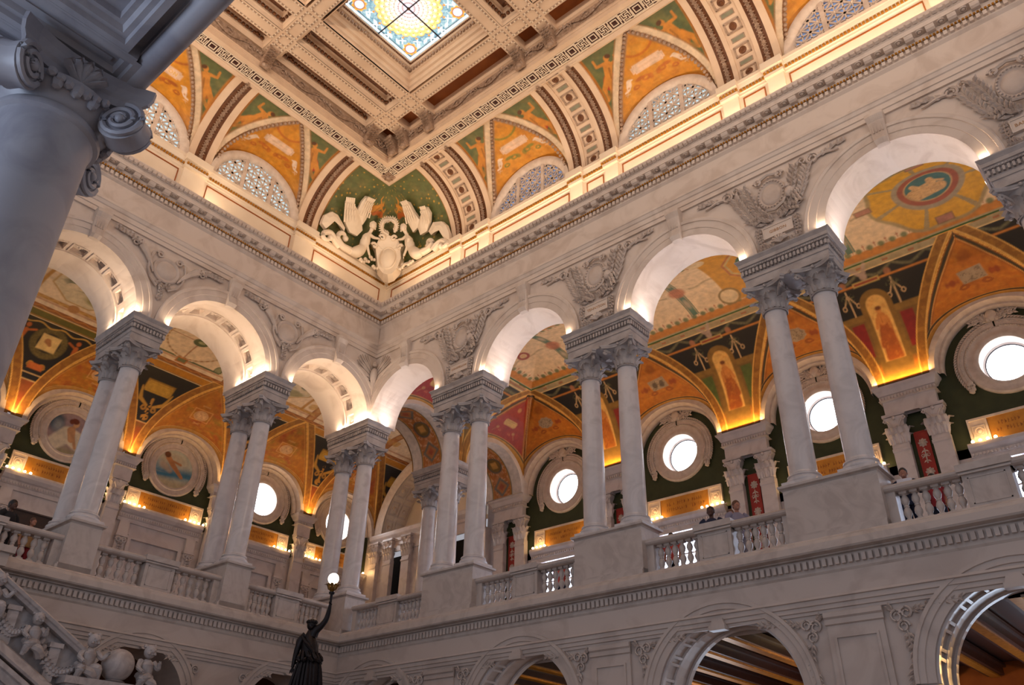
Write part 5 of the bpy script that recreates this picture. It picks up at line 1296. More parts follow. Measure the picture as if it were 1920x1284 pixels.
def bulb_row(fn, c, z, d, n, label, grp):
    t = thing('lamp_strip', label, 'lamp strip', fn(c, d, z), grp); o = np.array(fn(c, d, z)); g = lambda s, dd, zz: tuple(np.array(fn(s, dd, zz))-o)
    mb = MB(); box_fn(mb, g, c-.1*n*.9-.04, c+.1*n*.9+.04, d-.03, d+.03, z-.02, z+.015); hl_ = mb.build('holder', M_ORN, t)
    for k in range(n):
        s = c+(k-(n-1)/2)*.175; b = MB(); b.sphere(g(s, d, z+.055), .042, 8, 6); b.build('bulb', M_BULB, t, True)
pil = MB(); pil.box(-.22,-.10,0,.22,.10,4.75)
def pilaster(fn, s, d, label, group):
    t = thing('pilaster', label, 'pilaster', fn(s, d, 6.15), group)
    rz = 0 if fn is fB else -PI/2
    t.rotation_euler = (0,0,rz) if fn is fB else (0,0,PI/2)
    put('shaft', pil_me, t); put('capital', pcap_me, t, (0,0,4.75))
pil.mould([(.10,4.55),(.13,4.58),(.13,4.64),(.10,4.66)], (-.23,0),(.23,0),(0,-1)); pil_me = pil.mesh('shaft', M_BACK)
pc = MB(); hh = .90
pc.ring([(0,0),(0,.62),(.06,.80),(.02,.82)], -.21,-.09,.21,.09)
for z, h, offs in ((.02,.34,(-.15,0,.15)),(.04,.56,(-.22,-.075,.075,.22))):
    for o_ in offs: leaf(pc, (o_,-.09,z), (0,-1,0), (1,0,0), (0,0,1), h, .085, .4)
    for sg in (-1, 1): leaf(pc, (sg*.21,0,z), (sg,0,0), (0,1,0), (0,0,1), h, .085, .4)
for sg in (-1, 1):
    pc.tube([(sg*(.24+.05*math.cos(j*.7)*(1-.08*j)), -.15, .70+.06*math.sin(j*.7)*(1-.08*j)) for j in range(10)], .022, 5)
    pc.tube([(sg*.05,-.13,.45),(sg*.10,-.15,.58),(sg*.18,-.16,.70)], .02, 4)
pc.sphere((0,-.16,.76), .055, 7, 5); pc.box(-.30,-.17,.82,.30,.12,.90); pcap_me = pc.mesh('capital', M_BACK)
def rear_impost(fn, s, hw, label):
    t = thing('rear_impost', label, 'impost block', fn(s, .225, ZI), 'impost blocks on the rear walls'); o = np.array(fn(s, .225, ZI))
    def R(prof, name, kind=None):
        mb = MB(); h = .225
        if fn is fB: mb.ring(prof, -hw, -h, hw, h)
        else: mb.ring(prof, -h, -hw, h, hw)
        mb.add([(sx*(hw-.05 if fn is fB else h), sy*(h if fn is fB else hw-.05), prof[-1][1]) for sx, sy in ((-1,-1),(1,-1),(1,1),(-1,1))], [(0,1,2,3)])
        mb.build(name, M_BACK, t)
    R([(-.12,-.82),(-.12,-.42),(-.08,-.40)], 'block'); R([(-.10,-.40),(-.10,-.26),(-.06,-.24),(.0,-.10),(.05,-.05),(.06,0),(-.12,.0)], 'cornice')
    d = MB(); n = int(2*hw/.085)
    for k in range(n):
        q = -hw+.05+(k+.5)*(2*hw-.1)/n
        d.obox((q,-.14,-.33) if fn is fB else (.14,q,-.33), (.022,0,0) if fn is fB else (.03,0,0), (0,.03,0) if fn is fB else (0,.022,0), (0,0,.05))
    d.build('dentil_course', M_BACK, t, kind='stuff')
WN = ['first', 'second', 'third', 'fourth']
ZO = 12.58
for i, c in enumerate(RB[:4]):
    oculus_wall(fB, c, 2.45, 10.2, ZI, 1.4, ZO, .64, M_DKGRN, wall_back)
    w = struct('window_%d' % (20+i), 'round gallery window, %s from the corner' % WN[i])
    ring_fn(fB, c, ZO, [(.98,.0),(.97,.06),(.92,.09),(.88,.07),(.78,.065),(.75,.085),(.68,.08),(.63,.05),(.62,.0)]).build('window_frame', M_ORN, w, True)
    ring_fn(fB, c, ZO, [(.63,.05),(.61,-.30),(.57,-.32),(.57,-.36)]).build('window_reveal', M_BACK, w, True)
    ring_fn(fB, c, ZO, [(.575,-.33),(.545,-.33),(.545,-.37)]).build('glazing_bar', M_IRON, w)
    g = MB(); t = np.linspace(0, 2*PI, 41)[:-1]; g.add([fB(c+.58*math.cos(a), -.36, ZO+.58*math.sin(a)) for a in t], [tuple(range(40))]); g.build('window_pane', M_GLASSW, w)
    wreath(fB, c, ZO, 1.06, 'white carved wreath with crest around the %s round window from the corner' % WN[i])
    # lower window, ledge and its entablature
    b = MB()
    for (a0,a1,z0,z1) in ((-2.4,-.98,6.15,10.45),(.98,2.4,6.15,10.45),(-.98,.98,10.05,10.45),(-.98,.98,6.15,6.9)): box_fn(b, fB, c+a0, c+a1, -.1, .0, z0, z1)
    b.build('rear_wall', M_BACK, wall_back)
    e = MB()
    P = lambda s: [fB(c+s*k, d, z) for d, z, k in ((.0,9.98,1),(.10,9.98,1),(.10,10.12,1),(.13,10.14,1),(.13,10.24,1),(.19,10.28,1),(.24,10.36,1),(.25,10.42,1),(.25,10.44,1),(.0,10.44,1))]
    e.grid([P(-1.42), P(1.42)]); e.add(P(-1.42), [tuple(range(10))]); e.add(P(1.42), [tuple(range(10))])
    for sg in (-1, 1): box_fn(e, fB, c+sg*1.2-.18, c+sg*1.2+.18, .0, .10, 6.15, 9.98); box_fn(e, fB, c+sg*1.2-.22, c+sg*1.2+.22, .0, .16, 9.55, 9.80)
    e.build('window_entablature', M_BACK, wall_back)
    d = MB()
    for k in range(33): box_fn(d, fB, c-1.38+.085*k, c-1.335+.085*k, .12, .17, 10.16, 10.22)
    d.build('dentil_course', M_BACK, wall_back, kind='stuff')
    lw = struct('window_%d' % (30+i), 'tall daylit window below the ledge, %s from the corner' % WN[i])
    g = MB(); box_fn(g, fB, c-.98, c+.98, -.12, -.10, 6.9, 10.05); g.build('window_pane', M_GLASSL, lw)
    g = MB()
    for a in (-.96,-.33,.33,.96): box_fn(g, fB, c+a-.03, c+a+.03, -.10, -.04, 6.9, 10.05)
    for z in (6.93,7.7,8.5,9.3): box_fn(g, fB, c-.98, c+.98, -.10, -.05, z-.02, z+.02)
    g.build('window_frame', M_BACK, lw)
    inscription(fB, c, 1.32, 10.47, 11.18, .02, 'gilt inscription panel between two rosettes under the %s round window from the corner' % WN[i], [])
    for sg in (-1, 1):
        bulb_row(fB, c+sg*1.02, 10.46, .20, 5 if sg > 0 else 4, 'row of lit bulbs at the %s end under the %s round window from the corner' % ('left' if sg < 0 else 'right', WN[i]), 'lit bulbs on the gallery ledges')
        point('ledge_bulbs', fB(c+sg*1.02, .30, 10.60), 5, AMBER, .08)
for i, x in enumerate(PX):
    if True:
        for sg in (-1, 1): pilaster(fB, x+sg*.50, .15, 'marble pilaster on the %s of the red panel behind %s' % ('left' if sg < 0 else 'right', ['the corner columns', 'the first free pedestal', 'the second free pedestal', 'the third free pedestal', 'the last right-hand pedestal'][i]), 'rear pilasters of the right gallery')
        gp = MB(); box_fn(gp, fB, x-.30, x+.30, -.02, .03, 6.15, ZI-.8); gp.build('green_recess', M_DKGRN, wall_back)
        bn = thing('painted_panel', 'tall red panel with pale floral ornament behind %s' % ['the corner columns', 'the first free pedestal', 'the second free pedestal', 'the third free pedestal', 'the last pedestal'][i], 'painted panel', fB(x,.05,8.0)); o = np.array(fB(x,.05,8.0)); g = lambda s, d, z: tuple(np.array(fB(s,d,z))-o)
        b = MB(); box_fn(b, g, x-.175, x+.175, .03, .06, 7.2, 11.22); bd_ = b.build('board', M_RED, bn)
        b = MB()
        for (a0,a1,z0,z1) in ((-.175,.175,11.18,11.22),(-.175,-.14,7.2,11.18),(.14,.175,7.2,11.18)): box_fn(b, g, x+a0, x+a1, .06, .068, z0, z1)
        b.build('board_edge', M_RED, bd_)
        for k in range(5):
            z = 10.88-.82*k; b = MB()
            for j in range(8): a = j*PI/4; spray(b, g, [(x+.02*math.cos(a), z+.02*math.sin(a)), (x+.09*math.cos(a), z+.10*math.sin(a))], 2, .055, .03, .4, .008, dep=.075)
            b.sphere(g(x,.075,z), .05, 6, 4, sq=(1,.3,1)); spray(b, g, [(x,z-.16),(x,z-.58)], 3, .13, .022, .9, .006, dep=.072); spiral(b, g, x-.07, z-.36, .05, 1.2, .01, 1, -.07); spiral(b, g, x+.07, z-.36, .05, 1.2, .01, -1, -.07)
            b.build('floral_ornament', M_ORN, bn)
    rear_impost(fB, x, .80, 'pale impost block with dentils on the rear wall behind %s' % ['the corner columns', 'the first free pedestal', 'the second free pedestal', 'the third free pedestal', 'the last pedestal'][i])
MB().box(-2.2, YB, 6.15, RB[0]-2.4, YB+.1, 15.6).build('rear_wall', M_BACK, wall_back)
# archivolts on the rear walls (white rims of the lunettes)
for c in RB[:4]:
    ring_fn(fB, c, ZI, [(1.46,.0),(1.46,.20),(1.50,.26),(1.56,.25),(1.58,.34),(1.60,.46),(1.75,.47)], 40, 0, PI).build('archivolt', M_ORN, wall_back, True)
# ---------------------------------------------------------------- left gallery
LBB = LB+[(PY[0]+PYB[0])/2, (PYB[0]+PYB[1])/2]
LNM = ['third', 'second', 'first']
PORT = [None]*3
def roundel_paint(k):
    g = np.linspace(-.74, .74, 110); U, V = np.meshgrid(g, g, indexing='ij'); im = np.empty(U.shape+(3,), np.float32); rr = np.hypot(U, V)
    if k == 2:
        im[:] = C3('c4c8b4'); lay(im, '7fa0ae', ss(V-.1+.1*vnoise(U,V,3,1), .2)*(V > -.2)); lay(im, '3f7f9a', ss(d_cap(U,V,-.7,-.35,.6,-.1,.13),.1)); lay(im, 'cdbf96', ss(V+.42, .1)); lay(im, 'd8c49a', ss(d_ell(U,V,-.1,.32,.5,.25),.1)*.6)
        lay(im, 'c88a54', ss(np.minimum.reduce([d_cap(U,V,-.30,.35,-.05,.1,.10,.09), d_cap(U,V,-.05,.1,.32,-.22,.09,.06), d_cap(U,V,-.28,.3,.2,.22,.04)]),.02)); lay(im, '7a4a2a', ss(d_ell(U,V,-.36,.46,.12,.11),.02)); lay(im, 'd8b890', ss(d_cap(U,V,-.45,.05,-.15,-.1,.12,.08),.05)*.7)
    elif k == 1:
        im[:] = C3('b0948c'); lay(im, '8f7f8c', ss(d_ell(U,V,.3,.4,.6,.4),.2)*.6); lay(im, '40586a', ss(d_ell(U,V,-.48,.25,.24,.32),.08)); lay(im, '9aa0a0', ss(d_ell(U,V,-.42,.15,.14,.2),.08)); lay(im, 'a8a860', ss(V+.5, .12)*.5)
        lay(im, 'e6d8b8', ss(np.minimum.reduce([d_cap(U,V,-.05,-.05,-.45,-.5,.28,.22), d_cap(U,V,.1,-.2,.55,-.45,.20,.14), d_cap(U,V,0,.1,.42,-.05,.12)]),.04)); mottle(im, U, V, 'c8b48c', 5, .0, 3)
        lay(im, 'cf9a6a', ss(np.minimum.reduce([d_cap(U,V,.02,.12,.10,-.18,.13,.11), d_cap(U,V,.12,-.05,.28,-.42,.06,.045), d_cap(U,V,.08,.28,.05,.15,.06)]),.02)); lay(im, 'd8a878', ss(d_ell(U,V,.12,.38,.095,.12),.02)); lay(im, '6e3018', ss(np.minimum(d_ell(U,V,.06,.46,.13,.10), d_ell(U,V,-.04,.42,.08,.09)),.02))
    else:
        im[:] = C3('5a7a80'); lay(im, '3f5c28', ss(d_ell(U,V,-.5,.25,.5,.55),.12)*(.4+.6*vnoise(U,V,9,3))); lay(im, '8a9a2c', ss(d_ell(U,V,-.6,-.1,.25,.2),.1)); lay(im, 'c8c8a8', ss(d_ell(U,V,.1,.5,.35,.18),.1)*.9); lay(im, '48682c', ss(d_ell(U,V,.5,.45,.3,.3),.1)*(.4+.6*vnoise(U,V,9,4)))
        lay(im, 'e4dcc4', ss(np.minimum.reduce([d_ell(U,V,.05,-.45,.62,.42), d_cap(U,V,-.2,-.1,.25,-.1,.16)]),.04)); lay(im, 'd8a884', ss(np.minimum(d_cap(U,V,.02,.15,.02,-.02,.06,.09), d_ell(U,V,.05,.24,.11,.14)),.02)); lay(im, '7a3a1c', ss(np.minimum(abs(d_ell(U,V,.05,.28,.14,.13))-.04, d_ell(U,V,.05,.36,.15,.08)),.02)); 
        lay(im, 'b0502c', ss(d_ell(U,V,.05,-.45,.18,.09),.05)*.8); lay(im, '5a7028', ss(d_ell(U,V,-.05,-.52,.4,.10),.06)*(vnoise(U,V,14,8) > .5)); lay(im, 'd8a040', ss(d_ell(U,V,.25,-.48,.1,.06),.05)*.6)
    return U, V, im, rr
for i, c in enumerate(LBB[:5]):
    hole = i > 2; hv = 1.86
    oculus_wall(fF, c, hv, 10.9, ZI, 1.4, ZO+.2, .62 if hole else .7, M_DKGRN, wall_far, True)
    nm = ['first', 'second', 'third', '', ''][i]
    if not hole:
        t = thing('roundel', ['round painting of a woman above blue water, first from the corner', 'round painting of a seated woman in white with dark red hair', 'round painting of a red-haired woman with flowers before green trees'][i], 'painting', fF(c,.05,ZO+.2)); o = np.array(fF(c,.05,ZO+.2)); g = lambda s, d, z: tuple(np.array(fF(s,d,z))-o)
        ring_fn(g, c, ZO+.2, [(1.0,-.05),(.99,.03),(.94,.06),(.90,.04),(.78,.035),(.75,.06),(.70,.05),(.68,.0)]).build('frame', M_ORN, t, True)
        U, V, im, rr = roundel_paint([2,1,0][i]); P = np.stack([np.full_like(U, -.03), U, V], -1)
        gridmesh('canvas', P, im, M_PAINT, t, mask=(rr < .71))
    else:
        w = struct('window_%d' % (40+i), 'round window at the end of the left gallery')
        ring_fn(fF, c, ZO+.2, [(.98,.0),(.97,.06),(.92,.09),(.88,.07),(.78,.065),(.75,.085),(.68,.08),(.63,.05),(.62,.0)]).build('window_frame', M_ORN, w, True); ring_fn(fF, c, ZO+.2, [(.63,.05),(.61,-.30),(.57,-.36)]).build('window_reveal', M_BACK, w, True)
        gm = MB(); tt = np.linspace(0, 2*PI, 41)[:-1]; gm.add([fF(c+.58*math.cos(a), -.34, ZO+.2+.58*math.sin(a)) for a in tt], [tuple(range(40))]); gm.build('window_pane', M_GLASSW, w)
    wreath(fF, c, ZO+.2, 1.07, 'white carved wreath around the %s' % (['painting of the woman above blue water', 'painting of the seated woman in white', 'painting of the red-haired woman with flowers', 'nearer round window of the left gallery', 'farther round window of the left gallery'][i]))
    ring_fn(fF, c, ZI, [(1.36,.0),(1.36,.20),(1.40,.26),(1.45,.25),(1.47,.34),(1.49,.46),(1.64,.47)], 40, 0, PI).build('archivolt', M_ORN, wall_far, True)
    inscription(fF, c, 1.42, 11.06, 11.70, .02, 'gilt inscription panel under the %s' % (['painting of the woman above blue water', 'painting of the seated woman in white', 'painting of the red-haired woman with flowers', 'nearer round window of the left gallery', 'farther round window of the left gallery'][i]), [[],[],['THEY ARE NEVER ALONE','THEY ARE ACCOMPANIED','WITH NOBLE THOUGHTS'],[],[]][i])
    for sg in (-1, 1):
        bulb_row(fF, c+sg*1.12, 11.03, .20, 5, 'row of lit bulbs, %s end under the %s' % ('left' if sg < 0 else 'right', ['painting of the woman above blue water', 'painting of the seated woman in white', 'painting of the red-haired woman with flowers', 'nearer round window of the left gallery', 'farther round window of the left gallery'][i]), 'lit bulbs on the gallery ledges')
        point('ledge_bulbs', fF(c+sg*1.12, .30, 11.17), 7, AMBER, .08)
    dr = i in (0, 1, 2)
    d = struct('door_%d' % (1+i), 'marble doorway with carved brackets in the left gallery')
    b = MB(); box_fn(b, fF, c-1.84, c-.95, -.1, 0, 6.15, 11.0); box_fn(b, fF, c+.95, c+1.84, -.1, 0, 6.15, 11.0); box_fn(b, fF, c-.95, c+.95, -.1, 0, 10.0, 11.0); b.build('rear_wall', M_BACK, wall_far)
    if i == 2: b = MB(); box_fn(b, fF, c-.95, c+.95, -.06, -.04, 6.15, 10.0); b.build('door_recess', mat('teal_wall', '3f6660', .6, '2f504c', 3), d)
    else: b = MB(); box_fn(b, fF, c-.95, c+.95, -.12, -.08, 6.15, 10.0); b.build('door_recess', M_DARK if i == 1 else M_BACK, d)
    e = MB(); pr = [(0,10.5),(.08,10.5),(.08,10.62),(.12,10.64),(.12,10.76),(.18,10.80),(.24,10.90),(.25,10.98),(.25,11.0),(0,11.0)]
    P = lambda s: [fF(c+s, dd, z) for dd, z in pr]
    e.grid([P(-1.5), P(1.5)]); e.add(P(-1.5), [tuple(range(10))]); e.add(P(1.5), [tuple(range(10))]); e.build('door_entablature', M_BACK, d)
    e = MB()
    for k in range(36): box_fn(e, fF, c-1.48+.083*k, c-1.435+.083*k, .11, .155, 10.66, 10.73)
    e.build('dentil_course', M_BACK, d, kind='stuff')
    for sg in (-1, 1):
        e = MB(); box_fn(e, fF, c+sg*1.22-.17, c+sg*1.22+.17, 0, .10, 6.15, 10.5); box_fn(e, fF, c+sg*1.22-.20, c+sg*1.22+.20, 0, .15, 9.98, 10.06)
        for j in (-.1, .1): spiral(e, fF, c+sg*1.22+j, 9.86, .09, 1.4, .03, sg, -.14)
        spray(e, fF, [(c+sg*1.22,9.45),(c+sg*1.22,9.75)], 3, .16, .05, .5, -.12); e.build('door_bracket', M_BACK, d)
    e = MB()
    for (a0,a1,z0,z1) in ((-.98,-.86,6.15,10.0),(.86,.98,6.15,10.0),(-.98,.98,10.0,10.12)): box_fn(e, fF, c+a0, c+a1, 0, .06, z0, z1)
    e.build('door_frame', M_BACK, d)
for i, y in enumerate([PY[0], PY[1], PY[2], PYB[0]]):
    nm = ['behind the corner columns', 'behind the first left pedestal from the corner', 'behind the second left pedestal from the corner', 'near the far end of the gallery'][i]
    pilaster(fF, y, .18, 'marble pilaster on the left rear wall '+nm, 'rear pilasters of the left gallery')
    rear_impost(fF, y, .43, 'pale impost block on the left rear wall '+nm)
# far end of the left gallery: coffered half-barrel over a doorway
wall_end = struct('wall_end', 'end wall of the left gallery with a coffered recess over a doorway')
cx, rx = -5.27, 2.65
mb = MB(); t = np.linspace(PI, 0, 41)
mb.grid([[(cx+rx*math.cos(a), 7.55, ZI+rx*math.sin(a)), (cx+3.6*math.cos(a), 7.55, ZI+3.6*math.sin(a))] for a in t]); mb.build('end_wall', M_BACK, wall_end)
mb = MB(); mb.grid([[(cx+rx*math.cos(a), 7.5, ZI+rx*math.sin(a)), (cx+rx*math.cos(a), 8.7, ZI+rx*math.sin(a))] for a in t]); mb.add([(cx+rx*math.cos(a), 8.7, ZI+rx*math.sin(a)) for a in t], [tuple(range(41))]); mb.build('recess_vault', M_CREAM, wall_end)
mb = MB(); mb.grid([[(cx+r*math.cos(a), 7.55-d, ZI+r*math.sin(a)) for r, d in ((rx,0),(rx,.06),(rx+.12,.08),(rx+.28,.1),(rx+.34,.14),(rx+.38,.05))] for a in t]); mb.build('archivolt', M_ORN, wall_end, True)
for k in range(10):
    a0, a1 = PI*(k+.12)/10, PI*(k+.88)/10
    for (d0, d1) in ((7.62,8.05),(8.15,8.6)):
        mb = MB(); r1 = rx-.03
        for (aa, ab_, da, db_) in ((a0,a0+.03,d0,d1),(a1-.03,a1,d0,d1),(a0,a1,d0,d0+.06),(a0,a1,d1-.06,d1)):
            mb.grid([[(cx+r1*math.cos(q), d, ZI+r1*math.sin(q)) for d in (da, db_)] for q in np.linspace(aa, ab_, 4)])
        am = (a0+a1)/2; mb.sphere((cx+(rx-.02)*math.cos(am), (d0+d1)/2, ZI+(rx-.02)*math.sin(am)), .09, 7, 5); mb.build('coffer', M_ORN, wall_end)
mb = MB(); mb.mould([(0,11.7),(.05,11.7),(.05,12.1),(.10,12.14),(.10,12.26),(.2,12.4),(.24,12.52),(.24,12.56),(0,12.56)], (-8.5,7.6), (-2.0,7.6), (0,-1)); mb.box(-9.4,7.6,6.15,-7.5,7.9,12.6); mb.box(-6.2,7.6,6.15,-4.3,7.9,11.75); mb.box(-3.0,7.6,6.15,-2.0,7.9,11.75); mb.build('end_entablature', M_BACK, wall_end)
MB().box(-8.5,8.3,6.15,-2.0,8.4,11.8).build('dark_sheet', M_DKSHEET, wall_end)  # solid sheet; the darkness of the end doorway is put into its colour
for x, nm in ((-8.2, 'leftmost'), (-7.3, 'second'), (-6.2, 'third'), (-4.4, 'rightmost')): pil_t = thing('pilaster', nm+' marble pilaster beside the dark doorway at the end of the left gallery', 'pilaster', (x,7.52,6.6), 'pilasters of the end doorway'); put('shaft', pil_me, pil_t); put('capital', pcap_me, pil_t, (0,0,4.75))
# double arch that closes the right gallery, with a painted soffit
end_arc = struct('wall_inner', 'double arch with painted soffits between the galleries')
mb = MB(); cells = [(PY[0], PYB[0], (PY[0]+PYB[0])/2, 1.42), (PYB[0], PYB[1], (PYB[0]+PYB[1])/2, 1.38)]
fE = lambda s, d, z: (-.02-d, s, z)
arcade(mb, fE, cells, ZI, 15.6, 0.0, 1.86, soffit=False); mb.build('arch_wall', M_WALL, end_arc)
for c in cells:
    t = np.linspace(PI, 0, 110); dd = np.linspace(0, 1.86, 60); T_, D_ = np.meshgrid(t, dd, indexing='ij'); hw = c[3]
    im = np.empty(T_.shape+(3,), np.float32); im[:] = C3('d8cdc4'); a = (PI-T_)*hw; b = D_-.93
    band = abs(b) < .46; o = np.empty_like(im); o[:] = C3('b06a2c'); mottle(o, a, b, 'c88a5a', 4, .8, 4); lay(o, 'dcb890', ss(abs(vnoise(a,b,9,6)-.5)-.05,.05)*.8)
    for k, a_ in enumerate((.55,1.4,2.25,3.1,3.95)):
        if k % 2: lay(o, '54524a', ss(np.hypot(a-a_, b)-.33)); lay(o, '7a5c24', ss(np.hypot(a-a_, b)-.27)); lay(o, 'c8964a', ss(d_box(a,b,a_,0,.13,.13)))
        else: q_ = abs(a-a_)+abs(b)-.38; lay(o, '6f6a60', ss(q_)); lay(o, 'b0703c', ss(q_+.12)); lay(o, 'a85030', ss(q_+.24))
    im = np.where(band[..., None], o, im); lay(im, '3c3420', ss(abs(abs(b)-.46)-.02)); lay(im, 'c89a40', ss(abs(abs(b)-.43)-.012))
    P = np.stack([-.02-D_, c[2]+hw*np.cos(T_), ZI+hw*np.sin(T_)], -1); gridmesh('painted_soffit', P, im, M_PAINT, end_arc)
# ================================================================ carved spandrels of the upper arcades
def disc_fn(mb, fn, c, z, prof, n=28, sx=1, sz=1):
    t = np.linspace(0, 2*PI, n+1); mb.grid([[fn(c+r*sx*math.cos(a), -d, z+r*sz*math.sin(a)) for r, d in prof] for a in t])
TXT = ['', 'LONGFELLOW', 'TENNYSON', 'GIBBON', 'BANCROFT']
for i, x in enumerate(PX):
    if i == 0: continue
    cart = MB(); zc = 14.06
    disc_fn(cart, fR, x, zc, [(.40,.0),(.39,.05),(.36,.075),(.32,.07),(.30,.05),(.27,.04),(.26,.055),(.2,.075),(.1,.085),(0,.088)], sx=.86, sz=1.08); cart.build('cartouche', M_CARVE, wall_right, True)
    bd = MB()
    for k in range(26): a = k*2*PI/26; bd.sphere((x+.335*.86*math.cos(a), -.085, zc+.335*1.08*math.sin(a)), .026, 5, 4)
    for sg in (-1, 1): spiral(bd, fR, x+sg*.26, 14.50, .09, 1.6, .035, sg, .08)
    bd.tube([(x-.22,-.07,14.55),(x,-.10,14.60),(x+.22,-.07,14.55)], .04, 5); bd.build('cartouche_scroll', M_CARVE, wall_right)
    for sg in (-1, 1):
        fo = MB()
        spray(fo, fR, [(x+sg*.22,13.32),(x+sg*.55,13.62),(x+sg*.72,14.02),(x+sg*.86,14.4)], 12, .24, .05, .62, .05)
        spray(fo, fR, [(x+sg*.12,13.32),(x+sg*.40,13.78),(x+sg*.50,14.2),(x+sg*.62,14.56)], 11, .20, .05, .7, .07)
        spray(fo, fR, [(x+sg*.05,13.36),(x+sg*.26,13.50),(x+sg*.5,13.46)], 7, .16, .045, .8, .08)
        spray(fo, fR, [(x+sg*.42,13.30),(x+sg*.44,13.02),(x+sg*.40,12.8)], 6, .13, .04, .8, .05)
        fo.build('leaf_spray', M_CARVE, wall_right)
        sc = MB(); spiral(sc, fR, x+sg*1.02, 14.52, .15, 1.7, .035, sg, .05); spiral(sc, fR, x+sg*.80, 14.58, .10, 1.4, .03, -sg, .06)
        sc.tube([(x+sg*(1.1+.1*k), -.045, 14.50+.03*math.sin(k)) for k in range(6)], np.linspace(.04,.02,6), 5); spray(sc, fR, [(x+sg*1.15,14.5),(x+sg*1.45,14.62),(x+sg*1.75,14.66)], 5, .18, .045, .4, .04)
        sc.build('acanthus_scroll', M_CARVE, wall_right)
    bird = MB(); bird.sphere((x+.42,-.12,13.86), .11, 8, 6, sq=(1,.7,1.3)); bird.sphere((x+.40,-.15,14.03), .06, 7, 5); bird.tube([(x+.36,-.16,14.02),(x+.29,-.17,13.99)], [.025,.008], 5); spray(bird, fR, [(x+.48,13.9),(x+.56,13.6)], 4, .2, .05, .3, .11); bird.tube([(x-.15,-.10,13.62),(x+.05,-.12,13.56),(x+.25,-.12,13.66),(x+.30,-.12,13.76)], .035, 5)
    bird.build('bird_relief', M_CARVE, wall_right, True)
    sh = MB()
    for k in range(7):
        a = PI*(.12+.76*k/6); sh.tube([(x,-.05,12.72),(x+.11*math.cos(a),-.09,12.72+.10*math.sin(a)),(x+.2*math.cos(a),-.07,12.72+.18*math.sin(a))], [.015,.03,.036], 5)
    for sg in (-1, 1): spray(sh, fR, [(x+sg*.15,12.68),(x+sg*.45,12.74)], 4, .12, .035, .6, .05)
    sh.build('shell_relief', M_CARVE, wall_right)
    pl = thing('name_plate', 'pale carved name plate above the columns '+RN[i], 'name plate', (x,-.02,13.06))
    b = MB(); b.box(-.34,-.04,-.15,.34,.02,.15); b.ring([(0,0),(.0,.0)], -.1,-.1,.1,.1); plb = b.build('plate', M_PLATE, pl)
    b = MB()
    for (a0,a1,z0,z1) in ((-.34,.34,.13,.15),(-.34,.34,-.15,-.13),(-.34,-.32,-.13,.13),(.32,.34,-.13,.13)): b.box(a0,-.055,z0,a1,-.04,z1)
    b.build('plate_border', M_PLATE, pl)
    text_obj(TXT[i], .105 if len(TXT[i]) < 9 else .088, Vector((x, -.062, 13.06)), (Vector((1,0,0)), Vector((0,0,1)), Vector((0,-1,0))), M_LET, plb)
for i, y in enumerate(PY[1:3]):
    cart = MB(); zc = 14.12
    disc_fn(cart, fL, y, zc, [(.38,.0),(.37,.05),(.34,.07),(.30,.06),(.27,.04),(.25,.05),(.2,.07),(.1,.085),(0,.09)]); cart.build('cartouche', M_CARVE, wall_left, True)
    for sg in (-1, 1):
        b = MB(); spiral(b, fL, y+sg*.27, 14.50, .10, 1.6, .035, sg, .06); b.tube([fL(y+sg*s, -.06, z) for s, z in ((.44,14.5),(.50,14.25),(.47,13.95),(.36,13.72),(.16,13.56))], .032, 5); b.build('cartouche_scroll', M_CARVE, wall_left)
        b = MB(); b.tube([fL(y+sg*s, -.06, z) for s, z in ((.34,13.9),(.44,14.1),(.60,14.32),(.78,14.50))], [.02,.05,.08,.11], 7); spray(b, fL, [(y+sg*.72,14.5),(y+sg*1.05,14.62),(y+sg*1.5,14.66)], 8, .17, .05, .5, .06); spiral(b, fL, y+sg*.95, 14.5, .10, 1.4, .03, sg, .05)
        for k in range(5): b.sphere(fL(y+sg*(.80+.05*(k%3)), -.1, 14.52+.05*(k//2)), .05, 6, 4)
        b.build('cornucopia', M_CARVE, wall_left, True)
    b = MB(); spray(b, fL, [(y,13.2),(y,13.62)], 5, .13, .04, .8, .05); spray(b, fL, [(y-.2,13.72),(y,13.62),(y+.2,13.72)], 5, .13, .04, .8, .05); b.build('leaf_drop', M_CARVE, wall_left)
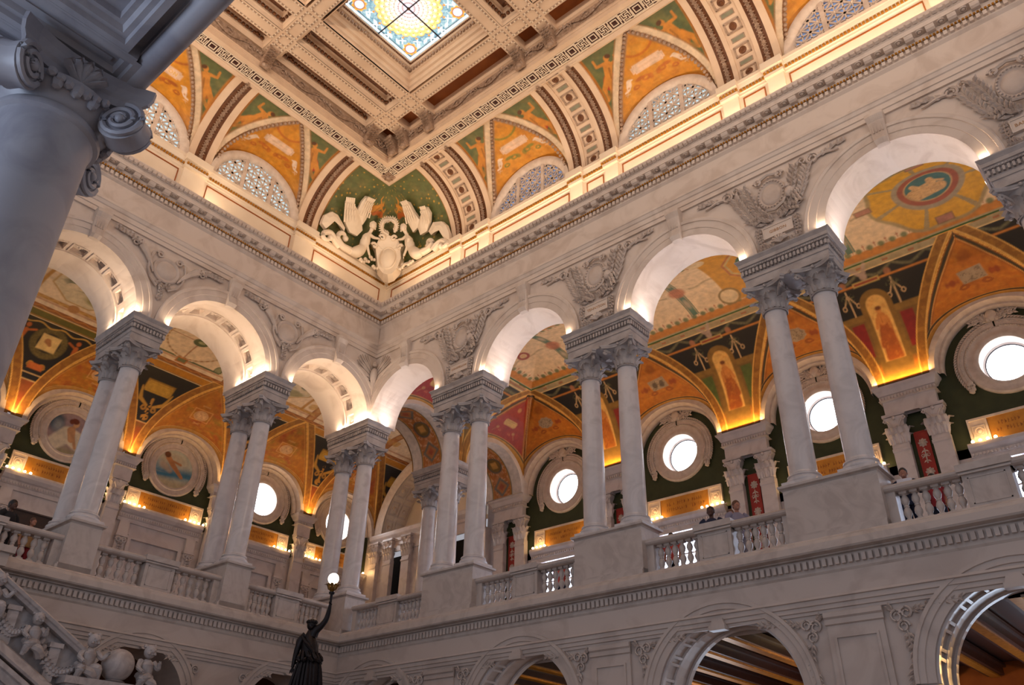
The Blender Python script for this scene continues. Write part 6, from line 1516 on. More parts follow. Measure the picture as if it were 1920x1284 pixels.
# eagle with spread wings in the corner, half on each wall
e = thing('eagle_relief', 'carved stone eagle with raised wings wedged in the corner between the arches', 'relief carving', (.05,-.05,13.9))
b = MB(); o = (.05,-.05,13.9); L_ = lambda x, y, z: (x-o[0], y-o[1], z-o[2])
b.sphere(L_(.13,-.13,14.05), .17, 9, 7, sq=(.8,.8,1.7)); b.sphere(L_(.16,-.16,14.44), .085, 8, 6); b.tube([L_(.2,-.2,14.45),L_(.26,-.26,14.41)], [.03,.008], 5); b.tube([L_(.1,-.1,13.85),L_(.06,-.06,13.4)], [.12,.03], 7); b.build('body', M_CARVE, e, True)
for wn in (0, 1):
    b = MB(); fn = (lambda s, d, z: L_(s, -.04-d*-1*-1+.0 if False else -d-.03, z)) if wn == 0 else (lambda s, d, z: L_(d+.03, -s, z))
    for k in range(9):
        a = .25+.13*k; l = .55+.22*math.sin(k/8*PI); bx, bz = .12, 14.25-.045*k
        q = [(bx, bz), (bx+l*.5*math.cos(1.25-a*.8)+.02, bz+l*.5*math.sin(1.25-a*.8)+.03), (bx+l*math.cos(1.2-a*.8), bz+l*math.sin(1.2-a*.8)), (bx+l*.5*math.cos(1.25-a*.8)+.03, bz+l*.5*math.sin(1.25-a*.8)-.05)]
        b.add([fn(s, .04+.012*(k%2), min(z, 14.76)) for s, z in q]+[fn(s, .0, min(z, 14.76)) for s, z in q], [(0,1,2,3),(0,1,5,4),(1,2,6,5),(2,3,7,6),(3,0,4,7)])
    b.build('wing', M_CARVE, e)
# ================================================================ sculpture of the upper corner
KK = 1.9
def fC(u, t, off):
    r = RC-off; q = r*math.cos(t); z = ZC+r*math.sin(t)
    if u < 0: return np.array([EC-q, -EC+u*KK, z])
    if u > 1: return np.array([EC+(u-1)*KK, -EC+q, z])
    th = u*PI/2; n4 = (math.cos(th)**4+math.sin(th)**4)**.25
    return np.array([EC-q*math.cos(th)/n4, -EC+q*math.sin(th)/n4, z])
SCULPT = {
    'wing_l1': (0.25, [(-0.384,0.816), (-0.358,0.899), (-0.274,0.894), (-0.117,0.811), (0.054,0.657), (0.122,0.529), (0.073,0.372), (-0.061,0.354), (-0.215,0.478), (-0.311,0.679)]), #
    'wing_l2': (0.25, [(-0.126,0.826), (-0.152,0.984), (-0.147,1.106), (-0.059,1.141), (0.068,0.956), (0.104,0.751), (0.088,0.621), (0.004,0.682)]), #
    'drape_l': (0.25, [(-0.617,0.276), (-0.609,0.382), (-0.512,0.515), (-0.396,0.521), (-0.284,0.453), (-0.174,0.383), (-0.165,0.308), (-0.324,0.407), (-0.407,0.414), (-0.497,0.294), (-0.509,0.142), (-0.611,0.198)]), #
    'body_l': (0.35, [(0.242,0.726), (0.240,0.573), (0.196,0.480), (0.199,0.340), (0.182,0.178), (0.116,0.001), (0.002,-0.088)]), #
    'arm_l1': (0.40, [(0.216,0.512), (0.298,0.491), (0.383,0.526)]), #
    'arm_l2': (0.45, [(0.173,0.410), (0.229,0.237), (0.285,0.054)]), #
    'sc_l': (0.30, [(0.014,-0.034), (-0.160,-0.046), (-0.278,0.074), (-0.255,0.220), (-0.167,0.258), (-0.119,0.162)]), #
    'sc_l2': (0.25, [(-0.176,-0.064), (-0.307,0.023), (-0.407,0.127), (-0.542,0.034), (-0.543,-0.101), (-0.447,-0.100), (-0.384,0.014)]), #
    'wing_r1': (0.25, [(0.883,1.110), (1.023,1.142), (1.077,1.066), (1.063,0.885), (1.097,0.709), (1.018,0.593), (0.886,0.553), (0.838,0.783), (0.835,0.971)]), #
    'wing_r2': (0.25, [(1.300,0.860), (1.351,0.833), (1.360,0.711), (1.279,0.560), (1.163,0.424), (1.003,0.425), (0.999,0.603), (1.140,0.746)]), #
    'drape_r': (0.25, [(1.203,0.404), (1.354,0.522), (1.531,0.452), (1.610,0.334), (1.652,0.153), (1.678,-0.033), (1.564,0.033), (1.508,0.250), (1.396,0.366), (1.248,0.303)]), #
    'body_r': (0.35, [(0.760,0.717), (0.778,0.590), (0.813,0.493), (0.813,0.354), (0.855,0.179), (0.945,-0.002), (1.068,-0.038)]), #
    'arm_r1': (0.40, [(0.803,0.513), (0.721,0.490), (0.646,0.519)]), #
    'arm_r2': (0.45, [(0.843,0.420), (0.802,0.253), (0.739,0.067)]), #
    'sc_r': (0.30, [(1.036,0.001), (1.218,-0.012), (1.302,0.075), (1.260,0.185), (1.170,0.191), (1.190,0.072)]), #
    'sc_r2': (0.25, [(1.290,-0.080), (1.389,0.022), (1.520,0.035), (1.645,-0.105), (1.593,-0.169), (1.489,-0.081)]), #
    'shield': (0.30, [(0.493,0.639), (0.556,0.612), (0.594,0.551), (0.653,0.520), (0.655,0.418), (0.709,0.389), (0.672,0.275), (0.683,0.082), (0.651,-0.161), (0.597,-0.319), (0.541,-0.367), (0.479,-0.305), (0.414,-0.151), (0.384,0.090), (0.357,0.278), (0.295,0.387), (0.356,0.403), (0.370,0.495), (0.408,0.543), (0.434,0.598)]), #
    'oval': (0.45, [(0.519,0.087), (0.619,0.060), (0.507,0.361)]), #
    'wreath': (0.35, [(0.502,0.645), (0.414,0.677), (0.379,0.789), (0.411,0.919), (0.593,0.931), (0.640,0.802), (0.590,0.690)]), #
    'fl': (0.35, [(0.260,-0.046), (0.198,-0.125), (0.326,0.066), (0.373,-0.139)]), #
    'fr': (0.35, [(0.730,-0.098), (0.811,-0.141), (0.858,-0.129), (0.683,-0.166)]), #
}
def slab(mb, pts, o1, o0, bulge=.0):
    n = len(pts); c = np.mean(pts, 0)
    inner = [c+(np.array(p)-c)*.55 for p in pts]
    v = [fC(u,t,o0) for u,t in pts]+[fC(u,t,o1) for u,t in pts]+[fC(u,t,o1+bulge) for u,t in inner]+[fC(c[0],c[1],o1+bulge*1.2)]
    f = []
    for i in range(n): j = (i+1)%n; f += [(i,j,n+j,n+i),(n+i,n+j,2*n+j,2*n+i),(2*n+i,2*n+j,3*n)]
    mb.add(v, f)
def smooth_path(P, n=24):
    P = np.array(P, float); L = np.r_[0, np.cumsum(np.linalg.norm(np.diff(P, axis=0), axis=1))]; k = np.linspace(0, L[-1], n)
    Q = np.stack([np.interp(k, L, P[:, i]) for i in range(P.shape[1])], -1)
    for _ in range(2): Q[1:-1] = (Q[:-2]+2*Q[1:-1]+Q[2:])/4
    return Q
for side in ('l', 'r'):
    root = fC(.10 if side == 'l' else .92, -.02, .3)
    t = thing('winged_figure', 'cream plaster winged female figure on the %s of the corner shield' % ('left' if side == 'l' else 'right'), 'sculpture', tuple(root))
    def B(mb, name, sm=True): 
        o = mb.build(name, M_CREAM, t, sm); o.matrix_parent_inverse = Matrix.Translation(root).inverted(); return o
    off, pts = SCULPT['body_'+side]; P = smooth_path([fC(u,tt,off) for u, tt in pts], 24)
    mb = MB(); rad = np.interp(np.arange(24), [0,1.5,3,5,7,10,13,16,19,23], [.07,.075,.06,.06,.14,.17,.14,.19,.20,.10]); mb.tube(P, rad, 12)
    hd = fC(*pts[0], off+.02); mb.sphere(hd, .115, 12, 9, sq=(.95,.95,1.2))
    for nm in ('arm_%s1', 'arm_%s2'):
        o2, q = SCULPT[nm % side]; mb.tube(smooth_path([fC(u,tt,o2) for u, tt in q], 10), np.linspace(.07,.035,10), 8)
        hnd = fC(*q[-1], o2)
        for k in range(4): mb.tube([hnd, hnd+np.array([.02*(k-1.5), -.02*(k-1.5), -.09])], [.02,.012], 5)
    B(mb, 'body'); 
    hr = MB()
    for k in range(10): a = k*.7; hr.sphere(hd+np.array([.06*math.cos(a), .06*math.sin(a), .05+.01*(k%3)]), .055, 6, 5)
    dv = (hd-fC(.5, .6, .4)); dv[2] = 0; dv /= np.linalg.norm(dv)
    for k in range(5): hr.sphere(hd+dv*.09+np.array([0,0,.03-.03*k]), .045, 6, 5)
    B(hr, 'hair')
    fc = MB(); fr_ = -dv; fc.sphere(hd+fr_*.112+np.array([0,0,-.01]), .022, 6, 5, sq=(1,1,1.5)); fc.sphere(hd+fr_*.095+np.array([0,0,-.065]), .022, 6, 4, sq=(1,1,.6)); fc.sphere(hd+fr_*.085+np.array([0,0,-.115]), .035, 6, 5); 
    tn = np.cross(fr_, [0,0,1]); 
    for sg in (-1, 1): fc.sphere(hd+fr_*.092+tn*sg*.04+np.array([0,0,.02]), .016, 6, 4)
    B(fc, 'face')
    for w in ('1', '2'):
        off, pts = SCULPT['wing_%s%s' % (side, w)]; mb = MB(); slab(mb, pts, off, off-.12, .05)
        A_ = np.array(pts); root_i = np.argmin(A_[:,1]); tip_i = np.argmax(A_[:,1]); r0, r1 = A_[root_i], A_[tip_i]; ax = r1-r0; nx = np.array([-ax[1], ax[0]])
        for row in range(4):
            for k in range(5):
                v = .30+.19*row; w_ = (k-2)*.085*(1-.35*row/3); p = r0+ax*v+nx*w_; q = p+ax*.22; e = nx*.03
                mb.add([fC(*(p-e),off+.05), fC(*(p+e),off+.05), fC(*(q+e*.8),off+.085), fC(*q,off+.09), fC(*(q-e*.8),off+.085)], [(0,1,2,3,4)])
        B(mb, 'wing', False)
    off, pts = SCULPT['drape_'+side]; mb = MB(); slab(mb, pts, off, off-.14, .07); B(mb, 'drapery', False)
    mb = MB()
    for nm in (('sc_l','sc_l2') if side == 'l' else ('sc_r','sc_r2')):
        off, pts = SCULPT[nm]; mb.tube(smooth_path([fC(u,tt,off) for u, tt in pts], 20), np.linspace(.13,.06,20), 8); e = fC(*pts[-1], off); mb.sphere(e, .11, 8, 6)
    B(mb, 'acanthus_tail')
    off, pts = SCULPT['f'+side]; mb = MB()
    for u, tt in pts:
        for k in range(7): mb.sphere(fC(u+.02*math.cos(k*2.4)*(k%3), tt+.03*math.sin(k*2.4)*(k%3)*.6, off), .055, 6, 5)
    B(mb, 'flower_cluster')
rs = fC(.5, -.3, .3); t = thing('corner_shield', 'cream plaster cartouche shield with an oval boss in the upper corner of the hall', 'sculpture', tuple(rs))
off, pts = SCULPT['shield']; mb = MB(); slab(mb, pts, off+.10, off-.2, .05); o = mb.build('shield', M_CREAM, t); o.matrix_parent_inverse = Matrix.Translation(rs).inverted()
off, (c0, c1, c2) = SCULPT['oval']; mb = MB(); a, b = abs(c1[0]-c0[0]), abs(c2[1]-c0[1])
ox = np.linspace(0, 2*PI, 33)
mb.grid([[fC(c0[0]+a*r*math.cos(q), c0[1]+b*r*math.sin(q), off+d) for r, d in ((1.12,-.1),(1.1,.0),(1.02,.03),(.96,.0),(.9,.02),(.7,.09),(.4,.13),(0.02,.14))] for q in ox]); o = mb.build('oval_boss', M_CREAM, t, True); o.matrix_parent_inverse = Matrix.Translation(rs).inverted()
for (u0, t0, fl) in ((.42,.56,-1),(.58,.56,1),(.33,.33,-1),(.67,.33,1)):
    mb = MB(); mb.tube([fC(u0+fl*.045*(1-.09*k)*math.cos(k*.7), t0+.07*(1-.09*k)*math.sin(k*.7), .44) for k in range(10)], .045, 6)
    o = mb.build('scroll', M_CREAM, t, True); o.matrix_parent_inverse = Matrix.Translation(rs).inverted()
off, pts = SCULPT['wreath']; rw = fC(.5, .8, .35); t = thing('laurel_wreath', 'cream plaster laurel wreath standing on the corner shield between the winged figures', 'sculpture', tuple(rw)); mb = MB()
WP = smooth_path([fC(u,tt,off) for u, tt in pts], 26); mb.tube(WP, .045, 6)
for i, p_ in enumerate(WP):
    d = WP[min(i+1,25)]-WP[max(i-1,0)]; d = d/np.linalg.norm(d); n_ = np.array([.7,-.7,0.]); q = np.cross(d, n_)
    for sg in (-1, 1):
        e = (d*.6*(1 if i < 13 else -1)+q*sg); mb.add([p_, p_+e*.07+d*.04+n_*.04, p_+e*.17+n_*.02, p_+e*.07-d*.04+n_*.04], [(0,1,2,3)])
o = mb.build('leaves', M_CREAM, t); o.matrix_parent_inverse = Matrix.Translation(rw).inverted()
# ================================================================ near column, soffit, stair, bronze lamp-bearer, visitors
NX, NY, NZ = 13.89, -13.24, 5.40
near = thing('column', 'large shaded column close to the viewer with scrolled ionic capital', 'column', (NX, NY, 0))
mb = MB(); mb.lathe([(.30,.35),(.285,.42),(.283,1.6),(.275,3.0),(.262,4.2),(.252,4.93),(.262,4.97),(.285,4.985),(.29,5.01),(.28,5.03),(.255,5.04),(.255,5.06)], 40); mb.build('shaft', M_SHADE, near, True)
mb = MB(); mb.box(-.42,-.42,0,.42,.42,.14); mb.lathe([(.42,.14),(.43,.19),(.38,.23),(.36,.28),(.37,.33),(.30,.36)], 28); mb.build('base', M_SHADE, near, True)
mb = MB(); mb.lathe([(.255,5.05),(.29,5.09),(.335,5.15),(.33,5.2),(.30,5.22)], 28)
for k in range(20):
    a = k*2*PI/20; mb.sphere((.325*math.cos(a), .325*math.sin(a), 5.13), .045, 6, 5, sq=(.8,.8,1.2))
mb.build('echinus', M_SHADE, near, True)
for i in range(4):
    vol = MB(); a = PI/4+i*PI/2; c, s_ = math.cos(a), math.sin(a); n = 44; vz, vr = 5.09, .425
    P2 = lambda b, r, w: (c*(vr+r*math.cos(b))-s_*w, s_*(vr+r*math.cos(b))+c*w, vz+r*math.sin(b))
    prof = [(.02,-.075),(.10,-.07),(.13,-.055),(.12,0),(.13,.055),(.10,.07),(.02,.075)]
    vol.grid([[P2(b, r, w) for r, w in prof] for b in np.linspace(0, 2*PI, 29)])
    for sg in (-1, 1):
        vol.tube([P2(PI/2-k/(n-1)*2*PI*2.3, .128*(1-.84*k/(n-1)), sg*(.07+.02*k/(n-1))) for k in range(n)], np.linspace(.020,.014,n), 6)
        vol.sphere(P2(0, .0, sg*.085), .03, 8, 6)
    vol.tube([(c*(.24+.03*k), s_*(.24+.03*k), 5.215-.001*k*k) for k in range(8)], .036, 6)
    vol.build('volute', M_SHADE, near, True)
ab = MB(); out = []
for i in range(4):
    b = i*PI/2; c, s_ = math.cos(b), math.sin(b)
    for t in np.linspace(-1, 1, 9): d = .275+.085*abs(t)**2.2; w = t*.345; out.append((c*d-s_*w, s_*d+c*w))
P = [[(x*f, y*f, z) for x, y in out] for z, f in ((5.22,.93),(5.27,.96),(5.29,1.02),(5.34,1.06),(NZ,1.06))]
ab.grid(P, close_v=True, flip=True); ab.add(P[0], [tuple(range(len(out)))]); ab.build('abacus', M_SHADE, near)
fl = MB()
for i in range(4):
    a = i*PI/2; o = (math.cos(a), math.sin(a), 0); sd = (-math.sin(a), math.cos(a), 0)
    for k in range(5): b = (k-2)*.5; leaf(fl, (o[0]*.30, o[1]*.30, 5.20), o, sd, (math.sin(b)*sd[0], math.sin(b)*sd[1], math.cos(b)), .15, .035, .4)
    for k in range(7): q = (k-3)*.05; fl.sphere((o[0]*.33+sd[0]*q, o[1]*.33+sd[1]*q, 5.12+.012*abs(k-3)), .03, 6, 4)
fl.build('leaf_ornament', M_SHADE, near)
n2 = thing('column', 'dark second column behind the near ionic column at the left edge', 'column', (NX-.75, NY-.78, 0))
for ch in list(near.children): o = ch.copy(); COL.objects.link(o); o.parent = n2
# soffit of the gallery over the near column, with sunk panels
sof = struct('trim_3', 'shaded panelled marble soffit over the near column'); YE2 = -12.965
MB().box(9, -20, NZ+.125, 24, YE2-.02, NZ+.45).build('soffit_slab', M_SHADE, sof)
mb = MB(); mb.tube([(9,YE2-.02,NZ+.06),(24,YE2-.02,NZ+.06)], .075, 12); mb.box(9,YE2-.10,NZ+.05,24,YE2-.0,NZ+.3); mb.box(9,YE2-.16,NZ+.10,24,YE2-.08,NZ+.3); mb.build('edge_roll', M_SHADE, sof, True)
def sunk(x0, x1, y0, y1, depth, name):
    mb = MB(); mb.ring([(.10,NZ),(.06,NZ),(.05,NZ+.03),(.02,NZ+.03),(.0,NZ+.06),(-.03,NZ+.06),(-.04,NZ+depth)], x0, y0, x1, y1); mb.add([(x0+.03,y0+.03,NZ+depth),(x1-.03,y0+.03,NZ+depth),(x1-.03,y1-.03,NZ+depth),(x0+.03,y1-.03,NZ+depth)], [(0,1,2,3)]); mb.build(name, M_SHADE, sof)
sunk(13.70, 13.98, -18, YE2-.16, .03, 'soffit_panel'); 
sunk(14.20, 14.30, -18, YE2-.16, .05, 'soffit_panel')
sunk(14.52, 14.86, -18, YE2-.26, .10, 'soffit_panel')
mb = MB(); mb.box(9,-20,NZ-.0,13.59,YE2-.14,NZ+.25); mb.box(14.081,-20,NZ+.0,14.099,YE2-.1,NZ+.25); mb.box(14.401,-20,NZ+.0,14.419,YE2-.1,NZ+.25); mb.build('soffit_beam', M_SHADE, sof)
for j in range(2):
    mb = MB()
    for k in range(30): y = YE2-.22-.13*k; mb.box(14.98+.13*j, y-.075, NZ+.08+.05*j, 15.06+.13*j, y, NZ+.20)
    mb.build('soffit_dentils', M_SHADE, sof, kind='stuff')
mb = MB()
for k in range(60):
    x = 14.46+.05*k; leaf(mb, (x, YE2-.19, NZ+.10), (0,1,0), (1,0,0), (0,-.5,.8), .12, .03, .3)
for k in range(60): mb.sphere((15.30, YE2-.25-.07*k, NZ+.14), .04, 6, 4)
mb.build('leaf_moulding', M_SHADE, sof, kind='stuff')
sunk(15.48, 16.4, -18, YE2-.22, .12, 'soffit_panel')
# ---------------------------------------------------------------- stair with children carved on its balustrade
SX = 2.0; SL = math.tan(math.radians(29.1))
stair = struct('trim_4', 'marble stair flank with carved children under a sloping rail')
def zr(y): return 5.29-(y+9.01)*SL                   # underside line of the hand rail
YA, YZ = -10.2, -6.9
def slope(name, prof, ya, yz, m):
    mb = MB(); P = [[(SX+o, y, zr(y)+z) for o, z in prof] for y in (ya, yz)]
    mb.grid(P); n = len(prof)
    for q in P: mb.add(q, [tuple(range(n))])
    mb.build(name, m, stair)
slope('hand_rail', [(-.14,-.05),(.14,-.05),(.17,-.0),(.20,.02),(.22,.07),(.18,.11),(.10,.14),(-.10,.14),(-.2,.10),(-.2,.0)], YA, YZ-.25, M_STAIR)
slope('rail_backing', [(-.08,-.85),(-.02,-.85),(-.02,-.05),(-.08,-.05)], YA, YZ, M_STAIR)
slope('stair_string', [(-.2,-1.02),(.28,-1.02),(.30,-.98),(.26,-.84),(.20,-.80),(-.2,-.80)], YA, YZ+2, M_STAIR)
slope('stair_string', [(-.3,-1.36),(.36,-1.36),(.36,-1.22),(.40,-1.20),(.40,-1.12),(.30,-1.08),(-.3,-1.08)], YA, YZ+2, M_STAIR)
mb = MB(); mb.add([(SX-.2,YA,0),(SX-.2,YZ+2.4,0),(SX-.2,YZ+2.4,zr(YZ+2.4)-1.1),(SX-.2,YA,zr(YA)-1.1)], [(0,1,2,3)]); mb.add([(SX+.3,YA,0),(SX+.3,YZ+2.4,0),(SX+.3,YZ+2.4,zr(YZ+2.4)-1.36),(SX+.3,YA,zr(YA)-1.36)], [(0,1,2,3)]); mb.build('stair_flank', M_STAIR, stair)
def putto(y, zb, lean, face, label, sc=1.0):
    t = thing('carved_child', label, 'sculpture', (SX+.12, y, zb), None)
    J = {'pelvis':(0,0,.16),'chest':(.02,lean*.10,.36),'neck':(.03,lean*.13,.45),'hipl':(.03,.07,.14),'kneel':(.16,.12*face+.05,.16),'footl':(.10,.16*face+.05,-.02),'hipr':(.03,-.07,.14),'kneer':(.15,-.10,.12),'footr':(.08,-.13,-.05),
         'shl':(.02,lean*.12+.11,.41),'ell':(.10,lean*.12+.19*1,.30),'hal':(.16,lean*.1+.20+.05*face,.40),'shr':(.02,lean*.12-.11,.41),'elr':(.09,lean*.1-.18,.29),'har':(.17,lean*.1-.12,.22)}
    mb = MB(); T = lambda *k: smooth_path([np.array(J[q])*sc for q in k], 12)
    mb.tube(T('pelvis','chest','neck'), np.interp(np.arange(12), [0,4,8,11], [.11,.115,.12,.05])*sc, 10)
    for q in (('hipl','kneel','footl'),('hipr','kneer','footr')): mb.tube(T(*q), np.interp(np.arange(12), [0,3,6,11], [.085,.085,.06,.038])*sc, 8)
    for q in (('shl','ell','hal'),('shr','elr','har')): mb.tube(T(*q), np.interp(np.arange(12), [0,5,11], [.055,.045,.03])*sc, 7)
    for h in ('hal','har'):
        for k in range(4): mb.tube([np.array(J[h])*sc, (np.array(J[h])+np.array([.03,.014*(k-1.5),.02-.03*(k%2)]))*sc], [.014*sc,.009*sc], 5)
    hd = np.array(J['neck'])+np.array([.02, .0, .12]); mb.sphere(hd*sc, .105*sc, 12, 9, sq=(1,.95,1.1)); mb.build('body', M_STAIR, t, True)
    h = MB()
    for k in range(12): a = k*.9; h.sphere((hd+np.array([-.03+.07*math.cos(a), .075*math.sin(a), .06+.015*(k%3)]))*sc, .04*sc, 6, 4)
    h.build('hair', M_STAIR, t, True)
    f = MB(); fo = np.array([.10,0,0.]); f.sphere((hd+fo+np.array([.005,0,-.01]))*sc, .018*sc, 6, 5)
    for sg in (-1, 1): f.sphere((hd+fo*.92+np.array([0,.038*sg,.018]))*sc, .014*sc, 6, 4); f.sphere((hd+fo*.82+np.array([0,.05*sg,-.04]))*sc, .03*sc, 6, 4)
    f.sphere((hd+fo*.95+np.array([0,0,-.055]))*sc, .018*sc, 6, 4, sq=(1,1.4,.6)); f.build('face', M_STAIR, t, True)
    dr = MB(); dr.tube(smooth_path([np.array(q)*sc for q in ((-.02,-.14,.2),(.10,-.04,.12),(.14,.08,.08),(.04,.18,-.02))], 14), np.linspace(.05,.09,14)*sc, 7); dr.build('drapery', M_STAIR, t, True)
def garland(y0, y1):
    mb = MB(); n = 12
    for k in range(n):
        v = k/(n-1); y = y0+(y1-y0)*v; z = zr(y)-.36-.22*math.sin(v*PI)
        for j in range(3): mb.sphere((SX+.06+.03*(j%2), y+.03*j, z+.04*(j-1)), .05, 6, 4)
        leaf(mb, (SX+.05, y, z), (1,0,0), (0,1,0), (0,.3,.9), .12, .035, .3); leaf(mb, (SX+.05, y, z), (1,0,0), (0,1,0), (0,-.3,-.9), .12, .035, .3)
    mb.build('fruit_garland', M_STAIR, stair)
putto(-9.15, zr(-9.15)-.62, .3, 1, 'uppermost carved marble child under the stair rail'); putto(-8.28, zr(-8.28)-.64, -.2, -1, 'carved marble child lower down under the stair rail')
garland(-9.0, -8.45); garland(-8.15, -7.5)
for y in (-8.72, -7.85):
    mb = MB(); mb.box(SX-.02, y-.09, zr(y)-.80, SX+.10, y+.09, zr(y)-.20); mb.box(SX-.02, y-.12, zr(y)-.24, SX+.13, y+.12, zr(y)-.16); mb.build('pier_block', M_STAIR, stair)
gz = 3.98; gl = thing('globe', 'blurred round marble globe between two carved children on the stair', 'sculpture', (SX+.12, -6.68, gz)); mb = MB(); mb.sphere((0,0,.30), .29, 28, 18); mb.build('sphere', M_STAIR, gl, True); mb = MB(); mb.lathe([(.16,0),(.2,.02),(.1,.05),(.09,.08)], 16); mb.build('foot', M_STAIR, gl, True)
putto(-7.28, gz-.0, .2, 1, 'carved marble child on the left of the globe on the stair', 1.12); putto(-6.12, gz-.02, -.2, -1, 'carved marble child on the right of the globe on the stair', 1.12)
mb = MB(); mb.box(SX-.25,-7.6,2.5,SX+.32,-5.7,gz-.14); mb.box(SX-.3,-7.65,gz-.14,SX+.38,-5.65,gz-.02); mb.build('globe_plinth', M_STAIR, stair)
mb = MB(); mb.box(0,-13,5.95,.55,-8.62,6.27); mb.box(0,-13,5.2,.40,-8.78,5.95); mb.box(0.0,-13,6.2,.62,-8.55,6.33); mb.build('landing_block', M_RAIL, stair)
# ---------------------------------------------------------------- bronze lamp-bearer
BX_, BY_ = 4.11, -3.77
bz = 1.535
st = thing('statue', 'dark bronze woman holding up a lit globe lamp on a torch', 'statue', (BX_, BY_, bz))
right_ = np.array([.7489, .6627, 0]); fwd_ = np.array([-.6627, .7489, 0]); up3 = np.array([0,0,1.0])
def Q(a, f, z): return right_*a+fwd_*f+up3*z
def tb(mb, pts, rad, n=10): mb.tube(smooth_path([Q(*q) for q in pts], 22), np.interp(np.arange(22), np.linspace(0,21,len(rad)), rad), n)
mb = MB()
K = 1.3
tb(mb, [(-.085*K,0,2.02*K-.75),(-.07*K,.02,2.03*K-.3),(-.065*K,0,2.10*K),(-.06*K,.01,2.40*K),(-.075*K,0,2.50*K),(-.10*K,0,2.66*K),(-.11*K,-.01,2.75*K),(-.104*K,0,2.80*K)], [.16*K,.17*K,.175*K,.16*K,.125*K,.145*K,.12*K,.042*K], 14)
tb(mb, [(-.06*K,0,2.72*K),(-.03*K,-.02,2.80*K),(.05*K,-.03,2.86*K),(.117*K,-.04,2.955*K),(.14*K,-.04,3.07*K),(.15*K,-.04,3.19*K)], [.075*K,.062*K,.045*K,.04*K,.034*K,.022*K])
tb(mb, [(-.16*K,0,2.72*K),(-.225*K,-.01,2.66*K),(-.265*K,-.02,2.50*K),(-.275*K,-.05,2.36*K),(-.284*K,-.06,2.25*K)], [.07*K,.06*K,.045*K,.036*K,.022*K])
for k in range(4): tb(mb, [(-.284*K,-.06,2.25*K),(-.290*K+.016*(k-1.5),-.07,2.20*K),(-.285*K+.022*(k-1.5),-.085,(2.165+.01*(k%2))*K)], [.014,.012,.008], 6)
tb(mb, [(-.284*K,-.06,2.25*K),(-.26*K,-.09,2.225*K),(-.255*K,-.10,2.20*K)], [.014,.012,.008], 6)
for k in range(4): tb(mb, [(.15*K,-.04,3.185*K),(.15*K+.03*math.cos(k*1.1),-.04-.03*math.sin(k*1.1),(3.20+.012*k)*K),(.15*K-.02*math.cos(k),-.04+.02,(3.205+.012*k)*K)], [.014,.012,.009], 6)
hd = Q(-.098*K, -.01, 2.885*K); mb.sphere(hd, .078*K, 14, 10, sq=(.92,.92,1.18)); mb.sphere(hd+Q(.02,-.09,-.01), .016, 6, 5); mb.sphere(hd+Q(.02,-.075,-.07), .03, 7, 5)
mb.build('figure', M_BRONZE, st, True)
mb = MB()
for k in range(14): a = k*2*PI/14; mb.sphere(hd+Q(.085*math.cos(a), .085*math.sin(a), .045+.012*(k%2)), .034, 6, 5)
mb.sphere(hd+Q(-.02,.10,.02), .06, 8, 6); mb.build('hair', M_BRONZE, st, True)
mb = MB()
for k in range(22):
    a = k*2*PI/22; r0 = .165*K+.02*(k%2); r1 = .20*K+.035*((k*3)%4)
    tb(mb, [(-.065*K+.135*K*math.cos(a)*.9, .135*K*math.sin(a)*.8, 2.44*K), (-.06*K+r0*math.cos(a), r0*math.sin(a)*.85, 2.28*K-.02*(k%3)), (-.075*K+r1*math.cos(a+.1), r1*math.sin(a+.1)*.85, 1.75*K), (-.085*K+r1*1.05*math.cos(a+.15), r1*1.05*math.sin(a+.15), 2.02*K-.78)], [.03,.045,.05,.055], 6)
for k in range(12):
    a = k*2*PI/12; tb(mb, [(-.07*K+.13*K*math.cos(a), .13*K*math.sin(a), 2.47*K), (-.06*K+.18*K*math.cos(a+.2), .18*K*math.sin(a+.2), 2.38*K-.03*(k%3)), (-.06*K+.185*K*math.cos(a+.5), .18*K*math.sin(a+.5), 2.36*K-.05*(k%2))], [.03,.05,.03], 6)
tb(mb, [(-.20*K,-.10,2.70*K),(-.10*K,-.19,2.58*K),(.02*K,-.16,2.46*K)], [.03,.045,.03], 7); mb.build('drapery', M_BRONZE, st, True)
mb = MB(); tb(mb, [(.15*K,-.04,3.10*K),(.15*K,-.04,3.20*K),(.148*K,-.04,3.36*K)], [.016,.022,.03], 8)
tb(mb, [(.148*K,-.04,3.355*K),(.148*K,-.04,3.385*K)], [.055,.06], 10); tor_ = mb.build('torch', M_BRONZE, st, True)
mb = MB(); c_ = Q(.146*K, -.04, 3.43*K); mb.lathe([(.03,-.05),(.05,-.03),(.075,0),(.085,.03)], 12, c_)
for k in range(8):
    a = k*PI/4; o = np.array([math.cos(a), math.sin(a), 0]); leaf(mb, c_+o*.06+np.array([0,0,-.01]), o, (-math.sin(a), math.cos(a), 0), (0,0,1), .14, .035, .5)
mb.build('leaf_cup', M_BRASS, tor_, True)
mb = MB(); mb.sphere(Q(.145*K, -.04, 3.597*K), .112, 20, 14); mb.build('globe', M_GLOBE, tor_, True)
mb = MB(); mb.box(-.32,-.32,-1.53,.32,.32,1.75); mb.box(-.38,-.38,1.75,.38,.38,1.87); mb.build('pedestal', M_STAIR, st)

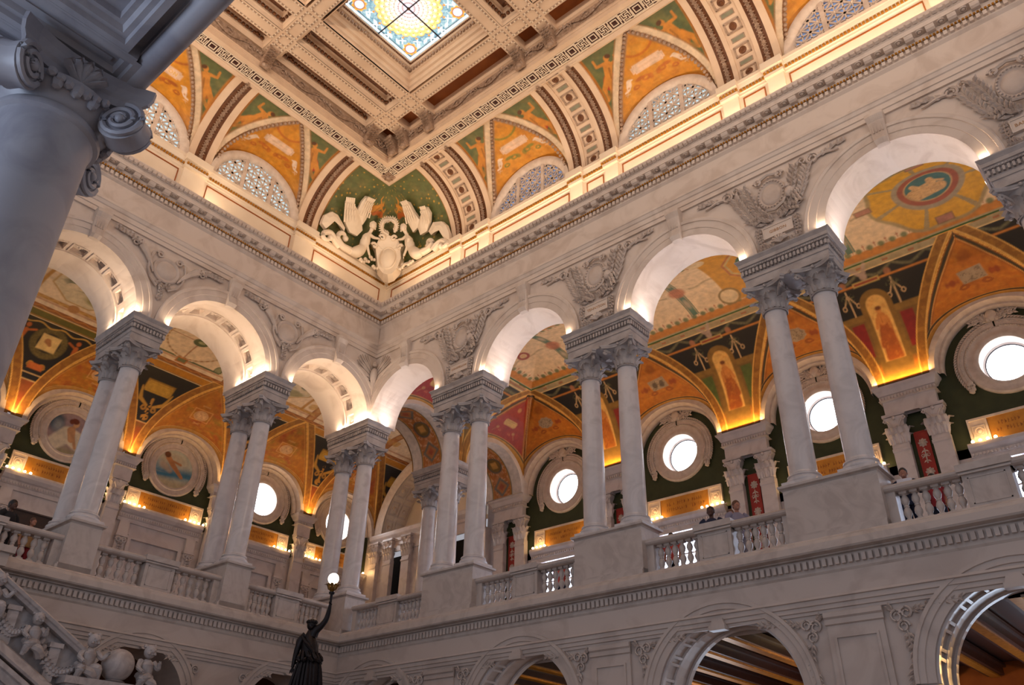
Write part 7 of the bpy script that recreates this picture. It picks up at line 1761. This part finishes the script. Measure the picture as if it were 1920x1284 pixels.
# ---------------------------------------------------------------- visitors behind the balustrades
M_SKIN = mat('skin', 'b07a62', .6); M_SKIN2 = mat('dark_skin', '5a3a2c', .6); M_HAIR = mat('dark_hair', '1c1210', .5); M_HAIR2 = mat('brown_hair', '5a3420', .5)
CL = {k: mat('cloth_'+k, v, .8) for k, v in dict(black='16131a', navy='16203c', red='a83038', coral='d8564a', grey='9a98a8', white='d8d8e0', tan='b89060', teal='1c4048', check='8c8494').items()}
GF = 6.15
def person(x, y, rz, h, label, top, trousers, skin, hair, arms='down', hold=None):
    t = thing('person', label, 'person', (x, y, GF), None, rz); k = h/1.72
    S = lambda *q: np.array(q)*k
    body = MB()
    body.tube(smooth_path([S(0,0,1.30), S(0,0,1.46), S(0,.01,1.52)], 8), np.linspace(.055,.05,8)*k, 8)
    hd = S(0,-.015,1.61); body.sphere(hd, .098*k, 14, 10, sq=(.82,1,1.16)); body.sphere(hd+S(0,-.10,-.01), .018*k, 6, 5, sq=(.8,1,1.4))
    body.sphere(hd+S(0,-.075,-.075), .035*k, 8, 6)
    for sg in (-1, 1):
        body.sphere(hd+S(.085*sg,0,-.01), .022*k, 6, 5, sq=(.5,1,1.4)); body.sphere(hd+S(.034*sg,-.088,.012), .012*k, 6, 4)
        el, ha = (S(.25*sg,.02,1.12), S(.24*sg,-.06,.86)) if arms == 'down' else (S(.25*sg,-.05,1.14), S(.12*sg,-.30,1.20))
        body.tube(smooth_path([S(.19*sg,0,1.40), el, ha], 10), np.linspace(.05,.033,10)*k, 8)
        for f in range(4): body.tube([ha, ha+S(.012*(f-1.5),-.03,-.075-.01*(f % 3))], [.012*k,.008*k], 5)
        body.tube([ha, ha+S(-.03*sg,-.035,-.04)], [.012*k,.009*k], 5)
    body.build('body', skin, t, True)
    c = MB(); c.tube(smooth_path([S(0,0,.86), S(0,0,1.1), S(0,0,1.34), S(0,0,1.45)], 16), np.interp(np.arange(16), [0,5,10,13,15], [.165,.155,.18,.15,.075])*k, 14)
    for sg in (-1, 1):
        el = S(.25*sg,.02,1.12) if arms == 'down' else S(.25*sg,-.05,1.14); c.tube(smooth_path([S(.12*sg,0,1.41), S(.2*sg,0,1.38), el], 10), np.linspace(.075,.058,10)*k, 9)
    v = c.V
    for i in range(len(v)): v[i] = v[i]*np.array([1.12,.78,1])
    c.build('top', top, t, True)
    l = MB()
    for sg in (-1, 1):
        l.tube(smooth_path([S(.085*sg,0,.90), S(.095*sg,-.01,.48), S(.09*sg,0,.08)], 12), np.linspace(.10,.055,12)*k, 9); l.sphere(S(.09*sg,-.06,.04), .06*k, 8, 5, sq=(.8,1.8,.66))
    l.build('trousers', trousers, t, True)
    hr = MB(); hr.sphere(hd+S(0,.022,.03), .108*k, 12, 8, sq=(.88,1,1.1)); 
    hr.build('hair', hair, t, True)
    if hold:
        p = MB(); p.obox(S(0,-.36,1.28), S(.15,0,0), S(0,.04,.10), S(0,.003,-.002)); p.build('leaflet', CL['white'], t)
    return t
person(-1.2, -8.36, 2.0, 1.60, 'dark-haired person in a black jacket seen from behind at the far left balustrade', CL['black'], CL['black'], M_SKIN2, M_HAIR, 'down')
person(-1.0, -7.92, 1.9, 1.28, 'small person in a tan and red outfit behind the balusters at the left picture edge', CL['tan'], CL['red'], M_SKIN, M_HAIR2)
person(10.58, 1.0, .3, 1.56, 'dark-haired person in a navy top behind the post of the third right balustrade', CL['navy'], CL['black'], M_SKIN2, M_HAIR)
person(10.90, 1.25, .4, 1.50, 'shorter fair-skinned person between two taller visitors above the balustrade post', CL['grey'], CL['grey'], M_SKIN, M_HAIR2)
person(11.17, .98, .9, 1.55, 'brown-haired person in a pale checked shirt beside the red panel, head turned aside', CL['check'], CL['grey'], M_SKIN, M_HAIR2)
person(14.46, 1.0, .2, 1.42, 'dark-haired visitor holding up a white leaflet behind the fourth balustrade', CL['navy'], CL['navy'], M_SKIN, M_HAIR, 'up', True)
person(14.92, .95, -.3, 1.18, 'small visitor in a red top behind the balusters of the fourth balustrade', CL['red'], CL['navy'], M_SKIN, M_HAIR)
person(9.62, .95, .1, 1.18, 'small visitor in a coral top behind the balusters right of the second free pedestal', CL['coral'], CL['black'], M_SKIN, M_HAIR)
person(6.62, 1.0, .2, 1.16, 'small visitor in a coral top behind the balusters left of the second free pedestal', CL['coral'], CL['navy'], M_SKIN, M_HAIR)
person(7.12, 1.0, -.2, 1.20, 'visitor in a coral top and dark skirt just left of the second free pedestal', CL['coral'], CL['navy'], M_SKIN, M_HAIR)
